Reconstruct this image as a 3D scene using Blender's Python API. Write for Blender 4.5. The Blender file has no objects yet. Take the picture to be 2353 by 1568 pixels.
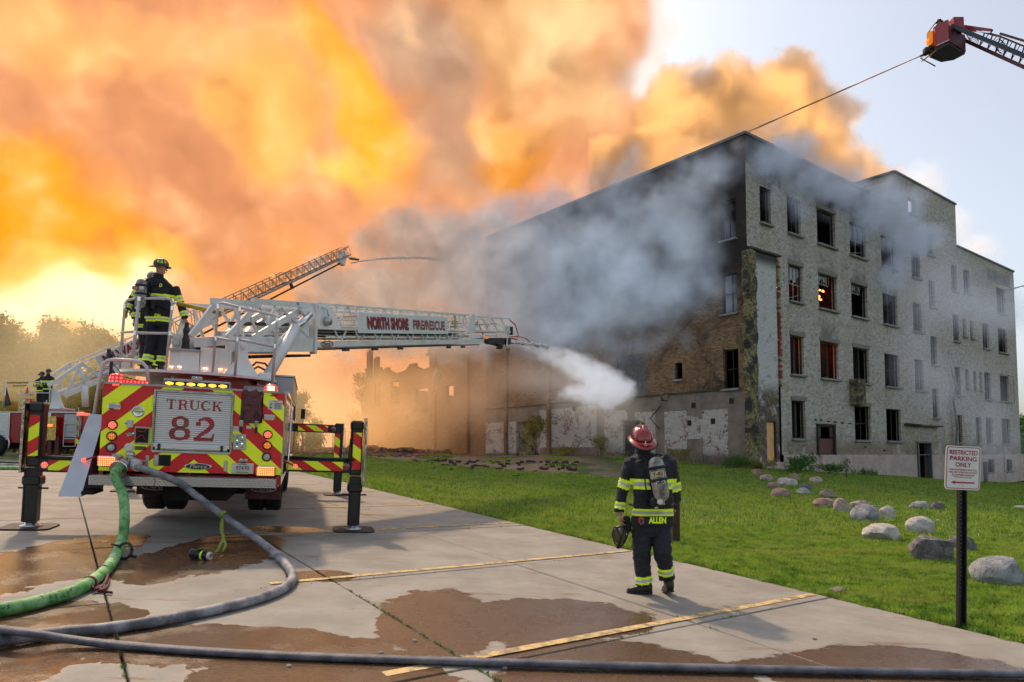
import bpy, bmesh, math, random
import numpy as np
from mathutils import Vector, Matrix, noise as mnoise
random.seed(7); np.random.seed(7)
sc = bpy.context.scene
COL = sc.collection
R_ = math.radians
PI = math.pi
# ------------------------------------------------------------------ camera
F, CX, CY, CAMZ = 1610.0, 1176.5, 952.0, 1.5
W_, H_ = 2353.0, 1568.0
PITCH = math.atan(93 / F)
cam = bpy.data.objects.new('camera', bpy.data.cameras.new('camera')); COL.objects.link(cam)
cam.data.lens = 36 * F / W_; cam.data.sensor_width = 36; cam.data.shift_y = (CY - H_ / 2) / W_
cam.data.clip_start = .1; cam.data.clip_end = 4000
cam.location = (0, 0, CAMZ); cam.rotation_euler = (PI / 2 + PITCH, 0, 0); sc.camera = cam
# ------------------------------------------------------------------ sky and sun
SKY_STRENGTH = .12
SUN_EL, SUN_AZ = R_(47), R_(-30)
world = bpy.data.worlds.new("World"); sc.world = world; world.use_nodes = True
_wn = world.node_tree; _bg = _wn.nodes['Background']
_sky = _wn.nodes.new('ShaderNodeTexSky'); _sky.sky_type = 'NISHITA'; _sky.sun_disc = False
_sky.sun_elevation = SUN_EL; _sky.sun_rotation = SUN_AZ; _sky.dust_density = 3.0; _sky.air_density = 1.0; _sky.ozone_density = 1.5
_hs = _wn.nodes.new('ShaderNodeHueSaturation'); _hs.inputs['Saturation'].default_value = .5
_wn.links.new(_sky.outputs[0], _hs.inputs['Color']); _wn.links.new(_hs.outputs[0], _bg.inputs[0]); _bg.inputs[1].default_value = SKY_STRENGTH
sun = bpy.data.objects.new('sun', bpy.data.lights.new('sun', 'SUN')); COL.objects.link(sun)
sun.data.energy = 1.9; sun.data.angle = R_(2.5); sun.data.color = (1, .72, .46)
_sd = Vector((math.sin(SUN_AZ) * math.cos(SUN_EL), math.cos(SUN_AZ) * math.cos(SUN_EL), math.sin(SUN_EL)))
sun.rotation_euler = _sd.to_track_quat('Z', 'Y').to_euler()
vs = sc.view_settings; vs.view_transform = 'Standard'; vs.look = 'None'; vs.gamma = 1; vs.use_curve_mapping = False; vs.exposure = .68
cy = sc.cycles
cy.use_denoising = True; cy.volume_step_rate = 2.5; cy.volume_max_steps = 110; cy.use_adaptive_sampling = True; cy.adaptive_threshold = .022; cy.adaptive_min_samples = 18; cy.max_bounces = 4; cy.diffuse_bounces = 2
cy.glossy_bounces = 2; cy.transmission_bounces = 3; cy.transparent_max_bounces = 6; cy.volume_bounces = 0
cy.caustics_reflective = False; cy.caustics_refractive = False; cy.sample_clamp_indirect = 4

# ------------------------------------------------------------------ pixel -> place helpers (survey of the photograph)
def ray(px, py):
    u = (px - CX) / F; v = -(py - CY) / F
    return Vector((u, math.cos(PITCH) - v * math.sin(PITCH), math.sin(PITCH) + v * math.cos(PITCH)))
CP = Vector((0, 0, CAMZ))
def at(px, py, Y):
    r = ray(px, py); return CP + r * (Y / r.y)
def on(px, py, p0, n):
    r = ray(px, py); return CP + r * ((p0 - CP).dot(n) / r.dot(n))
def lotz(x, y): return CAMZ - 1.742 - .0445 * x + .029 * y
# terrain: slope of the lot plus surveyed differences
_TP = [(12.6, 37, .48), (9.5, 40.9, .6), (6.2, 45, .63), (-2.4, 55.8, -.05), (-14.8, 71, -.98), (29.5, 50.1, -.3), (44, 61.6, -.65), (20, 42.8, .17),
       (4.8, 6.6, 0), (3.7, 8.4, 0), (2, 11, 0), (0, 14, 0), (-4.6, 22, 0), (-8, 28, 0), (-2, 30, .0), (9, 9, 0), (14, 12, -.05), (22, 18, -.1), (-20, 32, -.2), (-28, 32, -.5),
       (-24, 50, -1.3), (-40, 60, -2.2), (0, 2, 0), (-10, 5, 0), (-12, 16, 0), (7, 14, 0), (8, 24, .15), (50, 40, .3), (60, 60, .3), (-5, 42, .1), (35, 30, 0)]
_tx = np.array([p[0] for p in _TP], float); _ty = np.array([p[1] for p in _TP], float); _tr = np.array([p[2] for p in _TP], float)
def terr(x, y):
    x = np.asarray(x, float); y = np.asarray(y, float)
    d2 = (x[..., None] - _tx) ** 2 + (y[..., None] - _ty) ** 2
    w = 1 / (d2 + 3.0) ** 1.5
    res = (w * _tr).sum(-1) / w.sum(-1)
    z = lotz(x, y) + res
    far = np.clip((np.hypot(x, y - 20) - 52) / 40, 0, 1)
    far = far * far * (3 - 2 * far)
    z = z * (1 - far) + 1.0 * far
    # keep the lot itself a plane
    a, b = lot_ab(x, y)
    k = np.clip((a - 7.5) / 3.0, 0, 1)
    k = np.maximum(k, np.clip((b - 26) / 8, 0, 1))
    k = np.maximum(k, np.clip((-15 - a) / 6, 0, 1))
    return lotz(x, y) * (1 - k) + z * k
def lot_ab(x, y): return (.838 * x + .545 * y) / .9974, (-.6 * x + .8 * y) / .9974
def lot_xy(a, b): return a * .8 - b * .545, a * .6 + b * .838
def T1(x, y): return float(terr(x, y))
def ground_at(px, py):
    r = ray(px, py); lo, hi = 3.0, 90.0; prev = 3.0; t = 3.0
    while t < 90:
        p = CP + r * t
        if p.z < T1(p.x, p.y): break
        prev = t; t += .5
    lo, hi = prev, t
    for _ in range(14):
        m = (lo + hi) / 2; p = CP + r * m
        if p.z < T1(p.x, p.y): hi = m
        else: lo = m
    p = CP + r * hi; return Vector((p.x, p.y, T1(p.x, p.y)))
def rgb(h):
    h = h.lstrip('#'); c = [int(h[i:i + 2], 16) / 255 for i in (0, 2, 4)]
    return tuple((v / 12.92 if v <= .04045 else ((v + .055) / 1.055) ** 2.4) for v in c)

# ------------------------------------------------------------------ node shorthand
class NT:
    def __init__(s, name):
        s.m = bpy.data.materials.new(name); s.m.use_nodes = True; s.t = s.m.node_tree; s.t.nodes.clear()
        s.out = s.t.nodes.new('ShaderNodeOutputMaterial')
    def n(s, ty, **kw):
        q = s.t.nodes.new('ShaderNode' + ty)
        for k, v in kw.items(): setattr(q, k, v)
        return q
    def set(s, sock, v):
        if isinstance(v, bpy.types.NodeSocket): s.t.links.new(v, sock)
        elif v is not None:
            if sock.type == 'RGBA' and not hasattr(v, '__len__'): v = (v, v, v, 1)
            elif sock.type == 'RGBA' and len(v) == 3: v = (*v, 1)
            sock.default_value = v
    def math(s, op, a, b=None, c=None, clamp=False):
        q = s.n('Math', operation=op, use_clamp=clamp)
        for i, v in enumerate((a, b, c)): s.set(q.inputs[i], v)
        return q.outputs[0]
    def vm(s, op, a, b=None):
        q = s.n('VectorMath', operation=op); s.set(q.inputs[0], a); s.set(q.inputs[1], b)
        return q.outputs['Value' if op in ('LENGTH', 'DOT_PRODUCT', 'DISTANCE') else 'Vector']
    def ramp(s, x, lo, hi, a=0.0, b=1.0, smooth=True):
        q = s.n('MapRange'); q.interpolation_type = 'SMOOTHSTEP' if smooth else 'LINEAR'
        for k, v in zip(('Value', 'From Min', 'From Max', 'To Min', 'To Max'), (x, lo, hi, a, b)): s.set(q.inputs[k], v)
        return q.outputs[0]
    def mix(s, f, a, b, mode='MIX'):
        q = s.n('Mix', data_type='RGBA', blend_type=mode); s.set(q.inputs[0], f); s.set(q.inputs[6], a); s.set(q.inputs[7], b)
        return q.outputs[2]
    def noise(s, sc_, det=3, vec=None, rough=.55, dist=0.0, col=False):
        q = s.n('TexNoise'); s.set(q.inputs['Vector'], vec); q.inputs['Scale'].default_value = sc_; q.inputs['Detail'].default_value = det
        q.inputs['Roughness'].default_value = rough; q.inputs['Distortion'].default_value = dist
        return q.outputs[1 if col else 0]
    def voro(s, sc_, vec=None, feat='F1', rnd=1.0):
        q = s.n('TexVoronoi', feature=feat); s.set(q.inputs['Vector'], vec); q.inputs['Scale'].default_value = sc_; q.inputs['Randomness'].default_value = rnd
        return q
    def obj(s): return s.n('TexCoord').outputs['Object']
    def pos(s): return s.n('NewGeometry').outputs['Position']
    def xyz(s, v): q = s.n('SeparateXYZ'); s.set(q.inputs[0], v); return q.outputs
    def comb(s, x, y, z): q = s.n('CombineXYZ'); [s.set(q.inputs[i], v) for i, v in enumerate((x, y, z))]; return q.outputs[0]
    def bump(s, h, dist=.01, st=1.0):
        q = s.n('Bump'); q.inputs['Distance'].default_value = dist; q.inputs['Strength'].default_value = st; s.set(q.inputs['Height'], h); return q.outputs[0]
    def bsdf(s, col, rough=.5, metal=0.0, normal=None, spec=None, emi=None, estr=0, coat=None, alpha=None, trans=None):
        q = s.n('BsdfPrincipled'); s.set(q.inputs['Base Color'], col); s.set(q.inputs['Roughness'], rough); s.set(q.inputs['Metallic'], metal)
        s.set(q.inputs['Normal'], normal); s.set(q.inputs['Specular IOR Level'], spec)
        if emi is not None: s.set(q.inputs['Emission Color'], emi); s.set(q.inputs['Emission Strength'], estr)
        if coat is not None: q.inputs['Coat Weight'].default_value = coat
        s.set(q.inputs['Alpha'], alpha); s.set(q.inputs['Transmission Weight'], trans)
        s.t.links.new(q.outputs[0], s.out.inputs[0]); return s.m
M = {}
def mat(name, col, rough=.5, metal=0.0, var=.12, vscale=6, bump=0.0, bscale=60, dirt=0.0, coat=None, spec=None, emi=None, estr=0):
    """a plain procedural paint / metal / cloth: colour varies a little, grime in patches, fine relief"""
    t = NT(name); o = t.obj(); c = tuple(col)
    nz = t.noise(vscale, 4, o)
    f = t.ramp(nz, .3, .7, 1 - var, 1 + var, False)
    cc = t.vm('SCALE', (c[0], c[1], c[2])) if False else None
    q = t.n('VectorMath', operation='SCALE'); q.inputs[0].default_value = c; t.set(q.inputs['Scale'], f)
    colr = q.outputs[0]
    if dirt:
        d = t.ramp(t.noise(vscale * .6, 6, o, .65, .5), .5, .75, 0, dirt)
        colr = t.mix(d, colr, (c[0] * .3 + .02, c[1] * .3 + .017, c[2] * .3 + .012))
    nrm = t.bump(t.noise(bscale, 3, o), bump) if bump else None
    rr = t.ramp(nz, .3, .7, max(rough - .08, .03), min(rough + .08, 1), False)
    M[name] = t.bsdf(colr, rr, metal, nrm, spec, emi, estr, coat)
    return M[name]
def glow(name, col, strength):
    t = NT(name); e = t.n('Emission'); t.set(e.inputs[0], col); e.inputs[1].default_value = strength
    t.t.links.new(e.outputs[0], t.out.inputs[0]); M[name] = t.m; return t.m

# ------------------------------------------------------------------ object shorthand
def link(o, parent=None):
    COL.objects.link(o)
    if parent is not None: o.parent = parent
    return o
def tag(o, label=None, cat=None, group=None, kind=None):
    if label: o['label'] = label
    if cat: o['category'] = cat
    if group: o['group'] = group
    if kind: o['kind'] = kind
    return o
def empty(name, label, cat, loc=(0, 0, 0), group=None, mw=None):
    o = bpy.data.objects.new(name, None); o.empty_display_size = .2; link(o)
    if mw is not None: o.matrix_world = mw
    else: o.location = loc
    return tag(o, label, cat, group)
class MB:
    """collects shapes of one object; several materials allowed"""
    def __init__(s): s.v = []; s.f = []; s.mi = []; s.sm = []; s.cur = 0; s.smooth = False
    def add(s, vs, fs):
        b = len(s.v); s.v.extend(tuple(v) for v in vs)
        for f in fs: s.f.append(tuple(b + i for i in f)); s.mi.append(s.cur); s.sm.append(s.smooth)
        return s
    def box(s, c, d, rot=None, bev=0.0):
        """centre c, full dims d"""
        c = Vector(c); h = Vector(d) / 2
        if bev > 0:
            b = min(bev, min(h) * .9); vs = []; X, Y, Z = h
            for sx in (-1, 1):
                for sy in (-1, 1):
                    for sz in (-1, 1):
                        vs += [(sx * X, sy * (Y - b), sz * (Z - b)), (sx * (X - b), sy * Y, sz * (Z - b)), (sx * (X - b), sy * (Y - b), sz * Z)]
            i = lambda sx, sy, sz, k: ((sx > 0) * 4 + (sy > 0) * 2 + (sz > 0)) * 3 + k
            fs = []
            for q in (-1, 1):
                fs.append([i(q, -1, -1, 0), i(q, 1, -1, 0), i(q, 1, 1, 0), i(q, -1, 1, 0)][::q])
                fs.append([i(-1, q, -1, 1), i(-1, q, 1, 1), i(1, q, 1, 1), i(1, q, -1, 1)][::q])
                fs.append([i(-1, -1, q, 2), i(1, -1, q, 2), i(1, 1, q, 2), i(-1, 1, q, 2)][::q])
            for p in (-1, 1):
                for q in (-1, 1):
                    k = p * q
                    fs.append([i(p, q, -1, 0), i(p, q, -1, 1), i(p, q, 1, 1), i(p, q, 1, 0)][::-k])
                    fs.append([i(p, -1, q, 0), i(p, 1, q, 0), i(p, 1, q, 2), i(p, -1, q, 2)][::-k][::-1] if False else [i(p, -1, q, 0), i(p, 1, q, 0), i(p, 1, q, 2), i(p, -1, q, 2)][::k])
                    fs.append([i(-1, p, q, 1), i(1, p, q, 1), i(1, p, q, 2), i(-1, p, q, 2)][::-k])
                    for r in (-1, 1): fs.append([i(p, q, r, 0), i(p, q, r, 1), i(p, q, r, 2)][::p * q * r])
            vs = [Vector(v) for v in vs]
        else:
            vs = [Vector((x * h.x, y * h.y, z * h.z)) for x in (-1, 1) for y in (-1, 1) for z in (-1, 1)]
            fs = [(0, 1, 3, 2), (4, 6, 7, 5), (0, 4, 5, 1), (2, 3, 7, 6), (0, 2, 6, 4), (1, 5, 7, 3)]
        if rot is not None: vs = [rot @ v for v in vs]
        return s.add([c + v for v in vs], fs)
    def bar(s, a, b, w, h=None, up=(0, 0, 1), bev=0.0):
        a = Vector(a); b = Vector(b); d = b - a; L = d.length
        if L < 1e-6: return s
        z = d / L; u = Vector(up); x = u.cross(z)
        if x.length < 1e-4: x = Vector((1, 0, 0)).cross(z)
        x.normalize(); y = z.cross(x)
        rot = Matrix((x, y, z)).transposed()
        return s.box((a + b) / 2, (w, h if h else w, L), rot, bev)
    def tube(s, pts, r, n=8, cap=True, rs=None, flat=1.0, up=None):
        pts = [Vector(p) for p in pts]; N = len(pts); rings = []
        t0 = (pts[1] - pts[0]).normalized(); u = Vector(up) if up else (Vector((0, 0, 1)) if abs(t0.z) < .9 else Vector((1, 0, 0)))
        x = u.cross(t0).normalized(); old = s.smooth; s.smooth = True; vs = []; fs = []
        for k, p in enumerate(pts):
            t = (pts[min(k + 1, N - 1)] - pts[max(k - 1, 0)]).normalized()
            if up: x = Vector(up).cross(t).normalized()
            else: x = (x - t * x.dot(t)).normalized()
            y = t.cross(x); rr = rs[k] if rs else r
            for j in range(n):
                a = 2 * PI * j / n; vs.append(p + x * (math.cos(a) * rr) + y * (math.sin(a) * rr * flat))
        for k in range(N - 1):
            for j in range(n):
                a = k * n + j; b = k * n + (j + 1) % n; fs.append((a, b, b + n, a + n))
        s.add(vs, fs); s.smooth = False
        if cap:
            b = len(s.v) - len(vs); s.add([], [])
            for rr in (list(range(n))[::-1], [(N - 1) * n + j for j in range(n)]): s.f.append(tuple(b + j for j in rr)); s.mi.append(s.cur); s.sm.append(False)
        s.smooth = old; return s
    def cyl(s, a, b, r, n=12, r2=None): return s.tube([a, b], r, n, rs=[r, r if r2 is None else r2])
    def lathe(s, prof, n=16, o=(0, 0, 0), rot=None, sx=1.0, sy=1.0):
        vs = []; fs = []; o = Vector(o)
        for r, z in prof:
            for j in range(n):
                a = 2 * PI * j / n; v = Vector((math.cos(a) * r * sx, math.sin(a) * r * sy, z)); vs.append(o + (rot @ v if rot else v))
        for k in range(len(prof) - 1):
            for j in range(n): a = k * n + j; b = k * n + (j + 1) % n; fs.append((a, b, b + n, a + n))
        old = s.smooth; s.smooth = True; s.add(vs, fs); s.smooth = old; return s
    def poly(s, pts, th=None, nrm=None):
        """flat polygon, extruded by th along nrm"""
        pts = [Vector(p) for p in pts]
        if th is None: return s.add(pts, [tuple(range(len(pts)))])
        n = Vector(nrm).normalized() * th; k = len(pts)
        return s.add(pts + [p + n for p in pts], [tuple(range(k))[::-1], tuple(range(k, 2 * k))] + [(i, (i + 1) % k, (i + 1) % k + k, i + k) for i in range(k)])
    def mesh(s, name, mats):
        me = bpy.data.meshes.new(name); me.from_pydata(s.v, [], s.f)
        for m in (mats if isinstance(mats, (list, tuple)) else [mats]): me.materials.append(M[m] if isinstance(m, str) else m)
        me.polygons.foreach_set('material_index', s.mi); me.polygons.foreach_set('use_smooth', s.sm); me.update(); return me
    def build(s, name, mats, parent=None, label=None, mw=None):
        o = bpy.data.objects.new(name, s.mesh(name, mats)); link(o, parent)
        if mw is not None: o.matrix_world = mw
        if label: o['label'] = label
        return o
def meshcopy(name, me, parent, mw=None, loc=None):
    o = bpy.data.objects.new(name, me); link(o, parent)
    if mw is not None: o.matrix_basis = mw
    if loc is not None: o.location = loc
    return o
def text(name, body, size, m, parent, mw, width=None, font=None, ext=.002, bold=0.0, label=None, shear=0, align='CENTER'):
    cu = bpy.data.curves.new(name, 'FONT'); cu.body = body; cu.size = size; cu.align_x = align; cu.align_y = 'CENTER'; cu.extrude = ext; cu.offset = bold; cu.shear = shear
    cu.resolution_u = 3
    tmp = bpy.data.objects.new(name, cu); COL.objects.link(tmp)
    dg = bpy.context.evaluated_depsgraph_get(); me = bpy.data.meshes.new_from_object(tmp.evaluated_get(dg))
    bpy.data.objects.remove(tmp)
    me.materials.clear(); me.materials.append(M[m])
    if width:
        xs = [v.co.x for v in me.vertices]; w = max(xs) - min(xs)
        for v in me.vertices: v.co.x *= width / w
    o = bpy.data.objects.new(name, me); link(o, parent); o.matrix_basis = mw
    if label: o['label'] = label
    return o
def frame(o, x, y, z):
    m = Matrix.Identity(4)
    for i, v in enumerate((x, y, z)):
        for j in range(3): m[j][i] = v[j]
    for j in range(3): m[j][3] = o[j]
    return m
# ================================================================== ground
def gnd(px, py):
    r = ray(px, py); t = -1.742 / (r.z + .0445 * r.x - .029 * r.y); return CP + r * t
def lawn_material():
    t = NT('lawn_soil'); p = t.pos()
    n1 = t.noise(.35, 5, p, .6, .4); n2 = t.noise(3.5, 4, p); n3 = t.noise(45, 3, p)
    c = t.mix(t.ramp(n1, .38, .66), (.035, .075, .012), (.085, .13, .025))
    c = t.mix(t.ramp(n2, .5, .72, 0, .6), c, (.15, .13, .05))
    c = t.mix(t.ramp(n3, .35, .7, 0, .5), c, (.03, .05, .01))
    # bare earth and rubble field at the foot of the ruin
    x, y, z = t.xyz(p)
    d = t.math('ADD', t.math('MULTIPLY', x, .62), t.math('MULTIPLY', y, .78))
    m = t.math('MULTIPLY', t.ramp(d, 24.5, 27.0), t.ramp(t.math('ADD', x, t.math('MULTIPLY', n1, 4)), 8.5, 4.5))
    m = t.math('MULTIPLY', m, t.ramp(t.noise(.5, 4, p), .36, .5))
    c = t.mix(m, c, t.mix(t.ramp(n2, .35, .65), (.20, .12, .075), (.33, .22, .15)))
    M['lawn_soil'] = t.bsdf(c, .95, 0, t.bump(n3, .03, .8))
lawn_material()
xs = np.concatenate([np.linspace(-700, -60, 14), np.linspace(-58, 70, 110), np.linspace(80, 700, 14)])
ys = np.concatenate([np.linspace(-60, -5, 6), np.linspace(-3, 95, 90), np.linspace(105, 300, 12), np.linspace(400, 1500, 6)])
gx, gy = np.meshgrid(xs, ys); gz = terr(gx, gy)
ga, gb = lot_ab(gx, gy)
gz = np.where((ga < 7.3) & (ga > -15.5) & (gb < 27.5) & (gb > -9), gz - .16, gz)
gz = np.where((ga >= 7.3) & (ga < 9.2) & (gb < 30), gz - .035, gz)
nx = len(xs); ny = len(ys)
fs = [(j * nx + i, j * nx + i + 1, (j + 1) * nx + i + 1, (j + 1) * nx + i) for j in range(ny - 1) for i in range(nx - 1)]
me = bpy.data.meshes.new('ground'); me.from_pydata(np.stack([gx.ravel(), gy.ravel(), gz.ravel()], 1).tolist(), [], fs); me.materials.append(M['lawn_soil'])
me.polygons.foreach_set('use_smooth', [True] * len(fs))
tag(link(bpy.data.objects.new('ground', me)), kind='structure')

# ------------------------------------------------------------------ concrete parking lot of jointed slabs
def wet_ell(px0, py0, px1, py1):
    c = gnd((px0 + px1) / 2, (py0 + py1) / 2); a = gnd(px0, (py0 + py1) / 2); b = gnd(px1, (py0 + py1) / 2); lo = gnd((px0 + px1) / 2, py1); hi = gnd((px0 + px1) / 2, py0)
    yc = (lo.y + hi.y) / 2; xc = (lo.x + hi.x) / 2
    return (xc, yc, (b.x - a.x) / 2, (hi.y - lo.y) / 2)
WET = [(-350, 1385, 190, 1800), (60, 1440, 1000, 1540), (300, 1226, 630, 1350), (90, 1225, 330, 1290), (860, 1348, 1150, 1520), (1050, 1375, 1480, 1480), (1130, 1462, 1720, 1700),
       (1800, 1495, 2500, 1640), (-200, 1250, 260, 1400), (-100, 1380, 330, 1470), (300, 1480, 1120, 1900), (560, 1210, 760, 1225), (660, 1310, 820, 1335)]
def concrete():
    t = NT('concrete'); p = t.pos(); x, y, z = t.xyz(p)
    w1 = t.noise(.9, 3, p, .5); w2 = t.noise(5, 4, p, .6)
    f = None
    for (px0, py0, px1, py1) in WET:
        xc, yc, rx, ry = wet_ell(px0, py0, px1, py1)
        dx = t.math('DIVIDE', t.math('SUBTRACT', x, xc), rx); dy = t.math('DIVIDE', t.math('SUBTRACT', y, yc), ry)
        d = t.math('SQRT', t.math('ADD', t.math('MULTIPLY', dx, dx), t.math('MULTIPLY', dy, dy)))
        f = d if f is None else t.math('SMOOTH_MIN', f, d, .15)
    f = t.math('ADD', f, t.math('MULTIPLY', t.math('SUBTRACT', w1, .5), .9)); f = t.math('ADD', f, t.math('MULTIPLY', t.math('SUBTRACT', w2, .5), .55))
    wet = t.ramp(f, 1.06, .985)
    g1 = t.noise(60, 3, p, .6); g2 = t.noise(1.3, 5, p, .65); g3 = t.noise(14, 4, p, .7)
    dry = t.mix(t.ramp(g2, .3, .7), (.22, .203, .172), (.335, .315, .272))
    dry = t.mix(t.ramp(g1, .35, .7, 0, .5), dry, (.24, .225, .21))
    # thin rusty stains dragged along the slope
    st = t.noise(1.0, 6, t.vm('MULTIPLY', p, (.9, 5.5, 1)), .75, .6)
    dry = t.mix(t.ramp(st, .57, .66, 0, .75), dry, (.20, .10, .045))
    wc = t.mix(t.ramp(g2, .3, .7), (.080, .047, .026), (.145, .088, .050))
    wc = t.mix(t.ramp(g3, .45, .7, 0, .6), wc, (.085, .05, .03))
    wc = t.mix(t.ramp(g1, .55, .75, 0, .4), wc, (.28, .22, .16))
    edge = t.math('MULTIPLY', t.ramp(f, .92, 1.0), wet)
    wc = t.mix(t.math('MULTIPLY', edge, .35), wc, (.10, .06, .04))
    c = t.mix(wet, dry, wc)
    # specks of aggregate
    ag = t.voro(85, p); sp = t.ramp(ag.outputs['Distance'], .16, .08)
    sel = t.ramp(t.xyz(ag.outputs['Color'])[0], .80, .86)
    c = t.mix(t.math('MULTIPLY', sp, sel), c, (.55, .5, .44))
    rough = t.math('SUBTRACT', .85, t.math('MULTIPLY', wet, t.ramp(g2, .35, .6, .50, .72)))
    h = t.math('ADD', t.math('MULTIPLY', g1, .5), t.math('MULTIPLY', g3, .6))
    M['concrete'] = t.bsdf(c, rough, 0, t.bump(h, .006, .7), .5)
    # yellow paint over the same concrete, worn
    q = NT('worn_yellow_paint'); p = q.pos(); k = q.ramp(q.noise(9, 6, p, .7), .40, .56)
    k2 = q.ramp(q.noise(60, 3, p, .7), .3, .48); col = q.mix(q.math('MULTIPLY', k, k2), (.25, .19, .11), (.66, .47, .19))
    M['worn_yellow_paint'] = q.bsdf(col, .75, 0, q.bump(q.noise(60, 3, p), .004, .6))
concrete()
mat('joint_soil', (.05, .045, .03), .95, bump=.02)
def lot_pt(a, b, dz=0): x, y = lot_xy(a, b); return Vector((x, y, lotz(x, y) + dz))
AL = [7.66, 5.24, 2.67, .45, -2.0, -4.45, -6.9, -9.4, -11.9, -14.4]; BL = [-1.9, 1.27, 4.42, 7.57, 10.75, 13.95, 17.1, 20.3, 23.5, 26.7]
lot = MB(); lot.poly([lot_pt(7.62, -3, -.05), lot_pt(7.62, 26.7, -.05), lot_pt(-14.4, 26.7, -.05), lot_pt(-14.4, -3, -.05)])
lot_o = tag(lot.build('parking_lot', 'joint_soil'), kind='structure')
for i in range(len(AL) - 1):
    for j in range(len(BL) - 1):
        m = MB(); g = .009; a1, a0 = AL[i] - (g if i else 0), AL[i + 1] + g; b0, b1 = BL[j] + g, BL[j + 1] - g; dz = random.uniform(-.004, .004)
        bv = .008
        top = [lot_pt(a0 + bv, b0 + bv, dz), lot_pt(a1 - bv, b0 + bv, dz), lot_pt(a1 - bv, b1 - bv, dz), lot_pt(a0 + bv, b1 - bv, dz)]
        mid = [lot_pt(a0, b0, dz - .008), lot_pt(a1, b0, dz - .008), lot_pt(a1, b1, dz - .008), lot_pt(a0, b1, dz - .008)]
        low = [v - Vector((0, 0, .11)) for v in mid]
        m.add(top + mid + low, [(0, 1, 2, 3)] + [(4 + k, 4 + (k + 1) % 4, (k + 1) % 4, k) for k in range(4)] + [(8 + k, 8 + (k + 1) % 4, 4 + (k + 1) % 4, 4 + k) for k in range(4)])
        m.build('slab', 'concrete', lot_o)
for b, a0, a1 in [(4.60, 2.0, 7.6), (7.76, 2.0, 7.6), (11.14, 2.0, 7.6), (14.5, 2.0, 7.6), (17.9, 2, 7.6), (21.1, 2, 7.6), (24.3, 2, 7.6)]:
    m = MB(); n = 26; vs = []
    for k in range(n + 1):
        a = a0 + (a1 - a0) * k / n; w = .052 + random.uniform(-.003, .003)
        vs += [lot_pt(a, b - w, .0065), lot_pt(a, b + w, .0065)]
    m.add(vs, [(2 * k, 2 * k + 2, 2 * k + 3, 2 * k + 1) for k in range(n)])
    m.build('painted_line', 'worn_yellow_paint', lot_o)
# weeds rooted in the joints
mat('weed_leaf', (.10, .22, .03), .6, var=.4, vscale=20)
m = MB()
def tuft(m, p, r, h, n):
    for _ in range(n):
        a = random.uniform(0, 2 * PI); q = Vector(p) + Vector((math.cos(a), math.sin(a), 0)) * random.uniform(0, r); d = Vector((math.cos(a) * .6, math.sin(a) * .6, 1)) * h * random.uniform(.5, 1.1)
        s_ = Vector((-math.sin(a), math.cos(a), 0)) * h * .18
        m.add([q - s_, q + s_, q + d], [(0, 1, 2)])
for a, b0, b1, nn in [(2.67, 3.2, 7.2, 150), (.45, 3.4, 9.5, 60), (5.24, 4.2, 4.7, 8), (2.67, 7.4, 7.8, 14)]:
    for _ in range(nn):
        b = random.uniform(b0, b1); tuft(m, lot_pt(a + random.uniform(-.012, .012), b, .0), .02, random.uniform(.008, .028), 7)
for b, a0, a1, nn in [(7.57, 1.5, 7.6, 40), (4.42, 3.6, 7.6, 30), (4.42, 2.4, 2.9, 14), (10.75, 4, 7.6, 35), (13.95, 3, 7.6, 30)]:
    for _ in range(nn): tuft(m, lot_pt(random.uniform(a0, a1), b + random.uniform(-.01, .01), 0), .02, random.uniform(.006, .022), 6)
tag(m.build('joint_weeds', 'weed_leaf'), 'small green weeds sprouting in the joints between the concrete slabs', 'weeds', kind='stuff')

# ------------------------------------------------------------------ grass blades
def grass_mat():
    t = NT('grass_blade'); p = t.pos(); x, y, z = t.xyz(p)
    n1 = t.noise(.45, 4, p, .6, .3); n2 = t.noise(7, 3, p); n4 = t.noise(.9, 3, t.vm('MULTIPLY', p, (.55, 1.9, 1)), .6)
    n5 = t.noise(2.4, 4, t.vm('MULTIPLY', p, (.8, 1.6, 1)), .65); c = t.mix(t.ramp(n2, .36, .62), (.045, .14, .010), (.26, .46, .04)); c = t.mix(t.ramp(n5, .42, .62, 0, .65), c, (.46, .55, .09))
    c = t.mix(t.ramp(n4, .5, .68, 0, .75), c, (.42, .42, .09))
    c = t.mix(t.math('MULTIPLY', t.ramp(n1, .56, .7), t.ramp(n2, .45, .6, 0, .8)), c, (.42, .33, .14))
    q = t.n('BsdfPrincipled'); t.set(q.inputs['Base Color'], c); q.inputs['Roughness'].default_value = .55
    tr = t.n('BsdfTranslucent'); t.set(tr.inputs[0], t.mix(.3, c, (.3, .42, .05)))
    mx = t.n('MixShader'); mx.inputs[0].default_value = .38; t.t.links.new(q.outputs[0], mx.inputs[1]); t.t.links.new(tr.outputs[0], mx.inputs[2]); t.t.links.new(mx.outputs[0], t.out.inputs[0])
    M['grass_blade'] = t.m
grass_mat()
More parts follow.
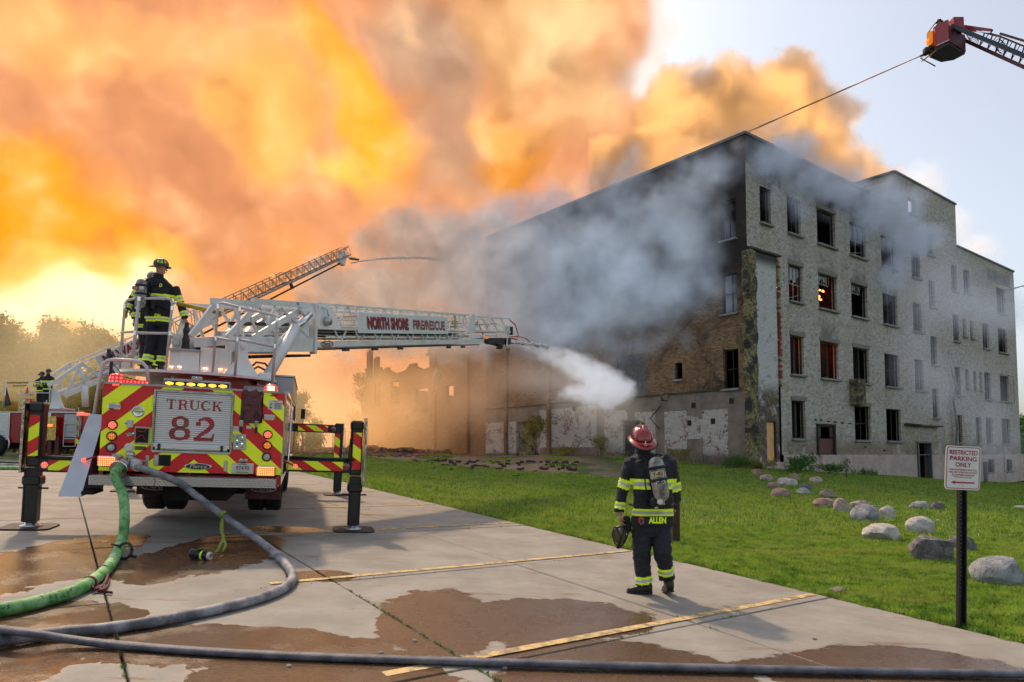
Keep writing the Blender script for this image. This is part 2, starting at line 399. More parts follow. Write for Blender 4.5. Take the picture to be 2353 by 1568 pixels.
def blades(name, n, y0, y1, h, w, seedv, cond=None):
    rng = np.random.RandomState(seedv)
    yy = y0 + (y1 - y0) * rng.rand(n * 3) ** .9
    xx = (rng.rand(n * 3) * 2.1 - .65) * np.maximum(yy, 1) * .8
    a, b = lot_ab(xx, yy)
    u = xx / yy
    ok = (u > -.36) & (u < 1.1)
    edge_n = .05 * np.sin(b * 9) + .04 * np.sin(b * 23 + 1)
    ok &= (a > 7.66 + edge_n * .6)
    # in front of the walls
    wl = (xx - 12.6) * -.782 + (yy - 37) * -.6235; wr = (xx - 12.6) * .613 + (yy - 37) * -.79
    ok &= (wl > .15) | (wr > .15)
    d = .62 * xx + .78 * yy
    bare = (d > 25.5) & (xx < 6.5) & (np.sin(xx * 1.7) + np.sin(yy * 1.3 + xx) > -.9)
    ok &= ~bare
    xx = xx[ok][:n]; yy = yy[ok][:n]; n = len(xx); zz = terr(xx, yy)
    al = rng.rand(n) * 2 * PI; le = rng.rand(n) * .75; hh = h * (.45 + .8 * rng.rand(n)) * (1 + .5 * np.sin(xx * 1.1 + .6 * np.sin(yy * 1.7)) * .5); ww = w * (.7 + .6 * rng.rand(n))
    dx = np.cos(al); dy = np.sin(al)
    A = np.stack([xx - dy * ww, yy + dx * ww, zz - .01], 1); B = np.stack([xx + dy * ww, yy - dx * ww, zz - .01], 1)
    C = np.stack([xx + dx * hh * le * .5 + dy * ww * .6, yy + dy * hh * le * .5 - dx * ww * .6, zz + hh * .6], 1)
    D = np.stack([xx + dx * hh * le * 1.2, yy + dy * hh * le * 1.2, zz + hh], 1)
    V = np.stack([A, B, C, D], 1).reshape(-1, 3); base = np.arange(n) * 4
    T = np.stack([base, base + 1, base + 2, base, base + 2, base + 3], 1).reshape(-1, 3)
    me = bpy.data.meshes.new(name); me.vertices.add(len(V)); me.vertices.foreach_set('co', V.ravel())
    me.loops.add(T.size); me.loops.foreach_set('vertex_index', T.ravel().astype(np.int32)); me.polygons.add(len(T)); me.polygons.foreach_set('loop_start', np.arange(0, T.size, 3, dtype=np.int32))
    me.update(calc_edges=True); me.materials.append(M['grass_blade'])
    return tag(link(bpy.data.objects.new(name, me)), 'mown green lawn with straw coloured patches between the parking lot and the burning building', 'grass', kind='stuff')
blades('grass', 230000, 5.5, 15, .065, .0055, 3)
blades('grass', 250000, 14, 52, .10, .014, 4)
# ================================================================== burning building
CB = Vector((12.6, 37, 0)); RF = Vector((.79, .613, 0)).normalized(); LF = Vector((-.6235, .782, 0)).normalized()
NR = RF.cross(Vector((0, 0, 1))); NL = Vector((0, 0, 1)).cross(LF)     # outward normals
def PR(s, z, out=0.0): return CB + RF * s + NR * out + Vector((0, 0, z))
def PL(s, z, out=0.0): return CB + LF * s + NL * out + Vector((0, 0, z))
def wallcoord(t, right):
    p = t.vm('SUBTRACT', t.pos(), tuple(CB)); s = t.vm('DOT_PRODUCT', p, tuple(RF if right else LF)); x, y, z = t.xyz(p)
    return p, s, z, t.comb(s, z, 0)
def bricktex(t, v, c1, c2, mo, bw=.215, rh=.072, ms=.010, bias=0.0):
    b = t.n('TexBrick'); t.set(b.inputs['Vector'], v)
    for k, val in (('Color1', c1), ('Color2', c2), ('Mortar', mo)): t.set(b.inputs[k], val)
    b.inputs['Scale'].default_value = 1; b.inputs['Mortar Size'].default_value = ms; b.inputs['Mortar Smooth'].default_value = .2; b.inputs['Bias'].default_value = bias
    b.inputs['Brick Width'].default_value = bw; b.inputs['Row Height'].default_value = rh
    return b
def wall_mats():
    # facade to the right: tan brick, greyed by old paint, soot under the roof
    t = NT('grey_brick'); p, s, z, v = wallcoord(t, True)
    tone = t.noise(.45, 5, v, .65, .3); per = t.noise(6, 2, v, .5)
    b = bricktex(t, v, (.62, .57, .50), (.92, .88, .82), (.17, .15, .13), bias=.1)
    c = b.outputs['Color']
    c = t.mix(t.ramp(tone, .4, .7, 0, .55), c, t.mix(per, (.80, .62, .40), (.95, .86, .74)), 'MULTIPLY')
    br = t.ramp(t.noise(3.2, 5, v, .7), .52, .64, 0, .55); c = t.mix(br, c, (.24, .15, .08))
    low = t.math('MULTIPLY', t.ramp(z, 3.4, 1.6), t.ramp(t.noise(.9, 4, v), .3, .55)); c = t.mix(t.math('MULTIPLY', low, .75), c, t.mix(t.ramp(per, .4, .6), (.21, .13, .085), (.30, .24, .13)))
    moss = t.math('MULTIPLY', t.ramp(z, 6, 2.5), t.ramp(t.noise(1.3, 5, v, .7), .55, .66, 0, .5)); c = t.mix(moss, c, (.26, .26, .08))
    soot = t.math('ADD', t.ramp(z, 15.2, 18.3, -.2, .95), t.math('MULTIPLY', t.math('SUBTRACT', t.noise(.35, 5, v, .7, .6), .5), 2.2))
    soot = t.math('MULTIPLY', t.ramp(soot, .2, .9), t.ramp(s, 22, 12)); c = t.mix(t.math('MULTIPLY', soot, .9), c, (.025, .022, .02))
    drk = t.ramp(t.noise(.8, 6, t.vm('MULTIPLY', v, (1, .3, 1)), .7), .62, .75, 0, .45); c = t.mix(drk, c, (.09, .08, .07))
    for (a0, a1, zt) in ((4.0, 5.5, 12.4), (7.3, 9.5, 12.4), (11.3, 13.4, 12.4), (4.0, 5.5, 8.3), (7.3, 9.5, 8.3), (11.3, 13.4, 8.3), (7.3, 9.5, 16.4), (11.2, 13.4, 16.4), (15.6, 17.7, 16.4), (15.6, 17.7, 12.4)):
        e = t.math('MULTIPLY', t.ramp(t.math('ABSOLUTE', t.math('SUBTRACT', s, (a0 + a1) / 2)), (a1 - a0) * .62, (a1 - a0) * .3), t.math('MULTIPLY', t.ramp(z, zt + 1.7, zt + .1), t.ramp(z, zt - .6, zt)))
        c = t.mix(t.math('MULTIPLY', e, t.ramp(tone, .38, .62, .1, .6)), c, (.06, .05, .045))
    M['grey_brick'] = t.bsdf(c, .85, 0, t.bump(t.math('ADD', t.math('MULTIPLY', b.outputs['Fac'], -1), t.math('MULTIPLY', t.noise(30, 3, v), .5)), .02, 1))
    # facade to the left, upper: brown smoked brick
    t = NT('brown_brick'); p, s, z, v = wallcoord(t, False)
    b = bricktex(t, v, (.32, .18, .085), (.58, .38, .21), (.05, .04, .035)); c = b.outputs['Color']
    n = t.noise(.5, 5, v, .65, .4); c = t.mix(t.ramp(n, .35, .65, 0, .6), c, (.14, .075, .04))
    lt = t.ramp(t.noise(2.2, 5, v, .7), .55, .68, 0, .6); c = t.mix(lt, c, (.42, .34, .22))
    so = t.math('ADD', t.ramp(z, 6.5, 12.5, -.1, .9), t.math('MULTIPLY', t.math('SUBTRACT', t.noise(.3, 5, v, .7, .6), .5), 2.0))
    so = t.math('MULTIPLY', t.ramp(so, .25, .9), t.ramp(s, 25, 14)); c = t.mix(t.math('MULTIPLY', so, .92), c, (.02, .018, .017))
    sp = t.math('MULTIPLY', t.ramp(s, 9.5, 3.5), t.ramp(t.noise(.6, 5, v, .7, 1.0), .5, .66, 0, .8)); c = t.mix(sp, c, (.03, .026, .024))
    M['brown_brick'] = t.bsdf(c, .9, 0, t.bump(t.math('ADD', t.math('MULTIPLY', b.outputs['Fac'], -1), t.noise(20, 4, v)), .03, 1))
    # facade to the left, ground floor: grey render fallen away over white washed brick
    t = NT('render_over_white_brick'); p, s, z, v = wallcoord(t, False)
    b = bricktex(t, v, (.66, .63, .58), (.80, .78, .74), (.30, .25, .2)); wb = b.outputs['Color']
    rb = bricktex(t, v, (.22, .085, .045), (.34, .15, .08), (.2, .16, .12))
    pk = t.ramp(t.noise(1.1, 6, v, .72, .3), .50, .56); pk2 = t.ramp(t.noise(7, 4, v, .7), .44, .56)
    wb = t.mix(t.math('MULTIPLY', pk, pk2), wb, rb.outputs['Color'])
    stc = t.mix(t.ramp(t.noise(1.5, 5, v, .6), .3, .7), (.20, .165, .135), (.31, .26, .215))
    def band(a0, a1, z0, z1, soft=.06):
        e = t.math('MULTIPLY', t.ramp(s, a0 - soft, a0 + soft), t.ramp(s, a1 + soft, a1 - soft)); return t.math('MULTIPLY', e, t.math('MULTIPLY', t.ramp(z, z0 - soft, z0 + soft), t.ramp(z, z1 + soft, z1 - soft)))
    nz = t.noise(1.8, 6, v, .72, .2)
    mk = band(1.35, 3.0, 1.45, 4.0); mk = t.math('MAXIMUM', mk, t.math('MULTIPLY', band(3.0, 4.6, 2.4, 3.7), 1.0)); mk = t.math('MAXIMUM', mk, band(4.1, 5.7, 1.5, 4.05)); mk = t.math('MAXIMUM', mk, band(6.4, 8.0, 1.4, 4.1)); mk = t.math('MAXIMUM', mk, band(8.6, 10.6, 1.6, 4.3))
    mk = t.math('MAXIMUM', mk, band(11.3, 17.0, 2.0, 4.7)); mk = t.math('MAXIMUM', mk, t.math('MULTIPLY', band(17, 33, 1.6, 4.0), .75))
    mk = t.ramp(t.math('ADD', mk, t.math('MULTIPLY', t.math('SUBTRACT', nz, .5), 1.9)), .42, .52)
    c = t.mix(mk, stc, wb); drt = t.ramp(z, 2.1, 1.1, 0, .65); c = t.mix(drt, c, (.13, .10, .07))
    h = t.math('ADD', t.math('MULTIPLY', t.math('SUBTRACT', 1, mk), 1.2), t.math('ADD', t.math('MULTIPLY', b.outputs['Fac'], t.math('MULTIPLY', mk, -.8)), t.math('MULTIPLY', nz, .6)))
    M['render_over_white_brick'] = t.bsdf(c, .9, 0, t.bump(h, .03, 1))
    # pilaster: white washed brick on the corner
    t = NT('white_brick'); p, s, z, v = wallcoord(t, True)
    b = bricktex(t, v, (.85, .85, .83), (.97, .98, .97), (.4, .4, .39), bw=.21, rh=.07); c = b.outputs['Color']
    mo = t.ramp(t.noise(1.6, 6, v, .72, .3), .54, .66); c = t.mix(t.math('MULTIPLY', mo, .6), c, (.20, .21, .19))
    dn = t.ramp(z, 5.6, 4.6); c = t.mix(t.math('MULTIPLY', dn, t.ramp(t.noise(1.4, 5, v, .7), .38, .5, .35, 1)), c, bricktex(t, v, (.17, .10, .085), (.26, .17, .13), (.09, .08, .07)).outputs['Color'])
    ye = t.math('MULTIPLY', t.ramp(z, 6.6, 5.2), t.ramp(t.noise(1.6, 5, v, .7), .52, .62)); c = t.mix(t.math('MULTIPLY', ye, .8), c, (.32, .31, .11))
    st = t.ramp(z, 11.6, 12.3); c = t.mix(t.math('MULTIPLY', st, .92), c, (.04, .05, .06))
    M['white_brick'] = t.bsdf(c, .85, 0, t.bump(t.math('ADD', t.math('MULTIPLY', b.outputs['Fac'], -1), t.noise(25, 3, v)), .02, 1))
    t = NT('rubble_brick'); o = t.pos(); k = t.voro(9, o); c = t.mix(t.xyz(k.outputs['Color'])[0], (.10, .09, .055), (.42, .36, .17)); c = t.mix(t.ramp(t.noise(1.3, 4, o), .45, .62), c, (.05, .05, .045)); M['rubble_brick'] = t.bsdf(c, .95, 0, t.bump(t.noise(12, 5, o), .08, 1))
    t = NT('pink_concrete'); p, s, z, v = wallcoord(t, True)
    n = t.noise(.8, 5, v, .65); c = t.mix(t.ramp(n, .3, .7), (.46, .36, .31), (.64, .53, .47)); c = t.mix(t.ramp(t.noise(1.5, 6, v, .7), .6, .66, 0, .6), c, (.52, .27, .22))
    c = t.mix(t.ramp(t.noise(2, 6, t.vm('MULTIPLY', v, (.5, 6, 1)), .7), .56, .66, 0, .7), c, (.62, .57, .52)); c = t.mix(t.ramp(t.noise(6, 5, v, .7), .62, .7, 0, .7), c, (.14, .12, .1))
    M['pink_concrete'] = t.bsdf(c, .9, 0, t.bump(t.noise(6, 6, v, .7), .04, 1))
wall_mats()
mat('soffit_black', (.012, .011, .011), .95, var=.4)
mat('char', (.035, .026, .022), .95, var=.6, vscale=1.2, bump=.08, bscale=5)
mat('stone_sill', (.30, .30, .29), .85, var=.2, vscale=3)
mat('old_frame', (.045, .04, .035), .8, var=.4)
mat('pale_frame', (.32, .33, .31), .8, var=.5, vscale=3)
mat('rust_brick', (.27, .075, .04), .9, var=.45, vscale=2, bump=.02)
mat('buff_brick', (.38, .33, .20), .9, var=.5, vscale=1.5, bump=.02)
mat('grey_lintel', (.30, .28, .25), .9, var=.3, vscale=2, bump=.02)
mat('dark_brick', (.10, .085, .065), .9, var=.5, vscale=2)
mat('copestone', (.16, .165, .17), .8, var=.3)
mat('door_brown', (.13, .055, .04), .6, var=.25, bump=.01)
mat('door_green', (.035, .05, .045), .5, var=.25)
mat('door_slate', (.10, .125, .13), .5, var=.15)
t = NT('plywood'); o = t.pos(); w = t.noise(3.0, 5, t.vm('MULTIPLY', o, (5, 5, .6)), .6, 1.2); M['plywood'] = t.bsdf(t.mix(t.ramp(w, .35, .65), (.80, .40, .12), (.95, .62, .26)), .6, 0, t.bump(w, .005))
t = NT('dirty_glass'); M['dirty_glass'] = t.bsdf((.30, .32, .32), .25, 0, None, .5)
glow('ember', (1, .16, .03, 1), 9.0)

def holes_wall(mb, P, s0, s1, z0, z1, holes, depth, nin):
    """a wall skin with real openings: cells of a grid between the hole edges; jambs go depth inward"""
    S = sorted({s0, s1, *[h[0] for h in holes], *[h[1] for h in holes]}); Z = sorted({z0, z1, *[h[2] for h in holes], *[h[3] for h in holes]})
    S = [x for x in S if s0 <= x <= s1]; Z = [x for x in Z if z0 <= x <= z1]
    for a, b in zip(S, S[1:]):
        for c, d in zip(Z, Z[1:]):
            m = ((a + b) / 2, (c + d) / 2)
            if any(h[0] < m[0] < h[1] and h[2] < m[1] < h[3] for h in holes): continue
            mb.add([P(a, c), P(b, c), P(b, d), P(a, d)], [(0, 1, 2, 3)])
    for h in holes:
        q = [P(h[0], h[2]), P(h[1], h[2]), P(h[1], h[3]), P(h[0], h[3])]; r = [v + nin * depth for v in q]
        mb.add(q + r, [(k, (k + 1) % 4, (k + 1) % 4 + 4, k + 4) for k in range(4)])
bld = empty('burning_building', 'four storey grey brick building burning behind the lawn, smoke pouring from its windows', 'building', tuple(PR(0, .6)))
bi = Matrix.Translation(-Vector(PR(0, .6)))
def bb(mb, name, mats, label=None):
    o = mb.build(name, mats, bld, label); o.matrix_basis = bi; return o
ROWS = {4: (14.22, 16.38), 3: (10.28, 12.40), 2: (6.07, 8.29), 1: (2.41, 4.57)}
COLS = [(4.03, 5.5), (7.3, 9.47), (11.27, 13.4), (15.56, 17.75), (20.17, 21.6), (27.2, 28.27), (33.2, 34.66), (36.76, 38.86)]
WIN = []     # s0 s1 z0 z1 style
for r in (4, 3, 2, 1):
    for ci, c in enumerate(COLS):
        if r == 4 and ci >= 4: continue
        if r == 1 and ci in (1, 4): continue
        WIN.append((c[0], c[1], ROWS[r][0], ROWS[r][1], r, ci))
WIN += [(1.30, 2.38, 14.25, 16.3, 4, 9), (19.93, 21.3, 18.8, 19.95, 5, 9), (22.95, 24.05, 16.3, 18.1, 5, 10), (22.95, 24.05, 12.4, 14.4, 4, 10), (22.95, 24.05, 8.1, 10.22, 3, 10), (22.95, 24.05, 4.19, 6.33, 2, 10),
        (29.12, 29.75, 10.83, 12.27, 3, 11), (30.62, 31.25, 10.83, 12.27, 3, 11), (29.3, 29.95, 6.7, 8.2, 2, 11), (30.9, 31.5, 6.7, 8.2, 2, 11), (32.2, 32.8, 6.7, 8.2, 2, 11), (31.1, 32.2, 2.4, 4.5, 1, 11),
        (27.2, 28.27, 14.2, 16.3, 4, 5), (29.6, 30.9, 14.4, 16.3, 4, 12), (36.76, 38.86, 13.7, 15.9, 4, 7), (20.17, 21.6, 14.2, 16.3, 4, 4)]
DOORS = [(19.81, 22.11, -.6, 2.38), (33.01, 34.44, .05, 1.12), (37.2, 38.6, .05, 1.08), (31.9, 33.0, -1.9, .9)]
RH = [w[:4] for w in WIN] + DOORS + [(6.62, 8.71, 1.5, 3.30)]
# right facade skin, three roof heights
m = MB()
holes_wall(m, lambda s, z: PR(s, z), 2.95, 18.0, 1.49, 18.85, [h for h in RH if h[0] < 18], .34, -NR)
holes_wall(m, lambda s, z: PR(s, z), 0, 2.95, 12.7, 18.85, [h for h in RH if h[0] < 2.9], .34, -NR)
holes_wall(m, lambda s, z: PR(s, z), 18.0, 28.5, 1.49, 21.25, [h for h in RH if 18 < h[0] < 27.9], .34, -NR)
holes_wall(m, lambda s, z: PR(s, z), 28.5, 41.2, 1.49, 17.9, [h for h in RH if h[0] > 28.6], .34, -NR)
m.add([PR(18, 18, 0), PR(18, 21.25, 0), PR(18, 21.25, -9), PR(18, 18, -9)], [(0, 1, 2, 3)]); m.add([PR(28.5, 17, 0), PR(28.5, 21.25, 0), PR(28.5, 21.25, -9), PR(28.5, 17, -9)], [(0, 1, 2, 3)]); m.add([PR(41.2, -3, 0), PR(41.2, 17.9, 0), PR(41.2, 17.9, -20), PR(41.2, -3, -20)], [(0, 1, 2, 3)])
bb(m, 'wall', 'grey_brick')
FZ = 1.47
fh = [(19.81, 22.11, -2.5, 2.38), (33.01, 34.44, .05, 1.12), (37.2, 38.6, .05, 1.08), (31.9, 33.0, -2.5, .9)]
m = MB(); holes_wall(m, lambda s, z: PR(s, z, .10), 2.95, 41.4, -3.2, FZ, fh, .44, -NR)
m.add([PR(2.95, FZ, .10), PR(41.4, FZ, .10), PR(41.4, FZ + .03, 0), PR(2.95, FZ + .03, 0)], [(0, 1, 2, 3)]); bb(m, 'foundation', 'pink_concrete')
# corner pilaster (white washed, standing proud) with its broken toothed edges
m = MB(); holes_wall(m, lambda s, z: PR(s, z, .02), .42, 2.72, .4, 12.5, [(1.46, 2.40, 1.1, 3.32)], .3, -NR); bb(m, 'pilaster', 'white_brick')
m = MB(); m.box(PR(1.62, 12.62, -.02), (2.9, .36, .12), Matrix.Rotation(math.atan2(RF.y, RF.x), 3, 'Z')); bb(m, 'ledge', 'dark_brick')
RZ = Matrix.Rotation(math.atan2(RF.y, RF.x), 3, 'Z'); LZ = Matrix.Rotation(math.atan2(LF.y, LF.x), 3, 'Z')
random.seed(11)
me_b = {}
for nm in ('rust_brick', 'buff_brick', 'dark_brick', 'grey_lintel'):
    q = MB(); q.box((0, 0, 0), (.22, .11, .068), None, .008); me_b[nm] = q.mesh('brick', nm)
def brick(p, rot, kind, sc_=(1, 1, 1)):
    mm = Matrix.Translation(p) @ (rot @ Matrix.Rotation(random.uniform(-.06, .06), 3, 'Z')).to_4x4() @ Matrix.Diagonal((*sc_, 1)); o = meshcopy('brick', me_b[kind], bld, bi @ mm)
z = 12.45; k = 0
while z > 5.2:                                # toothed red edge at the right of the pilaster
    w = random.uniform(.8, 1.25); red = random.random() < (.75 if z < 10.8 else .3)
    brick(PR(2.83 + .05 * (k % 2), z, .05), RZ, 'rust_brick' if red else 'buff_brick', (w, 1.5, 1.9)); z -= .155; k += 1
z = 12.4; k = 0
while z > .9:                                 # ragged left edge of the corner
    off = .20 + .12 * math.sin(z * 2.3) + .1 * (k % 2)
    brick(PR(off + random.uniform(-.03, .03), z, .08), RZ, random.choice(['buff_brick', 'dark_brick', 'buff_brick']), (random.uniform(1.4, 2.2), 2.2, 2.1)); z -= .165; k += 1
m = MB()
for k in range(60):
    z = .4 + 12 * k / 60; a = .12 + .1 * mnoise.noise((0, 0, z * 1.3)); m.box(PR(a, z + .1, .02 + .05 * mnoise.noise((3, 0, z * 2))), (.62 + .3 * mnoise.noise((9, 0, z * 1.1)), .5, .24), RZ, .03)
bb(m, 'broken_corner', 'rubble_brick')
# roof coping
m = MB()
def cop(P, n, a, b, z): m.box((P(a, z) + P(b, z)) / 2 - n * .12, ((P(b, z) - P(a, z)).length + .1, .42, .14), RZ if P is PR else LZ)
cop(PR, NR, 0, 18, 18.9); cop(PR, NR, 18, 28.5, 21.3); cop(PR, NR, 28.5, 41.2, 17.95); cop(PL, NL, 0, 23.5, 18.9)
m.box(PR(18, 21.3, -4.5), (.35, 9, .14), RZ)
bb(m, 'coping', 'copestone')
# soldier-course lintel bricks over the nearest windows
for w in WIN:
    if w[4] in (3, 2, 1) and w[5] in (0, 1, 2) or (w[4] == 4 and w[5] in (1,)):
        n = int((w[1] - w[0] + .2) / .098)
        for k in range(n):
            brick(PR(w[0] - .06 + (k + .5) * .098, w[3] + .125, .004), RZ @ Matrix.Rotation(PI / 2, 3, 'Y'), 'grey_lintel', (1.1, 1, 1.15))
# windows: frame, broken sash, sill
random.seed(5)
def window(P, n, rot, s0, s1, z0, z1, style, par=bld):
    w = s1 - s0; h = z1 - z0; m = MB(); d = -.20
    for a in (s0 + .035, s1 - .035): m.box(P(a, (z0 + z1) / 2, d), (.07, .09, h), rot)
    m.box(P((s0 + s1) / 2, z1 - .035, d), (w, .09, .07), rot); m.box(P((s0 + s1) / 2, z0 + .03, d), (w, .09, .06), rot)
    if style == 'post': m.box(P(s0 + w * .62, (z0 + z1) / 2, d - .25), (.22, .3, h), rot)
    f = bb(m, 'window', 'old_frame')
    if style in ('top', 'full'):
        n_ = max(3, int(w / .3)); zt = z1 - .07; zb = z1 - h * (.27 if style == 'top' else .5); we = w * (.66 if style == 'top' else .95)
        g = MB()
        for k in range(n_ + 1):
            a = s0 + .07 + we * k / n_ + random.uniform(-.02, .02); g.bar(P(a, zt, d + .02), P(a + random.uniform(-.05, .05), zb, d + .02), .035, .03)
        g.bar(P(s0 + .07, zb, d + .02), P(s0 + we, zb + random.uniform(-.05, .02), d + .02), .04, .05)
        if style == 'full':
            g.bar(P(s0 + .07, z0 + .15, d), P(s1 - .1, z0 + .5, d), .04, .03); g.bar(P(s0 + w * .5, z0, d), P(s0 + w * .55, z1, d), .05, .05)
        o = g.build('sash', 'pale_frame', f)
        for k in range(n_):
            if random.random() < .75:
                a = s0 + .07 + we * (k + .5) / n_; ww = we / n_ * .42; lo = zb + random.uniform(0, (zt - zb) * .5); g = MB()
                g.add([P(a - ww, zt, d + .01), P(a + ww, zt, d + .01), P(a + ww, lo + random.uniform(0, .2), d + .01), P(a - ww * .2, lo + .1, d + .01), P(a - ww, lo, d + .01)], [(0, 1, 2, 3, 4)]); g.build('pane', 'dirty_glass', f)
    elif style in ('dark', 'post') and h > 1.6 and random.random() < .75:
        g = MB(); a = s0 + w * random.uniform(.45, .6); g.bar(P(a, z0, d - .05), P(a, z1, d - .05), .05, .05)
        if random.random() < .5: g.bar(P(s0, (z0 + z1) / 2, d), P(s1, (z0 + z1) / 2, d), .04, .05)
        g.build('mullion', 'old_frame', f)
    g = MB(); g.box(P((s0 + s1) / 2, z0 - .06, .04), (w + .16, .3, .11), rot, .01); g.build('sill', 'stone_sill', f)
    return f
ST = {(3, 0): 'full', (3, 1): 'top', (3, 2): 'top', (4, 2): 'full', (2, 0): 'post', (2, 1): 'post', (1, 0): 'post', (3, 3): 'post', (2, 3): 'post', (2, 2): 'post'}
for w in WIN: window(PR, NR, RZ, w[0], w[1], w[2], w[3], ST.get((w[4], w[5]), 'dark'))
for d in DOORS[1:3]: window(PR, NR, RZ, *d, 'dark')
# doors
m = MB(); Z0, Z1, A0, A1 = 1.5, 3.3, 6.62, 8.71
for a in (A0 + .07, A1 - .07): m.box(PR(a, 2.35, .04), (.14, .16, 1.9), RZ, .01)
m.box(PR(7.66, 3.27, .04), (2.1, .16, .12), RZ, .01); fdoor = bb(m, 'door', 'old_frame', 'brown door with a dark square opening in the foundation course')
m = MB(); m.box(PR(7.66, 2.0, -.05), (1.8, .06, .9), RZ); m.box(PR(6.98, 2.9, -.05), (.35, .06, .7), RZ); m.box(PR(8.4, 2.9, -.05), (.35, .06, .7), RZ); m.box(PR(7.66, 3.2, -.05), (1.8, .06, .12), RZ); m.build('door_leaf', 'door_brown', fdoor)
m = MB(); m.box(PR(7.75, 1.15, .16), (2.1, .25, .65), RZ, .02); m.build('threshold', 'pink_concrete', fdoor)
m = MB(); m.box(PR(20.5, .9, -.3), (1.35, .06, 2.95), RZ); m.box(PR(19.9, .9, .04), (.12, .3, 2.95), RZ); m.box(PR(22.05, .9, .04), (.12, .3, 2.95), RZ); m.box(PR(20.96, 2.36, .04), (2.2, .3, .1), RZ); bb(m, 'door', 'door_slate')
m = MB(); m.box(PR(32.45, -.6, -.2), (1.1, .06, 3.0), RZ); bb(m, 'door', 'door_slate')
m = MB(); m.box(PR(1.93, 2.2, -.12), (.8, .05, 2.2), RZ); pd = bb(m, 'door', 'plywood', 'doorway boarded with orange plywood')
m = MB(); m.box(PR(1.48, 2.2, -.06), (.09, .1, 2.26), RZ); m.box(PR(2.38, 2.2, -.06), (.09, .1, 2.26), RZ); m.box(PR(1.93, 3.32, -.06), (1, .1, .09), RZ); m.build('door_frame', 'old_frame', pd)
m = MB(); m.box(PR(1.2, .55, .35), (2.0, .8, 1.1), RZ, .03); bb(m, 'door_step', 'pink_concrete')
# canopy remains over the slate door, brackets and stub pipes
m = MB(); m.box(PR(20.9, 3.55, .2), (5.6, .4, .10), RZ); m.box(PR(18.9, 3.62, .3), (1.4, .5, .05), RZ @ Matrix.Rotation(.15, 3, 'X')); bb(m, 'canopy', 'dark_brick')
for a, z_ in [(6.5, 3.55), (7.1, 3.55), (7.9, 3.5), (8.7, 3.48), (9.6, 3.46), (10.5, 3.44), (11.3, 3.42), (12.4, 2.0), (15.0, 1.8)]:
    m = MB(); m.cyl(PR(a, z_, -.02), PR(a, z_ - .04, .14), .045, 6); bb(m, 'stub_pipe', 'old_frame')
m = MB(); m.tube([PR(26.0, 8.3, .12), PR(26.6, 6.6, .3), PR(26.2, 5.6, .2), PR(26.5, 3.5, .3), PR(26.3, 1.6, .25), PR(26.5, 1.2, .2)], .12, 7, rs=[.04, .2, .13, .17, .2, .1], flat=.4); bb(m, 'hanging_flashing', 'pale_frame')
m = MB(); m.box(PR(11.15, 5.4, .3), (.9, .6, 1.6), RZ, .01); bb(m, 'duct_box', 'rubble_brick')
m = MB(); m.tube([PR(36.4, 8.4, .1), PR(39.2, 8.3, .25)], .03, 5); m.tube([PR(39.2, 8.3, .25), PR(39.3, 6.0, .25), PR(34, 5.95, .2)], .03, 5); bb(m, 'pipe', 'pale_frame')
m = MB(); m.tube([PR(33, 2.4, .1), PR(36.2, 2.1, .25), PR(36.2, .1, .25), PR(39, .1, .2)], .035, 5); bb(m, 'pipe', 'pale_frame')
# weathered painted sign panel near the far roof
m = MB(); m.box(PR(37.3, 16.8, .01), (5.2, .03, 1.0), RZ); sg = bb(m, 'painted_panel', 'pale_frame')
for i in range(9): m = MB(); m.box(PR(36.5 + i * .42, 16.75, .035), (.16, .02, .55), RZ); m.build('faded_letter', 'stone_sill', sg)

# left facade of the tall block
LW = [(.65, 1.6, 5.07, 7.23), (.65, 1.6, 9.2, 11.4), (.65, 1.6, 13.3, 15.5), (4.37, 4.9, 5.87, 6.86)]
LG = [(7.6, 8.6, 1.2, 3.7)]
m = MB(); holes_wall(m, lambda s, z: PL(s, z), 0, 23.5, 5.05, 18.85, LW + [(7.06, 9.5, 5.16, 7.7)], .34, -NL); bb(m, 'wall', 'brown_brick')
m = MB(); holes_wall(m, lambda s, z: PL(s, z, .03), 0, 23.5, .2, 5.05, [(7.6, 9.0, 1.1, 3.62), (17.4, 19.7, 1.1, 3.95)], .34, -NL); bb(m, 'wall', 'render_over_white_brick')
for w in LW: window(PL, NL, LZ, *w, 'dark')
m = MB(); m.box(PL(8.28, 6.43, -.15), (2.44, .05, 2.54), LZ); bb(m, 'recessed_panel', 'copestone')
m = MB(); m.box(PL(8.75, 2.4, -.2), (.9, .06, 2.5), LZ); bb(m, 'door', 'old_frame'); m = MB(); m.box(PL(7.95, 2.3, -.12), (.75, .05, 2.4), LZ); bb(m, 'door', 'door_green')
m = MB(); m.box(PL(18.5, 2.5, -.25), (2.3, .06, 2.9), LZ); bb(m, 'door', 'rubble_brick')
m = MB(); m.box(PL(11.8, 5.05, .08), (23.3, .12, .08), LZ); bb(m, 'ledge', 'dark_brick')
m = MB(); m.box(PL(5.64, 4.95, .06), (.5, .12, .5), LZ, .02); bb(m, 'wall_stub', 'rubble_brick')
m = MB(); m.tube([PL(5.9, 4.4, .12), PL(6.5, 3.65, .35), PL(5.85, 3.0, .3)], .035, 6); bb(m, 'bent_pipe', 'old_frame')
for s, z_ in [(3.6, 4.3), (3.9, 3.3), (2.3, 3.35), (1.1, 4.4), (11, 4.7), (13.4, 4.6)]:
    m = MB(); m.box(PL(s, z_, .02), (.26, .08, .3), LZ); bb(m, 'wall_socket', 'char')
for s, h in [(15.9, 9.5), (20.8, 12.0)]: m = MB(); m.box(PL(s, h / 2 + .6, .12), (.3, .2, h), LZ); bb(m, 'pier', 'brown_brick')
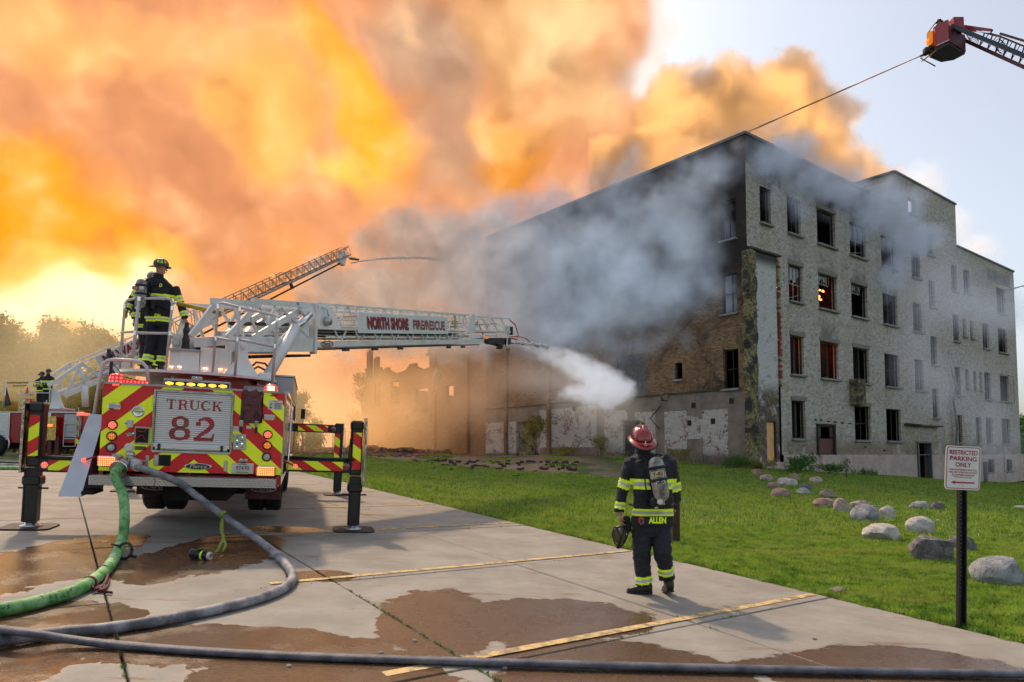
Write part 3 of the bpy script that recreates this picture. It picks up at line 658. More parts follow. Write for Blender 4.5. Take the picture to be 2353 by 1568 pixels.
m = MB(); m.box(PL(9.6, 12.2, .1), (.75, .04, 1.3), LZ @ Matrix.Rotation(.12, 3, 'Y')); bb(m, 'opening_panel', 'plywood', 'pale board hanging on the smoke hidden wall')  # panel stands in for an opening with orange smoke behind
# interior: charred floors, back walls, embers
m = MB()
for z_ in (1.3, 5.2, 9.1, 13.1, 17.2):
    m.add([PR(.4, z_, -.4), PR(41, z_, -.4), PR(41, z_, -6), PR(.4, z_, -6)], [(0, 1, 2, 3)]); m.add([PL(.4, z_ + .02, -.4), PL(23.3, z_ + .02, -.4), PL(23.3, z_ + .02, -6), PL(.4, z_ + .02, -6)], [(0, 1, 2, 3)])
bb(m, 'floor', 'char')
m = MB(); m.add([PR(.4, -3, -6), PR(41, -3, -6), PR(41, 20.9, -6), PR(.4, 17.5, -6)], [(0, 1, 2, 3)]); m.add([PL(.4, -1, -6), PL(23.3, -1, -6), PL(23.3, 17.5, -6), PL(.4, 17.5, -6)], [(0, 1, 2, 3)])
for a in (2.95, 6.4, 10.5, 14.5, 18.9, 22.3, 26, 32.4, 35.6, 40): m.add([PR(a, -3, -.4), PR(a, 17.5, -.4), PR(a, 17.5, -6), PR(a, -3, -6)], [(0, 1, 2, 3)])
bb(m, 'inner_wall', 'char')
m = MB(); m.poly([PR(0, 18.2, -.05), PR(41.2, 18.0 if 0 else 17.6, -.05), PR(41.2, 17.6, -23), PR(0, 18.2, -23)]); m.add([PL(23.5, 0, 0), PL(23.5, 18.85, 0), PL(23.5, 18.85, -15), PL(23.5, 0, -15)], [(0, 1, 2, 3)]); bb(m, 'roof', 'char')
random.seed(3)
for (s0, s1, z0, z1, n, dd) in [(4.1, 4.9, 7.6, 8.2, 9, 3.5), (7.5, 9.0, 7.0, 8.0, 22, 3.0), (4.3, 5.0, 10.9, 11.4, 6, 3), (8.2, 9.2, 10.9, 11.7, 9, 3.5), (19.6, 20.6, 6.6, 7.4, 5, 3)]:
    m = MB()
    for _ in range(n):
        dd = 1.3; p = PR(random.uniform(s0, s1) + dd * .42, random.uniform(z0, z1) + dd * .12, -dd + random.uniform(-.3, .3)); a = random.uniform(-.5, .5)
        m.tube([p + RF * (-.14), p + Vector((0, 0, .06)), p + RF * .14 + Vector((0, 0, a * .1))], .05, 5, rs=[.01, random.uniform(.03, .07), .008])
    o = m.build('flames', 'ember'); tag(o, {0: 'small red flames inside the leftmost third row window', 1: 'bright orange flames inside the second window of the third row', 2: 'faint red embers in the narrow window beside the pilaster'}.get(0), 'fire')
    o['label'] = {4.1: 'small red flame inside the narrow window two floors above the foundation', 7.5: 'brightest orange flames, inside the window above the brown door', 4.3: 'red embers behind the bent sash of the narrow upper window', 8.2: 'red embers high in the window with a row of broken panes', 19.6: 'faint ember glow in a window beyond the mist'}[s0]

# ================================================================== ruined annexe at the left
ann = empty('ruined_annexe', 'low burnt out brick annexe with ragged wall tops left of the burning building', 'building', tuple(PL(34, 1.2)))
ai = Matrix.Translation(-Vector(PL(34, 1.2)))
def ab(mb, name, mats, label=None): o = mb.build(name, mats, ann, label); o.matrix_basis = ai; return o
t = NT('scorched_brick'); p, s, z, v = wallcoord(t, False); b = bricktex(t, v, (.36, .20, .10), (.52, .33, .18), (.20, .13, .08)); c = t.mix(t.ramp(t.noise(.6, 5, v, .7), .4, .65, 0, .7), b.outputs['Color'], (.42, .27, .15))
c = t.mix(t.ramp(t.noise(1.2, 6, v, .7), .58, .7, 0, .7), c, (.14, .09, .06)); M['scorched_brick'] = t.bsdf(c, .9, 0, t.bump(t.math('ADD', t.math('MULTIPLY', b.outputs['Fac'], -1), t.noise(6, 6, v)), .05, 1))
AW = [(39.1, 41.9, 6.5, 8.55) if 0 else (41.2, 42.6, 6.45, 8.6), (37.6, 39.2, 6.5, 8.55), (32.3, 34.5, 5.5, 7.55), (35.6, 36.2, 4.5, 5.1), (31.6, 32.0, 4.4, 5.2), (28.2, 29.4, 5.9, 7.4)]
m = MB(); holes_wall(m, lambda s, z: PL(s, z, -.05), 23.5, 31.0, .5, 13.0, [h for h in AW if h[0] < 31], .35, -NL); holes_wall(m, lambda s, z: PL(s, z, -.05), 31.0, 44.4, .5, 9.2, [h for h in AW if h[0] > 31], .35, -NL)
# ragged tops, cell by cell
random.seed(21)
def rag(s0, s1, z0, f):
    s = s0
    while s < s1:
        w = random.uniform(.25, .6); h = max(.05, f(s) - z0 + random.uniform(-.18, .18)); m.box(PL(s + w / 2, z0 + h / 2 - .02, -.22), (w + .01, .33, h), LZ); s += w
rag(31, 44.4, 9.2, lambda s: 9.55 + .35 * math.sin(s * 1.3) + (1.0 if 31 <= s < 31.8 else 0) + (.8 if 41.3 < s < 42 else 0) + (.7 if 43.4 < s < 44.2 else 0))
rag(31, 32.6, 10.4, lambda s: 13.6 - (s - 31) * 2.2)
rag(43.5, 44.2, 9.2, lambda s: 12.2); rag(42.0, 42.5, 9.2, lambda s: 11.2)
ab(m, 'wall', 'scorched_brick')
m = MB(); m.box(PL(27.3, 10.35, .05), (7.6, .15, .12), LZ); m.box(PL(27.3, 9.9, .0), (7.6, .1, .06), LZ); ab(m, 'ledge', 'scorched_brick')
for s, h in [(26, 12.5), (31, 10.3)]: m = MB(); m.box(PL(s, h / 2 + .6, .12), (.35, .25, h), LZ); ab(m, 'pier', 'scorched_brick')
for w in AW[:3]:
    m = MB(); mid = (w[0] + w[1]) / 2
    for a in (w[0] + .04, w[1] - .04): m.box(PL(a, (w[2] + w[3]) / 2, -.2), (.08, .08, w[3] - w[2]), LZ)
    m.box(PL(mid, w[3] - .04, -.2), (w[1] - w[0], .08, .08), LZ); m.box(PL(mid, w[2] - .05, 0), (w[1] - w[0] + .2, .3, .1), LZ)
    if w is AW[1]: m.box(PL(w[0] + .8, w[3] - .4, -.2), (.05, .05, .8), LZ); m.box(PL(w[0] + .6, w[3] - .8, -.2), (1.0, .05, .06), LZ)
    ab(m, 'window', 'old_frame')
m = MB(); m.add([PL(44.4, .5, 0), PL(44.4, 9.0, 0), PL(44.4, 8.0, -12), PL(44.4, .5, -12)], [(0, 1, 2, 3)]); ab(m, 'inner_wall', 'scorched_brick')
m = MB(); m.lathe([(.02, 9.0), (.5, 8.1), (.12, 7.4), (.02, 7.0)], 8, PL(29.6, 0, .6) - Vector((0, 0, 0)), Matrix.Rotation(.15, 3, 'X')); ab(m, 'hanging_lamp_hood', 'pale_frame')
# rubble
random.seed(8)
m = MB(); mat('burnt_rubble', (.22, .12, .07), .95, var=.7, vscale=1.5, bump=.03)
def chunk(m, p, s):
    r = Matrix.Rotation(random.uniform(0, 6.28), 3, 'Z') @ Matrix.Rotation(random.uniform(-.7, .7), 3, 'X'); m.box(p, (s * random.uniform(.6, 1.9), s * random.uniform(.5, 1.2), s * random.uniform(.3, .8)), r)
for _ in range(1500):
    s = random.uniform(26, 46); o = random.gauss(6, 2.4); 
    if o < 1: continue
    x, y = (PL(s, 0, o)).xy; hmax = max(0, 1.0 - abs(o - 6) / 4.0) * (1 if s > 31 else .4); chunk(m, Vector((x, y, T1(x, y) + random.uniform(0, hmax * .55))), random.uniform(.15, .6))
for _ in range(700):
    s = random.uniform(15, 46); o = random.uniform(8, 18); x, y = (PL(s, 0, o)).xy; chunk(m, Vector((x, y, T1(x, y) + .03)), random.uniform(.08, .26))
tag(m.build('rubble', 'burnt_rubble'), 'heap of burnt bricks and planks at the foot of the ruined annexe', 'rubble', kind='stuff')
q = MB(); q.box((0, 0, 0), (.26, .13, .09), None, .01); mat('black_brick', (.06, .035, .026), .9); meb = q.mesh('fallen_brick', 'black_brick')
pts = []
for _ in range(90):
    px = random.uniform(950, 1330); py = 1056 + (px - 950) * .02 + abs(random.gauss(0, 9)); p = ground_at(px, py)
    o = meshcopy('fallen_brick', meb, None); o.location = p + Vector((0, 0, .05)); o.rotation_euler = (random.uniform(-.2, .2), random.uniform(-.2, .2), random.uniform(0, 3)); tag(o, 'charred brick lying loose between the rubble heap and the lawn', 'brick', 'charred bricks scattered in front of the ruin')
# ------------------------------------------------------------------ far right house
mat('tan_wall', (.42, .28, .16), .8, var=.1); mat('roof_grey', (.09, .09, .1), .8); mat('black_letter', (.02, .02, .02), .6)
hb = empty('tan_house', 'tan building with black wall lettering just past the far end of the brick building', 'building', (62, 66, -1.5))
m = MB(); m.box((0, 0, 2.2), (16, 9, 4.6)); m.build('wall', 'tan_wall', hb); m = MB(); m.box((0, 0, 4.75), (17, 10, .5), None, .1); m.build('roof', 'roof_grey', hb)
m = MB(); m.box((-4, -4.53, 1.6), (1.6, .08, 1.4)); m.build('window', 'old_frame', hb)
text('lettering', 'RV\nND', .9, 'black_letter', hb, frame((-6.6, -4.53, 3.0), (1, 0, 0), (0, 0, 1), (0, -1, 0)))
# ================================================================== shared vehicle materials
FY = (.72, .86, .02); RD = (.50, .012, .018)
def chevron(name, slope, period, phase=0.0, axis=0, mirror=False):
    t = NT(name); o = t.obj(); x, y, z = t.xyz(o); h = (x, y, z)[axis]
    if mirror: h = t.math('ABSOLUTE', h)
    u = t.math('ADD', z, t.math('MULTIPLY', h, slope)); f = t.math('FRACT', t.math('ADD', t.math('DIVIDE', u, period), phase)); k = t.math('LESS_THAN', f, .5)
    d = t.noise(5, 4, o); dirt = t.ramp(t.noise(2.2, 6, o, .7), .58, .75, 0, .35)
    c = t.mix(k, t.mix(d, (.66, .82, .01), (.74, .88, .03)), t.mix(d, (.46, .010, .014), (.54, .016, .022))); c = t.mix(dirt, c, (.12, .10, .04)); c = t.mix(t.ramp(t.noise(120, 2, o), .68, .74, 0, .5), c, (.3, .28, .1))
    M[name] = t.bsdf(c, .32, 0, t.bump(t.noise(40, 3, o), .0015), .5, c, .10); return M[name]  # slight emission in the stripe colours brightens the panels
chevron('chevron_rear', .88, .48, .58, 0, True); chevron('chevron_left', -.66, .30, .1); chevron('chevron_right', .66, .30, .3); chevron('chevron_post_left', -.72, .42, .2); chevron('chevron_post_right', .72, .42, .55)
mat('red_paint', (.40, .012, .014), .22, var=.06, vscale=2, coat=.6); mat('dark_red_vinyl', (.11, .018, .02), .35, var=.3, vscale=5, bump=.02, bscale=9)
mat('white_paint', (.88, .88, .86), .35, var=.06, vscale=1.5, dirt=.35, coat=.2); mat('ladder_grey', (.80, .80, .78), .42, var=.12, vscale=3, dirt=.4)
mat('rail_grey', (.60, .61, .62), .5, var=.1); mat('chrome', (.80, .80, .80), .12, 1, var=.05); mat('dull_alu', (.55, .56, .58), .34, .85, var=.15, vscale=3, dirt=.3)
mat('black_steel', (.014, .015, .017), .38, var=.4, vscale=5, dirt=.2, bump=.003, bscale=30); mat('rubber', (.018, .018, .018), .75, var=.3, bump=.006, bscale=40); mat('black_plastic', (.02, .02, .022), .45)
mat('under_black', (.01, .01, .01), .8, var=.3)
mat('yellow_pad', (.42, .28, .015), .6, var=.25, vscale=9); mat('cyl_grey', (.84, .84, .82), .35, var=.06)
mat('red_letter', (.36, .012, .016), .5); mat('sign_white', (.78, .79, .78), .4, var=.03); mat('shadow_blue', (.03, .045, .07), .5); mat('plate_white', (.72, .70, .60), .5); mat('label_white', (.75, .75, .72), .5)
mat('lens_clear', (.55, .55, .57), .15); mat('hose_orange', (.5, .06, .02), .5)
t = NT('tread_plate'); o = t.obj(); x, y, z = t.xyz(o)
w1 = t.n('TexWave', wave_type='BANDS'); t.set(w1.inputs['Vector'], t.comb(t.math('ADD', x, z), t.math('ADD', y, 0), 0)); w1.inputs['Scale'].default_value = 11
v2 = t.voro(15, t.comb(t.math('ADD', x, z), t.math('SUBTRACT', z, x), y), rnd=0); hh = t.ramp(v2.outputs['Distance'], .25, .15)
M['tread_plate'] = t.bsdf(t.mix(hh, (.38, .39, .41), (.95, .95, .95)), .32, .6, t.bump(hh, .012, 1))
t = NT('mirror_steel'); o = t.pos(); nz_ = t.noise(7, 3, o, .5, 1.5); M['mirror_steel'] = t.bsdf(t.mix(t.ramp(nz_, .3, .7), (.35, .33, .32), (.75, .72, .7)), .14, 1, t.bump(nz_, .01))
def lamp(name, base, em, st, dots=None):
    t = NT(name); o = t.obj(); x, y, z = t.xyz(o); v = t.voro(dots or 45, t.comb(x, z, 0), rnd=0.0); k = t.ramp(v.outputs['Distance'], .42, .18)
    M[name] = t.bsdf(base, .2, 0, None, .6, t.mix(k, tuple(c * .5 for c in em), em), t.math('ADD', .25 * st, t.math('MULTIPLY', k, st)))
lamp('lamp_red', (.4, .01, .01), (1, .10, .06), 3.0); lamp('lamp_hot', (.5, .05, .02), (1, .20, .05), 3.6, 38); lamp('lamp_amber', (.5, .14, .01), (1, .28, .03), .8); lamp('lamp_yellow', (.6, .3, .02), (1, .40, .03), 4.2, 60); lamp('lamp_beacon', (.5, .01, .02), (1, .06, .05), 1.6, 20); lamp('lamp_core', (.5, .1, .02), (1, .36, .14), 9, 40)
lamp('lamp_green', (.05, .2, .1), (.3, 1, .6), 2.5)
# letter paint interrupted by the joints of the shutter slats
t = NT('slat_letter'); o = t.pos(); M['slat_letter'] = t.bsdf((.40, .014, .02), .45)

def strokes(mb, glyphs, O, ex, ez, n, sx, sz, cuts=None, th=.003):
    """poster letters from thick and thin strokes; each stroke a strip (pts, widths)"""
    for (pts, ws) in glyphs:
        P = [Vector((p[0], p[1])) for p in pts]; L = []
        for i, p in enumerate(P):
            d = (P[min(i + 1, len(P) - 1)] - P[max(i - 1, 0)]).normalized(); nn = Vector((-d.y, d.x)); w = ws[i] if isinstance(ws, (list, tuple)) else ws
            L.append((p + nn * w / 2, p - nn * w / 2))
        for (a, b), (c, d) in zip(L, L[1:]):
            q = [O + ex * (v.x * sx) + ez * (v.y * sz) + n * th for v in (a, b, d, c)]; mb.add(q, [(0, 1, 2, 3)])
def arc(cx, cy, rx, ry, a0, a1, n=12): return [(cx + rx * math.cos(R_(a0 + (a1 - a0) * k / n)), cy + ry * math.sin(R_(a0 + (a1 - a0) * k / n))) for k in range(n + 1)]
TH, TN = .19, .075
GL = {'T': [([(.05, .965), (.85, .965)], TN), ([(.08, 1), (.08, .72)], TN), ([(.82, 1), (.82, .72)], TN), ([(.45, 1), (.45, 0)], TH), ([(.25, .035), (.65, .035)], TN)],
      'R': [([(.22, 1), (.22, 0)], TH), ([(.02, .965), (.5, .965)], TN), ([(.02, .035), (.42, .035)], TN), (arc(.5, .74, .22, .23, 90, -90), [.07] + [.12] * 3 + [.19] * 5 + [.12] * 3 + [.07]), ([(.3, .51), (.5, .51)], TN), (arc(.46, .2, .22, .3, 80, 0, 6) + [(.70, .04), (.9, .04)], [.1, .13, .16, .18, .18, .17, .15, .1, .06])],
      'U': [([(.2, 1), (.2, .35)], TH), ([(.02, .965), (.4, .965)], TN), ([(.78, 1), (.78, .35)], .1), ([(.62, .965), (.94, .965)], TN), (arc(.49, .36, .29, .33, 180, 360), [.19, .18, .16, .13, .1, .08, .07, .08, .08, .09, .09, .1, .1])],
      'C': [(arc(.5, .5, .36, .46, 45, 315, 18), [.08, .08, .08, .1, .13, .16, .19, .2, .2, .2, .2, .2, .19, .16, .13, .1, .08, .08, .08]), ([(.78, 1), (.78, .66)], TN), ([(.80, .3), (.80, .06)], .05)],
      'K': [([(.2, 1), (.2, 0)], TH), ([(.02, .965), (.4, .965)], TN), ([(.02, .035), (.4, .035)], TN), ([(.28, .42), (.74, .96)], .08), ([(.56, .965), (.92, .965)], TN), ([(.42, .6), (.76, .04)], TH), ([(.56, .035), (.96, .035)], TN)],
      '8': [(arc(.45, .74, .26, .21, 0, 360, 20), [.2 if abs(math.cos(R_(18 * k))) > .6 else .12 for k in range(21)]), (arc(.45, .27, .33, .225, 0, 360, 20), [.22 if abs(math.cos(R_(18 * k))) > .6 else .12 for k in range(21)])],
      '2': [([(.2, .63), (.2, .80)], .2), (arc(.46, .70, .30, .24, 150, -20, 12) + [(.55, .42), (.3, .24), (.14, .08)], [.1, .1, .1, .1, .12, .16, .2, .22, .22, .22, .2, .2, .19, .18, .15, .1]), ([(.08, .07), (.84, .07)], .16), ([(.80, .07), (.84, .3)], .09), ([(.08, .0), (.08, .16)], .08)]}

# ================================================================== truck frame
U3 = Vector((.0445, -.029, 1)).normalized(); HD = Vector((-.284, .959, 0)); HD = (HD - U3 * HD.dot(U3)).normalized(); RT = HD.cross(U3)
TO = Vector((-4.7, 10.3, lotz(-4.7, 10.3))); TM = frame(TO, RT, HD, U3)
truck = empty('fire_truck', 'red and lime striped aerial ladder truck seen from behind, stabiliser legs down on the concrete', 'fire truck', mw=TM)
V = Vector
def part(mb, name, mats, label=None, parent=truck): return mb.build(name, mats, parent, label)
def bx(name, c, d, m, bev=.0, parent=truck, rot=None, label=None): q = MB(); q.box(c, d, rot, bev); return q.build(name, m, parent, label)
# body: rear wall with the shutter opening, sides, deck
m = MB()
def rear_rect(m, x0, x1, z0, z1, y=0.0): m.add([(x0, y, z0), (x1, y, z0), (x1, y, z1), (x0, y, z1)], [(0, 1, 2, 3)])
XS = [-1.235, -.545, .47, .60, .91, 1.215]; rear_rect(m, -1.235, -.575, .97, 2.2); rear_rect(m, -.575, .50, .97, 1.255); rear_rect(m, .50, 1.215, .97, 1.74); rear_rect(m, .50, .60, 1.74, 2.2); rear_rect(m, .91, 1.215, 1.74, 2.2); rear_rect(m, -.575, .50, 2.155, 2.2)
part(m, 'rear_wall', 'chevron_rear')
m = MB(); m.box((1.195, 3.9, 1.5), (.05, 7.7, 1.38)); m.box((-1.215, 3.9, 1.5), (.05, 7.7, 1.38)); m.box((0, 3.9, 2.14), (2.4, 7.7, .05)); m.box((0, 3.9, .9), (2.3, 7.6, .06)); part(m, 'body', 'red_paint')
m = MB(); m.box((-.04, .35, 1.7), (1.0, .02, .9)); m.box((.755, .3, 1.97), (.32, .02, .5)); part(m, 'locker', 'under_black')
# compartment shutters and trim along the right side, wheel arches
for y0 in (.25, 1.5, 4.4, 5.8):
    m = MB()
    for k in range(14): m.box((1.225, y0 + .5, 1.14 + k * .07), (.012, 1.0, .062), None, .004)
    part(m, 'side_shutter', 'dull_alu')
m = MB(); m.box((1.235, 3.9, 2.21), (.05, 7.7, .05)); m.box((1.225, .03, 1.6), (.03, .03, 1.2)); m.box((1.23, 3.9, .96), (.05, 7.7, .05)); part(m, 'trim', 'chrome')
m = MB(); m.box((-.05, .0, 2.215), (2.36, .06, .03)); part(m, 'top_trim', 'tread_plate')
# rear step bumper of tread plate
for (x0, x1) in ((-1.29, -.98), (-.978, -.46), (-.458, 1.165)): bx('bumper', ((x0 + x1) / 2, -.11, .85), (x1 - x0 - .004, .28, .135), 'tread_plate', .008)
m = MB()
for i in range(96):
    for j in range(4):
        sg_ = 1 if (i + j) % 2 else -1; m.box((-1.27 + i * .0254, -.2515, .802 + j * .032), (.026, .005, .007), Matrix.Rotation(sg_ * .8, 3, 'Y'))
m.build('tread_ribs', 'chrome', truck)['kind'] = 'stuff'
bx('bumper_end', (1.17, .1, .87), (.04, .5, .16), 'red_paint', .01)
# shutter door
sd = bx('shutter_frame', (-.0375, -.012, 2.145), (1.09, .035, .035), 'chrome', .004)
for x in (-.565, .49): bx('frame_side', (x + .0, -.012, 1.705), (.03, .035, .87), 'chrome', .004, sd)
bx('pull_bar', (-.04, -.03, 1.31), (.98, .03, .04), 'chrome', .01, sd); bx('sill_plate', (-.04, -.012, 1.27), (1.06, .035, .035), 'dull_alu', .004, sd)
bx('bottom_rail', (-.04, -.018, 1.36), (1.02, .03, .06), 'sign_white', .005, sd)
for x in (-.47, .37): bx('stop_block', (x, -.035, 1.335), (.035, .04, .09), 'black_plastic', .004, sd)
SL0, SLP, NSL = 1.392, .0307, 24
me_s = MB(); me_s.box((0, 0, 0), (1.02, .014, SLP - .004), None, .004); me_s = me_s.mesh('slat', 'sign_white')
for k in range(NSL): meshcopy('slat', me_s, sd, loc=(-.0375, .0, SL0 + (k + .5) * SLP))
def slat_text(word, x0, x1, z0, z1, adv, name, label):
    n = len(word); w = (x1 - x0) / n; mb = MB(); g = MB()
    for i, ch in enumerate(word): strokes(g, GL[ch], Vector((x0 + i * w + w * .03, 0, z0)), Vector((1, 0, 0)), Vector((0, 0, 1)), Vector((0, -1, 0)), w * 1.02, z1 - z0)
    # clip every quad against the slats, so the white joints show through the paint
    for f in g.f:
        q = [Vector(g.v[i]) for i in f]; zmin = min(p.z for p in q); zmax = max(p.z for p in q)
        for k in range(NSL):
            a = SL0 + k * SLP + .0035; b = SL0 + (k + 1) * SLP - .0035
            if b <= zmin or a >= zmax: continue
            pl = q
            for lim, sg in ((a, 1), (b, -1)):
                out = []
                for i in range(len(pl)):
                    p, r = pl[i], pl[(i + 1) % len(pl)]; ip = (p.z - lim) * sg >= 0; ir = (r.z - lim) * sg >= 0
                    if ip: out.append(p)
                    if ip != ir: out.append(p + (r - p) * ((lim - p.z) / (r.z - p.z)))
                pl = out
                if len(pl) < 3: break
            if len(pl) >= 3: mb.add([Vector((p.x, -.0095, p.z)) for p in pl], [tuple(range(len(pl)))])
    mb.build(name, 'slat_letter', sd, label)
slat_text('TRUCK', -.42, .35, 1.885, 2.025, .15, 'lettering', 'red word TRUCK'); slat_text('82', -.37, .28, 1.44, 1.785, .3, 'lettering', 'large red number 82')
# red vinyl cover with two black straps in the slot at the right
m = MB(); vs = []; nx_, nz_ = 6, 12
for j in range(nz_ + 1):
    for i in range(nx_ + 1):
        x = .615 + .28 * i / nx_; z = 2.22 - .49 * j / nz_; vs.append((x + .01 * math.sin(j), -.03 - .035 * abs(math.sin(i * 1.1 + j * .5)) * (.4 + .6 * j / nz_), z + .02 * math.sin(i * 2.1) * (1 - j / nz_)))
m.smooth = True; m.add(vs, [(j * (nx_ + 1) + i, j * (nx_ + 1) + i + 1, (j + 1) * (nx_ + 1) + i + 1, (j + 1) * (nx_ + 1) + i) for j in range(nz_) for i in range(nx_)]); part(m, 'vinyl_cover', 'dark_red_vinyl')
for x in (.625, .835): bx('strap', (x, -.075, 1.745), (.042, .012, .32), 'black_plastic', .003); bx('buckle', (x, -.09, 1.72), (.055, .02, .09), 'chrome', .005)
# lamps
for x in (-1.075, 1.005): bx('scene_light', (x, -.025, 1.885 if x < 0 else 1.83), (.175, .05, .085), 'chrome', .02); bx('lens', (x, -.052, 1.885 if x < 0 else 1.83), (.14, .01, .06), 'lens_clear', .004)
def round_lamp(x, z, r, m_, nm='round_lamp'):
    q = MB(); q.lathe([(r + .018, 0), (r + .018, .02), (r, .028), (r - .002, .018)], 20, (x, 0, z), Matrix.Rotation(PI / 2, 3, 'X')); a = part(q, nm, 'black_plastic'); q = MB(); q.lathe([(r, .014), (r * .7, .026), (.001, .03)], 20, (x, 0, z), Matrix.Rotation(PI / 2, 3, 'X')); q.build('lens', m_, a)
for x, zz in ((-1.09, (1.62, 1.46, 1.30)), (1.0, (1.57, 1.405, 1.235))):
    for z, mm in zip(zz, ('lamp_red', 'lamp_amber', 'lens_clear')): round_lamp(x, z, .052, mm)
for (x, z, w) in ((-1.12, 1.105, .22), (1.0, 1.02, .25)):
    a = bx('warning_light', (x, -.03, z), (w + .03, .06, .15), 'chrome', .015); bx('lens', (x, -.066, z), (w, .015, .125), 'lamp_hot', .006, a)
m = MB(); m.lathe([(.085, 0), (.085, .02), (.07, .03), (.045, .012), (.001, .012)], 22, (-.77, 0, 1.83), Matrix.Rotation(PI / 2, 3, 'X')); hd = part(m, 'latch', 'chrome'); bx('handle', (-.77, -.035, 1.83), (.11, .02, .022), 'chrome', .006, hd)
bx('door_panel', (-.77, -.006, 1.9), (.34, .012, .60), 'chevron_rear', .0); 
m = MB(); m.box((-.7, -.012, 1.485), (.20, .025, .25), None, .006); ib = part(m, 'inlet_box', 'chrome'); bx('inlet_recess', (-.7, -.026, 1.485), (.165, .006, .205), 'under_black', 0, ib); q = MB(); q.tube([(-.77, -.035, 1.44), (-.70, -.04, 1.5), (-.66, -.035, 1.43)], .006, 5); q.tube([(-.76, -.035, 1.55), (-.68, -.04, 1.54), (-.64, -.035, 1.57)], .007, 5); q.build('cord', 'hose_orange', ib)
m = MB(); m.box((-.86, -.03, 1.645), (.075, .06, .11), None, .012); m.cyl((-.93, -.03, 1.66), (-.9, -.03, 1.65), .02); part(m, 'power_socket', 'rail_grey')
m = MB(); m.box((-.86, -.02, 1.50), (.11, .04, .05), Matrix.Rotation(-.25, 3, 'Y'), .015); part(m, 'chrome_light', 'chrome'); m = MB(); m.box((.675, -.02, 1.17), (.13, .045, .06), None, .02); part(m, 'plate_light', 'chrome')
m = MB(); m.lathe([(.062, 0), (.062, .03), (.05, .035), (.001, .03)], 20, (-.86, 0, 1.31), Matrix.Rotation(PI / 2, 3, 'X')); part(m, 'gauge', 'label_white')
a = bx('knob_panel', (-.715, -.01, 1.305), (.14, .02, .05), 'black_plastic', .004)
for k in range(5): bx('knob', (-.765 + k * .025, -.025, 1.305), (.012, .02, .014), 'chrome', .003, a)
a = bx('control_panel', (.61, -.012, 1.445), (.18, .025, .23), 'dull_alu', .005)
for i in range(2):
    for j in range(4): bx('control_lamp', (.575 + .07 * i, -.03, 1.37 + .05 * j), (.02, .015, .014), 'lamp_green' if (i + j) % 2 == 0 else 'black_plastic', .003, a)
a = bx('step_light', (-.5, -.012, 1.14), (.07, .025, .16), 'dull_alu', .01); bx('dark_recess', (-.375, -.004, 1.14), (.13, .008, .16), 'under_black'); bx('hatch_plate', (-.47, -.008, 1.14), (.06, .02, .16), 'rubber', .01)
for x in (-.62, .435): bx('grab_slot', (x, -.01, 1.08 + (.04 if x < 0 else 0)), (.05, .02, .17), 'dull_alu', .02)
m = MB(); m.lathe([(.19, 0), (.19, .012), (.17, .018), (.001, .02)], 28, (.06, 0, 1.065), Matrix.Rotation(PI / 2, 3, 'X'), 1, .26); lg = part(m, 'badge', 'chrome'); m = MB(); m.lathe([(.168, .019), (.001, .0225)], 28, (.06, 0, 1.065), Matrix.Rotation(PI / 2, 3, 'X'), 1, .24); m.build('badge_field', 'shadow_blue', lg)
FX = lambda x, y, z: frame((x, y, z), (1, 0, 0), (0, 0, 1), (0, -1, 0))
text('badge_script', 'Pierce', .085, 'chrome', truck, FX(.06, -.026, 1.065), .24, bold=.001, shear=.35)
a = bx('licence_plate', (.67, -.014, 1.055), (.31, .012, .155), 'plate_white', .004); text('plate_number', '97470', .085, 'black_letter', a, FX(.67, -.023, 1.055), .18); text('plate_text', 'WISCONSIN', .026, 'black_letter', a, FX(.67, -.023, .995), .16); text('plate_text', 'MUNICIPAL', .022, 'black_letter', a, FX(.67, -.023, 1.115), .13)
a = bx('warning_label', (1.085, -.006, 2.02), (.2, .006, .14), 'label_white'); text('label_text', 'DANGER', .02, 'red_letter', a, FX(1.085, -.011, 2.078)); q = MB(); [q.box((1.12, -.011, 2.05 - k * .012), (.1, .002, .004)) for k in range(8)]; q.box((1.02, -.011, 2.03), (.012, .002, .05), Matrix.Rotation(.5, 3, 'Y')); q.box((1.02, -.011, 1.98), (.03, .002, .02)); q.build('label_print', 'black_letter', a)
bx('label', (.54, -.006, 1.64), (.09, .006, .075), 'label_white'); bx('label', (.73, -.006, 1.67), (.075, .006, .045), 'label_white')
for x in (-.15, -.03, .1): bx('marker_lamp', (x, -.012, 2.185), (.07, .02, .016), 'red_paint', .004)
bx('marker_lamp', (-1.08, -.012, 2.19), (.09, .02, .018), 'lamp_red', .004); bx('marker_lamp', (1.05, -.012, 2.16), (.09, .02, .018), 'red_paint', .004); bx('reflector', (.8, -.01, .995), (.08, .01, .035), 'red_paint', .003)
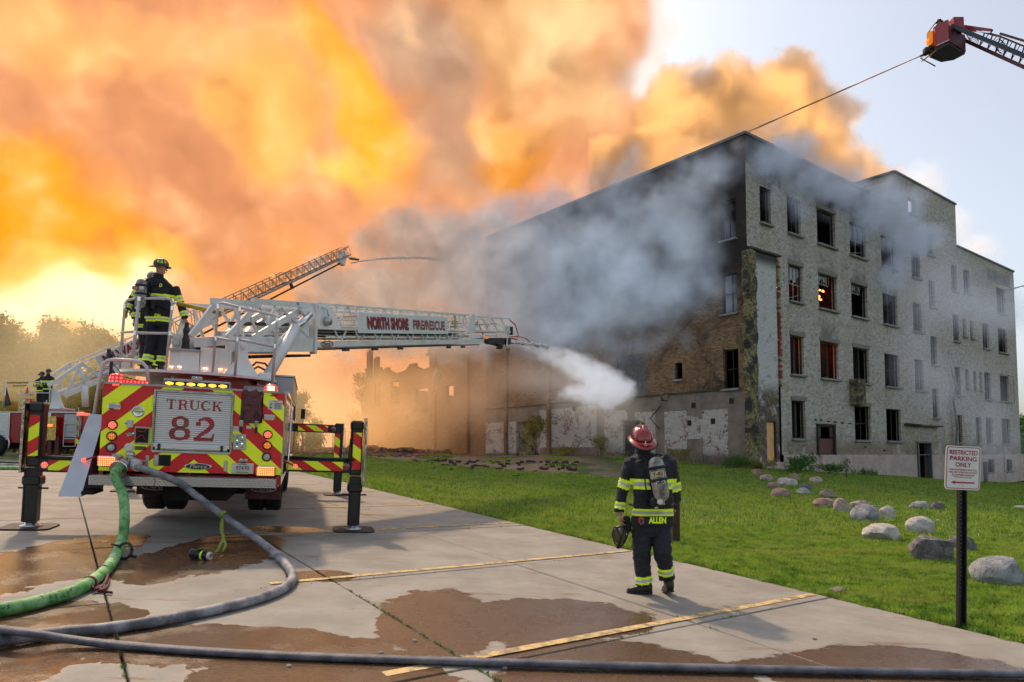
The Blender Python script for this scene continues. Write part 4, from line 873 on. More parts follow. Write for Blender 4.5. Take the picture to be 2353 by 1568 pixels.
# amber directional bar on its tread plate housing
a = bx('light_bar', (-.02, .10, 2.27), (.90, .16, .115), 'tread_plate', .01); bx('bar_face', (-.02, .012, 2.258), (.88, .012, .075), 'black_plastic', 0, a)
for k in range(6): q = MB(); q.lathe([(.058, 0), (.058, .012), (.04, .02), (.001, .022)], 16, (-.39 + k * .145, .005, 2.258), Matrix.Rotation(PI / 2, 3, 'X'), 1, .42); q.build('amber_lamp', 'lamp_yellow', a)
bx('camera_hood', (-.03, .06, 2.35), (.14, .10, .06), 'tread_plate', .008)
for (x, z, on_) in ((-1.12, 2.285, 0), (1.0, 2.265, 1)):
    q = MB(); q.lathe([(.10, -.045), (.10, 0), (.088, .055), (.06, .075), (.001, .078)], 20, (x, .2, z)); a = part(q, 'beacon', 'lamp_beacon'); q = MB(); q.lathe([(.112, -.07), (.112, -.045)], 20, (x, .2, z)); q.build('beacon_base', 'chrome', a)
    if on_: bx('beacon_core', (x, .10, z + .005), (.10, .04, .085), 'lamp_core', .01, a)
q = MB(); q.box((-.85, .12, 2.255), (.30, .12, .05), None, .01); part(q, 'light_bar', 'lamp_beacon')
# side marker arms
for sx in (-1, 1): q = MB(); q.bar((sx * 1.22, .1, 1.19), (sx * 1.40, .0, 1.12), .025); a = part(q, 'marker_arm', 'red_paint'); q = MB(); q.lathe([(.001, -.03), (.032, -.01), (.032, .012), (.001, .03)], 12, (sx * 1.42, -.01, 1.11), Matrix.Rotation(PI / 2, 3, 'X')); q.build('marker_lamp', 'lamp_red', a)
# wheels, flaps and chassis
for (x0, x1) in ((-1.12, -.80), (-.79, -.47), (.60, .88), (.89, 1.17)):
    for y in (2.75,):
        q = MB(); c = (x0 + x1) / 2; w = (x1 - x0) / 2; R0 = .53
        q.lathe([(R0 * .55, -w), (R0 * .93, -w), (R0, -w * .82), (R0, w * .82), (R0 * .93, w), (R0 * .55, w)], 28, (c, y, .66 - .0), Matrix.Rotation(PI / 2, 3, 'Y')); wh = part(q, 'wheel', 'rubber')
        q = MB()
        for k in range(28):
            a_ = 2 * PI * k / 28
            for o_ in (-.6, -.2, .2, .6): q.box((c + o_ * w, y + math.cos(a_) * (R0 + .004), .66 + math.sin(a_) * (R0 + .004)), (w * .30, .05, .014), Matrix.Rotation(a_ - PI / 2, 3, 'X') if 0 else Matrix.Rotation(a_ + PI / 2, 3, 'X'))
        q.build('tread', 'rubber', wh)['kind'] = 'stuff'
        q = MB(); q.lathe([(.001, -w * .5), (R0 * .5, -w * .5), (R0 * .56, -w)], 18, (c, y, .66), Matrix.Rotation(PI / 2, 3, 'Y')); q.build('rim', 'dull_alu', wh)
for (x0, x1, z0, z1, lx) in ((-1.03, -.47, .50, .80, -.76), (.62, 1.19, .45, .78, .91)):
    a = bx('mud_flap', ((x0 + x1) / 2, 1.45, (z0 + z1) / 2), (x1 - x0, .02, z1 - z0), 'rubber' if lx < 0 else 'dark_red_vinyl', .005)
    q = MB(); n = 28; vs = []
    for k in range(n + 1): t_ = 2 * PI * k / n; vs += [(lx + .21 * math.cos(t_), 1.435, .635 + .062 * math.sin(t_)), (lx + .195 * math.cos(t_), 1.435, .635 + .053 * math.sin(t_))]
    q.add(vs, [(2 * k, 2 * k + 2, 2 * k + 3, 2 * k + 1) for k in range(n)]); q.build('flap_ring', 'label_white', a); text('flap_script', 'Pierce', .1, 'label_white', a, FX(lx, 1.434, .635), .27, shear=.35)
m = MB(); m.box((0, 4.6, .66), (.9, 8.6, .25)); m.box((0, 2.75, .6), (1.1, .35, .35), None, .05); m.cyl((-.35, .9, .6), (.35, .9, .6), .12, 10); m.box((0, 1.8, .78), (2.2, 2.9, .12)); part(m, 'chassis', 'under_black')
m = MB(); m.lathe([(.3, -.15), (.5, -.13), (.53, -.1), (.53, .1), (.5, .13), (.3, .15)], 24, (1.02, 8.2, .53), Matrix.Rotation(PI / 2, 3, 'Y')); part(m, 'wheel', 'rubber')
m = MB(); m.lathe([(.3, -.15), (.5, -.13), (.53, -.1), (.53, .1), (.5, .13), (.3, .15)], 24, (-1.02, 8.2, .53), Matrix.Rotation(PI / 2, 3, 'Y')); part(m, 'wheel', 'rubber')
# cab, upper lockers
m = MB(); m.box((0, 8.9, 1.75), (2.44, 2.3, 2.0), None, .08); cab = part(m, 'cab', 'red_paint'); bx('cab_window', (1.225, 8.7, 2.15), (.02, 1.2, .6), 'under_black', 0, cab)
m = MB(); m.box((1.02, 5.2, 2.42), (.52, 5.0, .42), None, .015); m.box((.72, 2.55, 2.30), (.55, .9, .2), None, .01); part(m, 'upper_locker', 'tread_plate'); m = MB(); m.box((1.02, 5.2, 2.645), (.56, 5.04, .03)); part(m, 'locker_lid', 'dull_alu')
m = MB(); m.box((-1.02, 5.2, 2.38), (.4, 5.0, .36), None, .015); part(m, 'upper_locker', 'tread_plate')
m = MB(); m.box((1.45, 9.6, 2.05), (.12, .12, .34), None, .04); m.bar((1.2, 9.6, 1.7), (1.45, 9.6, 1.75), .02); m.bar((1.45, 9.6, 1.6), (1.45, 9.6, 1.95), .02); part(m, 'mirror', 'chrome'); m = MB(); m.box((1.45, 9.53, 2.05), (.10, .01, .28)); part(m, 'mirror_glass', 'black_plastic')
m = MB(); m.tube([(1.27, 7.6, 1.0), (1.27, 7.6, 2.3)], .02, 6); m.tube([(1.29, .5, 1.35), (1.31, .5, 1.45), (1.31, .5, 2.0), (1.29, .5, 2.1)], .016, 6); m.tube([(1.29, .2, 1.0), (1.31, .2, 1.1), (1.31, .2, 1.9)], .014, 6); part(m, 'grab_rail', 'chrome')
# stabilisers
def stab(sx, y, post_top, beam_z, leg_z, leg_x, cm, cp, padw, front=False):
    x0 = 1.2 * sx; x1 = 2.3 * sx
    a = MB(); a.box(((x0 + x1) / 2, y, beam_z), (abs(x1 - x0) + .1, .22, .21), None, .012); st_ = part(a, 'stabiliser', 'black_steel')
    bx('chevron_strip', ((x0 + x1) / 2 - .03 * sx, y - .115, beam_z + .0), (abs(x1 - x0) * (.82 if not front else .66), .008, .15), cm, 0, st_)
    q = MB(); q.lathe([(.058, 0), (.058, .015), (.045, .02)], 18, (2.22 * sx, y - .11, beam_z), Matrix.Rotation(PI / 2, 3, 'X')); q.build('lamp_ring', 'dull_alu', st_); q = MB(); q.lathe([(.045, .012), (.001, .02)], 18, (2.22 * sx, y - .11, beam_z), Matrix.Rotation(PI / 2, 3, 'X')); q.build('lamp_lens', 'lamp_red' if sx < 0 else 'red_paint', st_)
    if not front:
        q = MB(); q.box((2.375 * sx, y, (post_top + .93) / 2), (.19, .24, post_top - .93), None, .02); q.box((2.375 * sx, y - .01, post_top - .07), (.21, .26, .16), None, .03); q.build('jack_box', 'black_steel', st_)
        bx('chevron_panel', (2.385 * sx, y - .125, post_top - .5), (.135, .01, .62), cp, 0, st_)
        bx('side_plate', (2.515 * sx, y - .02, post_top - .5), (.035, .36, 1.12), 'mirror_steel', .004, st_)
        q = MB(); q.tube([(x0, y - .12, beam_z + .13), (x1 + .05 * sx, y - .12, beam_z + .12)], .022, 8); q.build('stabiliser_tube', 'black_steel', st_)
        q = MB(); q.tube([(2.27 * sx, y - .13, post_top - .3), (2.25 * sx, y - .15, post_top - .7), (2.27 * sx, y - .13, beam_z + .1)], .012, 6); q.build('hydraulic_hose', 'rubber', st_)
    else:
        q = MB(); q.box((2.36 * sx, y, 1.36), (.2, .24, .92), None, .02); q.build('jack_box', 'black_steel', st_); bx('chevron_panel', (2.33 * sx, y - .125, 1.25), (.13, .01, .6), cp, 0, st_); bx('side_plate', (2.47 * sx, y, 1.4), (.03, .3, .85), 'mirror_steel', .004, st_)
    q = MB(); q.box((2.385 * sx, y, .72), (.24, .27, .14), None, .02); q.box((2.385 * sx, y, .5), (.17, .20, .82), None, .01); q.cyl((2.385 * sx - .2, y, .60), (2.385 * sx + .2, y, .60), .014, 8)
    for k in (-1, 1): q.box((2.385 * sx + .09 * k, y - .1, .5), (.02, .02, .8))
    q.build('jack_leg', 'black_steel', st_)
    q = MB(); q.lathe([(.06, .14), (.06, .09), (.085, .08), (.085, .05), (.15, .035), (.15, .02), (.001, .02)], 20, (2.385 * sx, y, 0)); q.build('jack_foot', 'dull_alu', st_)
    q = MB(); n = 24; pts_ = []
    for k in range(n):
        a_ = 2 * PI * k / n; c_, s_ = math.cos(a_), math.sin(a_); pts_.append((2.40 * sx + .34 * math.copysign(abs(c_) ** .35, c_), y + .34 * math.copysign(abs(s_) ** .35, s_), -.008))
    q.poly(pts_, .032, (0, 0, 1)); q.build('ground_pad', 'rubber', st_)
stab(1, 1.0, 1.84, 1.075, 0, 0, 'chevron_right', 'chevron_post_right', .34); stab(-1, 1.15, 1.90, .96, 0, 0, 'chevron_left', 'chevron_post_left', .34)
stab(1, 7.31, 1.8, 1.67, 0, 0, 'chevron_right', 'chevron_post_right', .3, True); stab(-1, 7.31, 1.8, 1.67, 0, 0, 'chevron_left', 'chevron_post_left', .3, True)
# folded aluminium ramp at the left corner, grab arch, pipes
m = MB(); m.poly([(-1.47, .30, 1.76), (-1.29, .30, 1.76), (-1.44, -.05, .60), (-1.70, -.05, .60)], .02, (0, 1, 0)); m.poly([(-1.29, .30, 1.76), (-1.25, .75, 1.7), (-1.30, .5, .68), (-1.44, -.05, .60)], .02, (1, 0, 0)); m.poly([(-1.70, -.05, .60), (-1.44, -.05, .60), (-1.30, .5, .66), (-1.5, .5, .66)]); part(m, 'ramp_panel', 'dull_alu'); bx('ramp_foot', (-1.33, .15, .66), (.16, .5, .05), 'under_black', .01)
m = MB(); m.tube([(-1.45, .35, 1.36), (-1.38, .4, 2.38), (-1.36, .4, 2.5), (-1.30, .4, 2.56), (-1.2, .4, 2.58), (-.94, .4, 2.58), (-.84, .4, 2.56), (-.78, .4, 2.5), (-.74, .4, 2.25)], .026, 8); part(m, 'grab_arch', 'rail_grey')
m = MB(); m.tube([(-1.29, .45, 1.3), (-1.27, .5, 2.66)], .024, 8); m.box((-1.31, .48, 2.68), (.05, .05, .12), None, .01); m.tube([(-1.3, .5, 2.5), (-1.2, .6, 2.3), (-.98, .6, 2.2)], .016, 6); m.tube([(-1.3, .46, 2.6), (-1.1, .5, 2.34), (-.9, .5, 2.3)], .006, 5); part(m, 'light_mast', 'black_steel')
# ------------------------------------------------------------------ turntable
m = MB(); n = 40; pts_ = []
for k in range(n):
    a_ = 2 * PI * k / n; pts_.append((-.32 + 1.30 * math.cos(a_), 2.55 + 1.15 * math.sin(a_), 2.50))
m.poly(pts_, .045, (0, 0, 1)); part(m, 'turntable_deck', 'white_paint'); m = MB(); m.lathe([(.75, 2.2), (.75, 2.5)], 30, (-.1, 2.6, 0)); part(m, 'turntable_ring', 'red_paint')
m = MB()
def prism(m, pts, z0, z1, taper=1.0):
    k = len(pts); cx_ = sum(p[0] for p in pts) / k; cy_ = sum(p[1] for p in pts) / k
    v = [(p[0], p[1], z0) for p in pts] + [(cx_ + (p[0] - cx_) * taper, cy_ + (p[1] - cy_) * taper, z1) for p in pts]; m.add(v, [tuple(range(k))[::-1], tuple(range(k, 2 * k))] + [(i, (i + 1) % k, (i + 1) % k + k, i + k) for i in range(k)])
prism(m, [(-.74, 1.92), (-.52, 1.72), (-.25, 1.74), (-.25, 2.4), (-.74, 2.4)], 2.546, 2.90); part(m, 'pedestal', 'white_paint')
m = MB(); prism(m, [(-.242, 1.76), (.06, 1.72), (.24, 1.85), (.30, 2.4), (-.242, 2.4)], 2.546, 2.99); part(m, 'pedestal', 'white_paint'); bx('pedestal_lid', (-.50, 2.05, 2.915), (.52, .72, .03), 'tread_plate', .004)
for (x, y) in ((-.70, 1.87), (-.55, 1.735), (-.15, 1.73), (.10, 1.73), (.19, 1.80)): bx('step_light', (x, y - .012, 2.63), (.055, .02, .02), 'lamp_core', .004)
a = bx('console', (-.64, 2.15, 3.07), (.18, .25, .30), 'white_paint', .01, rot=Matrix.Rotation(.1, 3, 'X')); bx('console_label', (-.66, 2.0, 3.08), (.1, .006, .13), 'label_white', 0, a)
m = MB(); m.lathe([(.07, 2.93), (.055, 3.05), (.062, 3.06), (.062, 3.12), (.05, 3.13), (.045, 3.22), (.055, 3.23), (.055, 3.28), (.04, 3.30), (.03, 3.38), (.001, 3.40)], 12, (-.49, 1.85, 0)); part(m, 'control_post', 'black_plastic')
m = MB(); m.tube([(-.26, 2.0, 2.99), (-.24, 2.05, 3.1), (-.1, 2.1, 3.13), (.05, 2.1, 3.08), (.1, 2.1, 2.99)], .025, 8); m.box((-.05, 2.5, 3.06), (.7, .6, .16), None, .03); part(m, 'cable_bundle', 'rubber')
# guard rails
def rail(pts, r=.022, name='guard_rail', mm='rail_grey', joints=()):
    q = MB(); q.tube(pts, r, 8); a = part(q, name, mm)
    for j in joints: q = MB(); q.lathe([(r * 1.25, -.035), (r * 1.25, .035)], 8, j); q.build('clamp', 'chrome', a)
    return a
rail([(-1.45, 1.75, 2.54), (-1.43, 1.75, 3.6), (-1.40, 1.75, 3.67), (-1.30, 1.72, 3.70), (-.78, 1.6, 3.74), (-.71, 1.6, 3.72), (-.69, 1.6, 3.64), (-.73, 1.6, 2.55)], joints=((-1.43, 1.75, 3.57), (-.69, 1.6, 3.58), (-.70, 1.6, 3.16)))
rail([(-1.24, 1.55, 2.55), (-1.18, 1.55, 3.7)], joints=((-1.18, 1.55, 3.68), (-1.21, 1.55, 3.12))); rail([(-1.36, 2.2, 2.55), (-1.33, 2.2, 3.5)]); rail([(-1.21, 1.55, 3.12), (-.70, 1.6, 3.16)]); rail([(-1.46, 1.75, 3.13), (-1.21, 1.55, 3.14)], mm='hose_orange' if 0 else 'rail_grey')
rail([(-.67, 1.6, 3.68), (-.62, 1.6, 3.675)], .028, mm='chrome'); rail([(-.62, 1.62, 3.675), (.05, 1.75, 3.59)], .034, 'padded_bar', 'yellow_pad')
rail([(0, 1.5, 2.52), (.025, 1.5, 3.66), (.045, 1.5, 3.71), (.09, 1.5, 3.73), (.37, 1.5, 3.68), (.93, 1.55, 3.60), (.97, 1.55, 3.57), (.97, 1.55, 3.5), (.95, 1.55, 2.46)], joints=((.025, 1.5, 3.66), (.97, 1.55, 3.53), (.018, 1.5, 3.12), (.96, 1.55, 3.07)))
rail([(.35, 1.5, 2.51), (.37, 1.5, 3.68)], joints=((.37, 1.5, 3.65), (.36, 1.5, 3.13))); rail([(.018, 1.5, 3.13), (.36, 1.5, 3.10)]); rail([(.36, 1.5, 3.14), (.96, 1.55, 3.06)])
# ------------------------------------------------------------------ ladder
TI = TM.inverted()
TT = TO + HD * 2.3 + U3 * 2.5; SLP_ = .155
LDh = Vector((.353, .936, 0)).normalized(); LRt = Vector((LDh.y, -LDh.x, 0))
def LP(t_, h, side=0.0): w = Vector((TT.x, TT.y, 3.53)) + LDh * t_ + LRt * side + Vector((0, 0, h + SLP_ * t_)); return TI @ w
lad = MB(); lad.box(LP(1.0, -.14, 0), (.02, .02, .02)); LU = (0, 0, 1)
ladder = part(lad, 'ladder', 'ladder_grey')
def lbar(name, a, b, w, h, mm='ladder_grey', par=ladder, bev=.004): q = MB(); q.bar(a, b, w, h, LU, bev); return q.build(name, mm, par)
for sd_ in (.45, -.45):
    lbar('rail', LP(-.68 if sd_ > 0 else -.3, .66, sd_), LP(.35, .66, sd_), .05, .09); lbar('rail', LP(.31, .70, sd_), LP(2.2, .70, sd_), .06, .11); lbar('rail', LP(-.3, -.08, sd_), LP(2.2, -.12, sd_), .07, .27)
    if sd_ > 0: lbar('rail', LP(-1.0, -.05, sd_), LP(-.3, -.02, sd_), .06, .16)
    for (a, b, w) in (((-1.1 if sd_ > 0 else -.5, .05), (-.6 if sd_ > 0 else -.3, .6), .09), ((-.3, .03), (.45, .64), .11), ((.35, .02), (1.75, .62), .12), ((-.15, .6), (.1, .05), .05), ((.5, .62), (1.0, .04), .05), ((.95, .62), (.7, .3), .07), ((1.1, .62), (1.95, .04), .04), ((.15, .6), (.5, .04), .04)):
        lbar('brace', LP(a[0], a[1], sd_), LP(b[0], b[1], sd_), .045, w)
    lbar('end_post', LP(2.12, -.30, sd_), LP(2.12, .74, sd_), .06, .17)
    q = MB(); s_ = sd_ + (.05 if sd_ > 0 else -.05); q.poly([LP(2.22, .72, s_), LP(2.62, .72, s_), LP(3.0, .25, s_), LP(2.95, .20, s_), LP(2.24, .22, s_)], .06, TI.to_3x3() @ (LRt * (-1 if sd_ > 0 else 1))); q.build('gusset', 'white_paint', ladder)
    q = MB(); q.poly([LP(1.55, .60, s_), LP(1.95, .66, s_), LP(2.05, .42, s_), LP(1.8, .40, s_)], .05, TI.to_3x3() @ LRt); q.lathe([(.06, -.02), (.06, .05), (.04, .06), (.001, .06)], 14, LP(1.9, .53, s_), (TI.to_3x3() @ LRt).to_track_quat('Z', 'Y').to_matrix() if sd_ > 0 else None); q.build('pin_boss', 'white_paint', ladder)
    q = MB(); q.poly([LP(1.0, -.02, sd_ * .98), LP(1.98, -.02, sd_ * .98), LP(1.98, .60, sd_ * .98)], .01, TI.to_3x3() @ LRt); q.build('gusset', 'ladder_grey', ladder)
    # slender part of the base section
    lbar('rail', LP(2.2, .745, sd_), LP(9.9, .755, sd_), .05, .05); lbar('rail', LP(2.2, .23, sd_), LP(9.9, .20, sd_), .05, .05); lbar('rail', LP(2.2, -.10, sd_), LP(11.0, -.06, sd_), .07, .13); lbar('rail', LP(2.6, .06, sd_ * .9), LP(10.9, .06, sd_ * .9), .04, .04)
    k = 0; t_ = 2.9
    while t_ < 9.6:
        lbar('brace', LP(t_, .22, sd_), LP(t_, .74, sd_), .028, .028); lbar('brace', LP(t_ + .05, .22, sd_ * .97), LP(t_ + .42, .73, sd_ * .97), .026, .026); lbar('brace', LP(t_ + .8, .22, sd_ * .97), LP(t_ + .45, .73, sd_ * .97), .026, .026); lbar('brace', LP(t_ + .1, -.02, sd_), LP(t_ - .05, .2, sd_), .03, .03); lbar('brace', LP(t_ + .2, -.02, sd_), LP(t_ + .38, .2, sd_), .03, .03)
        t_ += .78; k += 1
    # inner sections nested and the fly
    lbar('rail', LP(1.5, .69, sd_ * .78), LP(13.8, .76, sd_ * .72), .04, .045); lbar('rail', LP(1.5, .30, sd_ * .78), LP(13.8, .28, sd_ * .72), .04, .05)
    lbar('rail', LP(1.5, .50, sd_ * .7), LP(12.6, .52, sd_ * .7), .03, .03)
    t_ = 10.2
    while t_ < 13.4: lbar('brace', LP(t_, .74, sd_ * .74), LP(t_ + .55, .28, sd_ * .74), .035, .05); lbar('brace', LP(t_ + .62, .28, sd_ * .73), LP(t_ + .82, .74, sd_ * .73), .03, .035); t_ += .9
    lbar('rail', LP(10.0, .10, sd_ * .8), LP(12.4, .14, sd_ * .8), .05, .07)
    q = MB(); q.poly([LP(9.9, .78, s_), LP(10.15, .78, s_), LP(10.15, .18, s_), LP(9.5, .18, s_)], .03, TI.to_3x3() @ LRt); q.build('end_panel', 'white_paint', ladder)
for k in range(40): t_ = 1.0 + k * .32; q = MB(); q.cyl(LP(t_, .29 if t_ > 2.2 else .05, -.33), LP(t_, .29 if t_ > 2.2 else .05, .33), .018, 8); q.build('rung', 'ladder_grey', ladder)
q = MB()
for k in range(7): q.bar(LP(2 + k * 1.6, .55, -.2), LP(3.4 + k * 1.6, .56, .1), .03, .05, LU)
q.bar(LP(.3, .33, 0), LP(9, .35, 0), .16, .05, LU); q.tube([LP(0, .28, .25), LP(4, .32, .2), LP(9.8, .40, .25)], .02, 6); q.build('cable_tray', 'black_steel', ladder)
q = MB(); q.tube([LP(.0, .12, 0), LP(2, .12, 0), LP(11, .14, 0), LP(13.5, -.05, 0)], .055, 8); q.build('waterway', 'dull_alu', ladder)
q = MB(); q.poly([LP(2.2, .23, -.4), LP(9.9, .2, -.4), LP(9.9, .2, .4), LP(2.2, .23, .4)]); q.build('underside_plate', 'under_black', ladder)
lbar('underside_beam', LP(2.6, -.19, .0), LP(10.9, -.15, .0), .74, .03, 'black_steel')
for t_ in (3.2, 4.4, 5.6, 8.4, 9.4): lbar('roller', LP(t_, -.23, .42), LP(t_ + .22, -.23, .42), .06, .06, 'black_plastic')
lbar('underside_beam', LP(.35, -.30, 0), LP(2.1, -.31, 0), .8, .05, 'under_black')
# name board
nrm_ = TI.to_3x3() @ LRt; along = (LP(8.26, .61, .5) - LP(3.66, .60, .5)); 
q = MB(); q.poly([LP(3.66, .14, .49), LP(8.26, .15, .49), LP(8.26, .62, .49), LP(3.66, .60, .49)], .03, nrm_); board = q.build('name_board', 'sign_white', ladder)
ex_ = (LP(8.26, .38, .5) - LP(3.66, .37, .5)).normalized(); ez_ = nrm_.cross(ex_) * -1; ez_ = ez_ if ez_.z > 0 else -ez_
def btext(body, t0, t1, hc, m_, dx=0, dz=0, o_=.525, size=.36, bold=.012): return text('lettering', body, size, m_, board, frame(LP((t0 + t1) / 2 + dx, hc + dz, o_), ex_, ez_, ex_.cross(ez_)), t1 - t0, bold=bold)
btext('NORTH SHORE', 3.98, 5.92, .375, 'shadow_blue', .035, -.02, .523, bold=.018); btext('NORTH SHORE', 3.98, 5.92, .385, 'red_letter', 0, 0, .528)
mat('pale_red_letter', (.52, .12, .09), .5); btext('FIRE/RESCUE', 6.16, 8.02, .375, 'shadow_blue', .03, -.018, .523, .33, bold=.004); btext('FIRE/RESCUE', 6.16, 8.02, .385, 'pale_red_letter', 0, 0, .528, .33, bold=.0)
lg = MB(); vs = []
for k in range(29): a_ = 2 * PI * k / 28; vs += [LP(2.52 + .22 * math.cos(a_), -.10 + .065 * math.sin(a_), .495), LP(2.52 + .19 * math.cos(a_), -.10 + .05 * math.sin(a_), .495)]
lg.add(vs, [(2 * k, 2 * k + 2, 2 * k + 3, 2 * k + 1) for k in range(28)]); lg.build('badge_ring', 'red_letter', ladder); text('badge_script', 'Pierce', .12, 'shadow_blue', ladder, frame(LP(2.50, -.10, .495), ex_, ez_, ex_.cross(ez_)), .26, shear=.3); text('rung_number', '55', .07, 'shadow_blue', ladder, frame(LP(1.55, .71, .49), ex_, ez_, ex_.cross(ez_)), .08)
q = MB(); q.lathe([(.09, -.05), (.10, 0), (.09, .05), (.001, .06)], 12, LP(2.45, .38, .56), nrm_.to_track_quat('Z', 'Y').to_matrix()); q.tube([LP(2.3, .66, .52), LP(2.42, .62, .56), LP(2.44, .45, .58)], .012, 5); q.build('cable_coil', 'dull_alu', ladder)
lbar('strap', LP(8.72, .30, .52), LP(8.72, .70, .52), .05, .02, 'yellow_pad')
# lift cylinders, side plates of the turret
for s_ in (.55, -.55):
    q = MB(); q.cyl(LP(1.36, .98 - .22 - .06, s_) if 0 else LP(1.42, .24, s_), LP(.62, -.72, s_), .10, 16); cyl_ = q.build('lift_cylinder', 'cyl_grey', truck); q = MB(); q.cyl(LP(1.86, .50, s_), LP(1.38, .2, s_), .065, 14); q.build('piston_rod', 'chrome', cyl_); q = MB(); q.box(LP(.6, -.74, s_), (.30, .3, .22), None, .05); q.build('cylinder_foot', 'white_paint', cyl_)
    q = MB(); s2 = s_ * .9; q.poly([LP(-.12, -.05, s2), LP(.12, -.05, s2), LP(.14, -.35, s2), LP(.45, -.72, s2), LP(.45, -.74, s2), LP(-.5, -.66, s2), LP(-.12, -.35, s2)], .04, nrm_); q.lathe([(.065, -.02), (.065, .07), (.05, .08), (.001, .08)], 16, LP(.0, -.13, s2), nrm_.to_track_quat('Z', 'Y').to_matrix()); q.build('turret_plate', 'white_paint', truck)
q = MB(); q.tube([LP(.35, -.55, .35), LP(.45, -.42, .45), LP(.62, -.45, .5), LP(.72, -.55, .52)], .02, 6); q.tube([LP(.35, -.6, .35), LP(.5, -.5, .45), LP(.7, -.6, .5)], .02, 6); part(q, 'hydraulic_hose', 'rust_brick')
# tip: monitor, box, red tubing
a = lbar('tip_plate', LP(11.7, -.05, .3), LP(13.9, -.05, .3), .03, .22, 'black_steel'); lbar('tip_plate', LP(13.45, -.3, .33), LP(13.55, .3, .33), .03, .3, 'white_paint')
q = MB(); q.cyl(LP(12.2, -.05, 0), LP(13.4, -.16, 0), .07, 10); q.cyl(LP(13.4, -.16, 0), LP(14.2, -.12, 0), .06, 10, .045); q.cyl(LP(14.2, -.12, 0), LP(14.5, -.10, 0), .07, 12, .08); q.box(LP(13.3, -.25, .1), (.2, .3, .15), None, .03); mon = q.build('monitor', 'black_plastic', ladder); q = MB(); q.lathe([(.085, -.04), (.085, .04)], 14, LP(14.1, -.12, 0), (TI.to_3x3() @ LDh).to_track_quat('Z', 'Y').to_matrix()); q.build('nozzle_ring', 'red_paint', mon)
lbar('junction_box', LP(13.0, .35, .38), LP(13.5, .35, .38), .1, .28, 'white_paint'); lbar('floodlight', LP(13.9, .32, .3), LP(14.0, .32, .3), .12, .3, 'black_plastic'); lbar('floodlight', LP(11.2, .06, .42), LP(11.4, .06, .42), .08, .08, 'lamp_amber')
q = MB(); q.tube([LP(13.8, .72, .3), LP(14.4, .55, .3), LP(14.7, .2, .3), LP(14.6, -.0, .3), LP(14.0, .05, .3)], .022, 6); q.tube([LP(13.8, .10, .3), LP(14.8, .12, .3), LP(15.6, .04, .3), LP(16.1, -.12, .3)], .018, 6); q.tube([LP(12.0, .7, -.2), LP(12.5, .2, -.2), LP(13.2, .7, -.2)], .02, 6); q.build('red_tubing', 'hose_orange', ladder)
q = MB(); q.tube([LP(12.4, -.1, .35), LP(12.6, -.22, .38), LP(12.9, -.18, .35)], .012, 6); q.tube([LP(13.5, -.3, .3), LP(13.6, -.42, .3), LP(13.8, -.38, .3), LP(13.75, -.3, .3)], .016, 6); q.build('shackle', 'black_plastic', ladder)
# valve manifold at the rear left where both hoses join
m = MB(); m.cyl((-.93, -.05, 1.10), (-.71, -.05, 1.10), .055, 12); m.cyl((-.83, -.05, 1.08), (-.83, -.05, 1.22), .05, 12); m.lathe([(.06, 1.2), (.06, 1.23), (.045, 1.25), (.001, 1.25)], 12, (-.83, -.05, 0)); m.cyl((-.83, 0, 1.12), (-.83, -.2, 1.08), .07, 14)
m.bar((-.90, -.12, 1.18), (-1.04, -.15, 1.21), .025, .02); m.bar((-.79, -.14, 1.15), (-.62, -.16, 1.13), .022, .02); m.box((-.98, -.1, 1.19), (.1, .06, .05), None, .01); part(m, 'valve_manifold', 'dull_alu')
m = MB(); m.cyl((-.87, -.2, 1.10), (-.90, -.34, 1.03), .10, 16); m.cyl((-.90, -.30, 1.05), (-.905, -.36, 1.02), .115, 16); part(m, 'hose_coupling', 'chrome'); m = MB(); m.cyl((-.77, -.14, 1.12), (-.68, -.3, 1.05), .062, 14); m.cyl((-.72, -.22, 1.09), (-.70, -.26, 1.07), .08, 14); part(m, 'hose_coupling', 'rail_grey')
# ================================================================== second ladder truck, far left
g0 = ground_at(12, 1048); MQ = at(183, 1048, g0.y + .6)
MX = Vector((-1, -.06, 0)).normalized(); MY = Vector((0, 0, 1)).cross(MX) * -1
MM = frame(Vector((MQ.x, MQ.y, T1(MQ.x, MQ.y))), MX, MY, (0, 0, 1)); sk = MQ.y / 34.0
mat('far_ladder', (.26, .25, .24), .5, var=.1)  # darkness of a backlit silhouette is put into this grey
tr2 = empty('ladder_truck', 'distant red and white ladder truck at the left edge, parked beyond the first truck', 'fire truck', mw=MM)
MMi = MM.inverted()
FR = .05 if (MM.to_3x3() @ Vector((0, 1, 0))).y > 0 else -.05
yf = -1 if (MM.to_3x3() @ Vector((0, 1, 0))).y > 0 else 1     # local y toward the camera
def b2(name, c, d, m, bev=.0, par=tr2): q = MB(); q.box((c[0], c[1] * yf, c[2]), d, None, bev); return q.build(name, m, par)
b2('body', (5.2, -1.2, 1.35), (10.6, 2.3, 1.4), 'red_paint', .02); b2('chassis', (5, -1.2, .55), (10, 1.6, .3), 'under_black'); b2('deck_edge', (5.2, -.02, 2.07), (10.6, .1, .05), 'white_paint')
for (x0, x1) in ((1.33, 2.05), (3.15, 4.1)):
    a = b2('shutter_frame', ((x0 + x1) / 2, 0, 1.4), (x1 - x0, .05, 1.28), 'chrome', .01)
    for k in range(12): b2('slat', ((x0 + x1) / 2, .03, .84 + k * .1), (x1 - x0 - .08, .02, .09), 'sign_white', .003, a)
b2('stripe', (6.3, .0, 1.52), (4, .06, .06), 'red_paint'); b2('fender', (5.2, .01, 1.25), (2.9, .05, .5), 'white_paint')
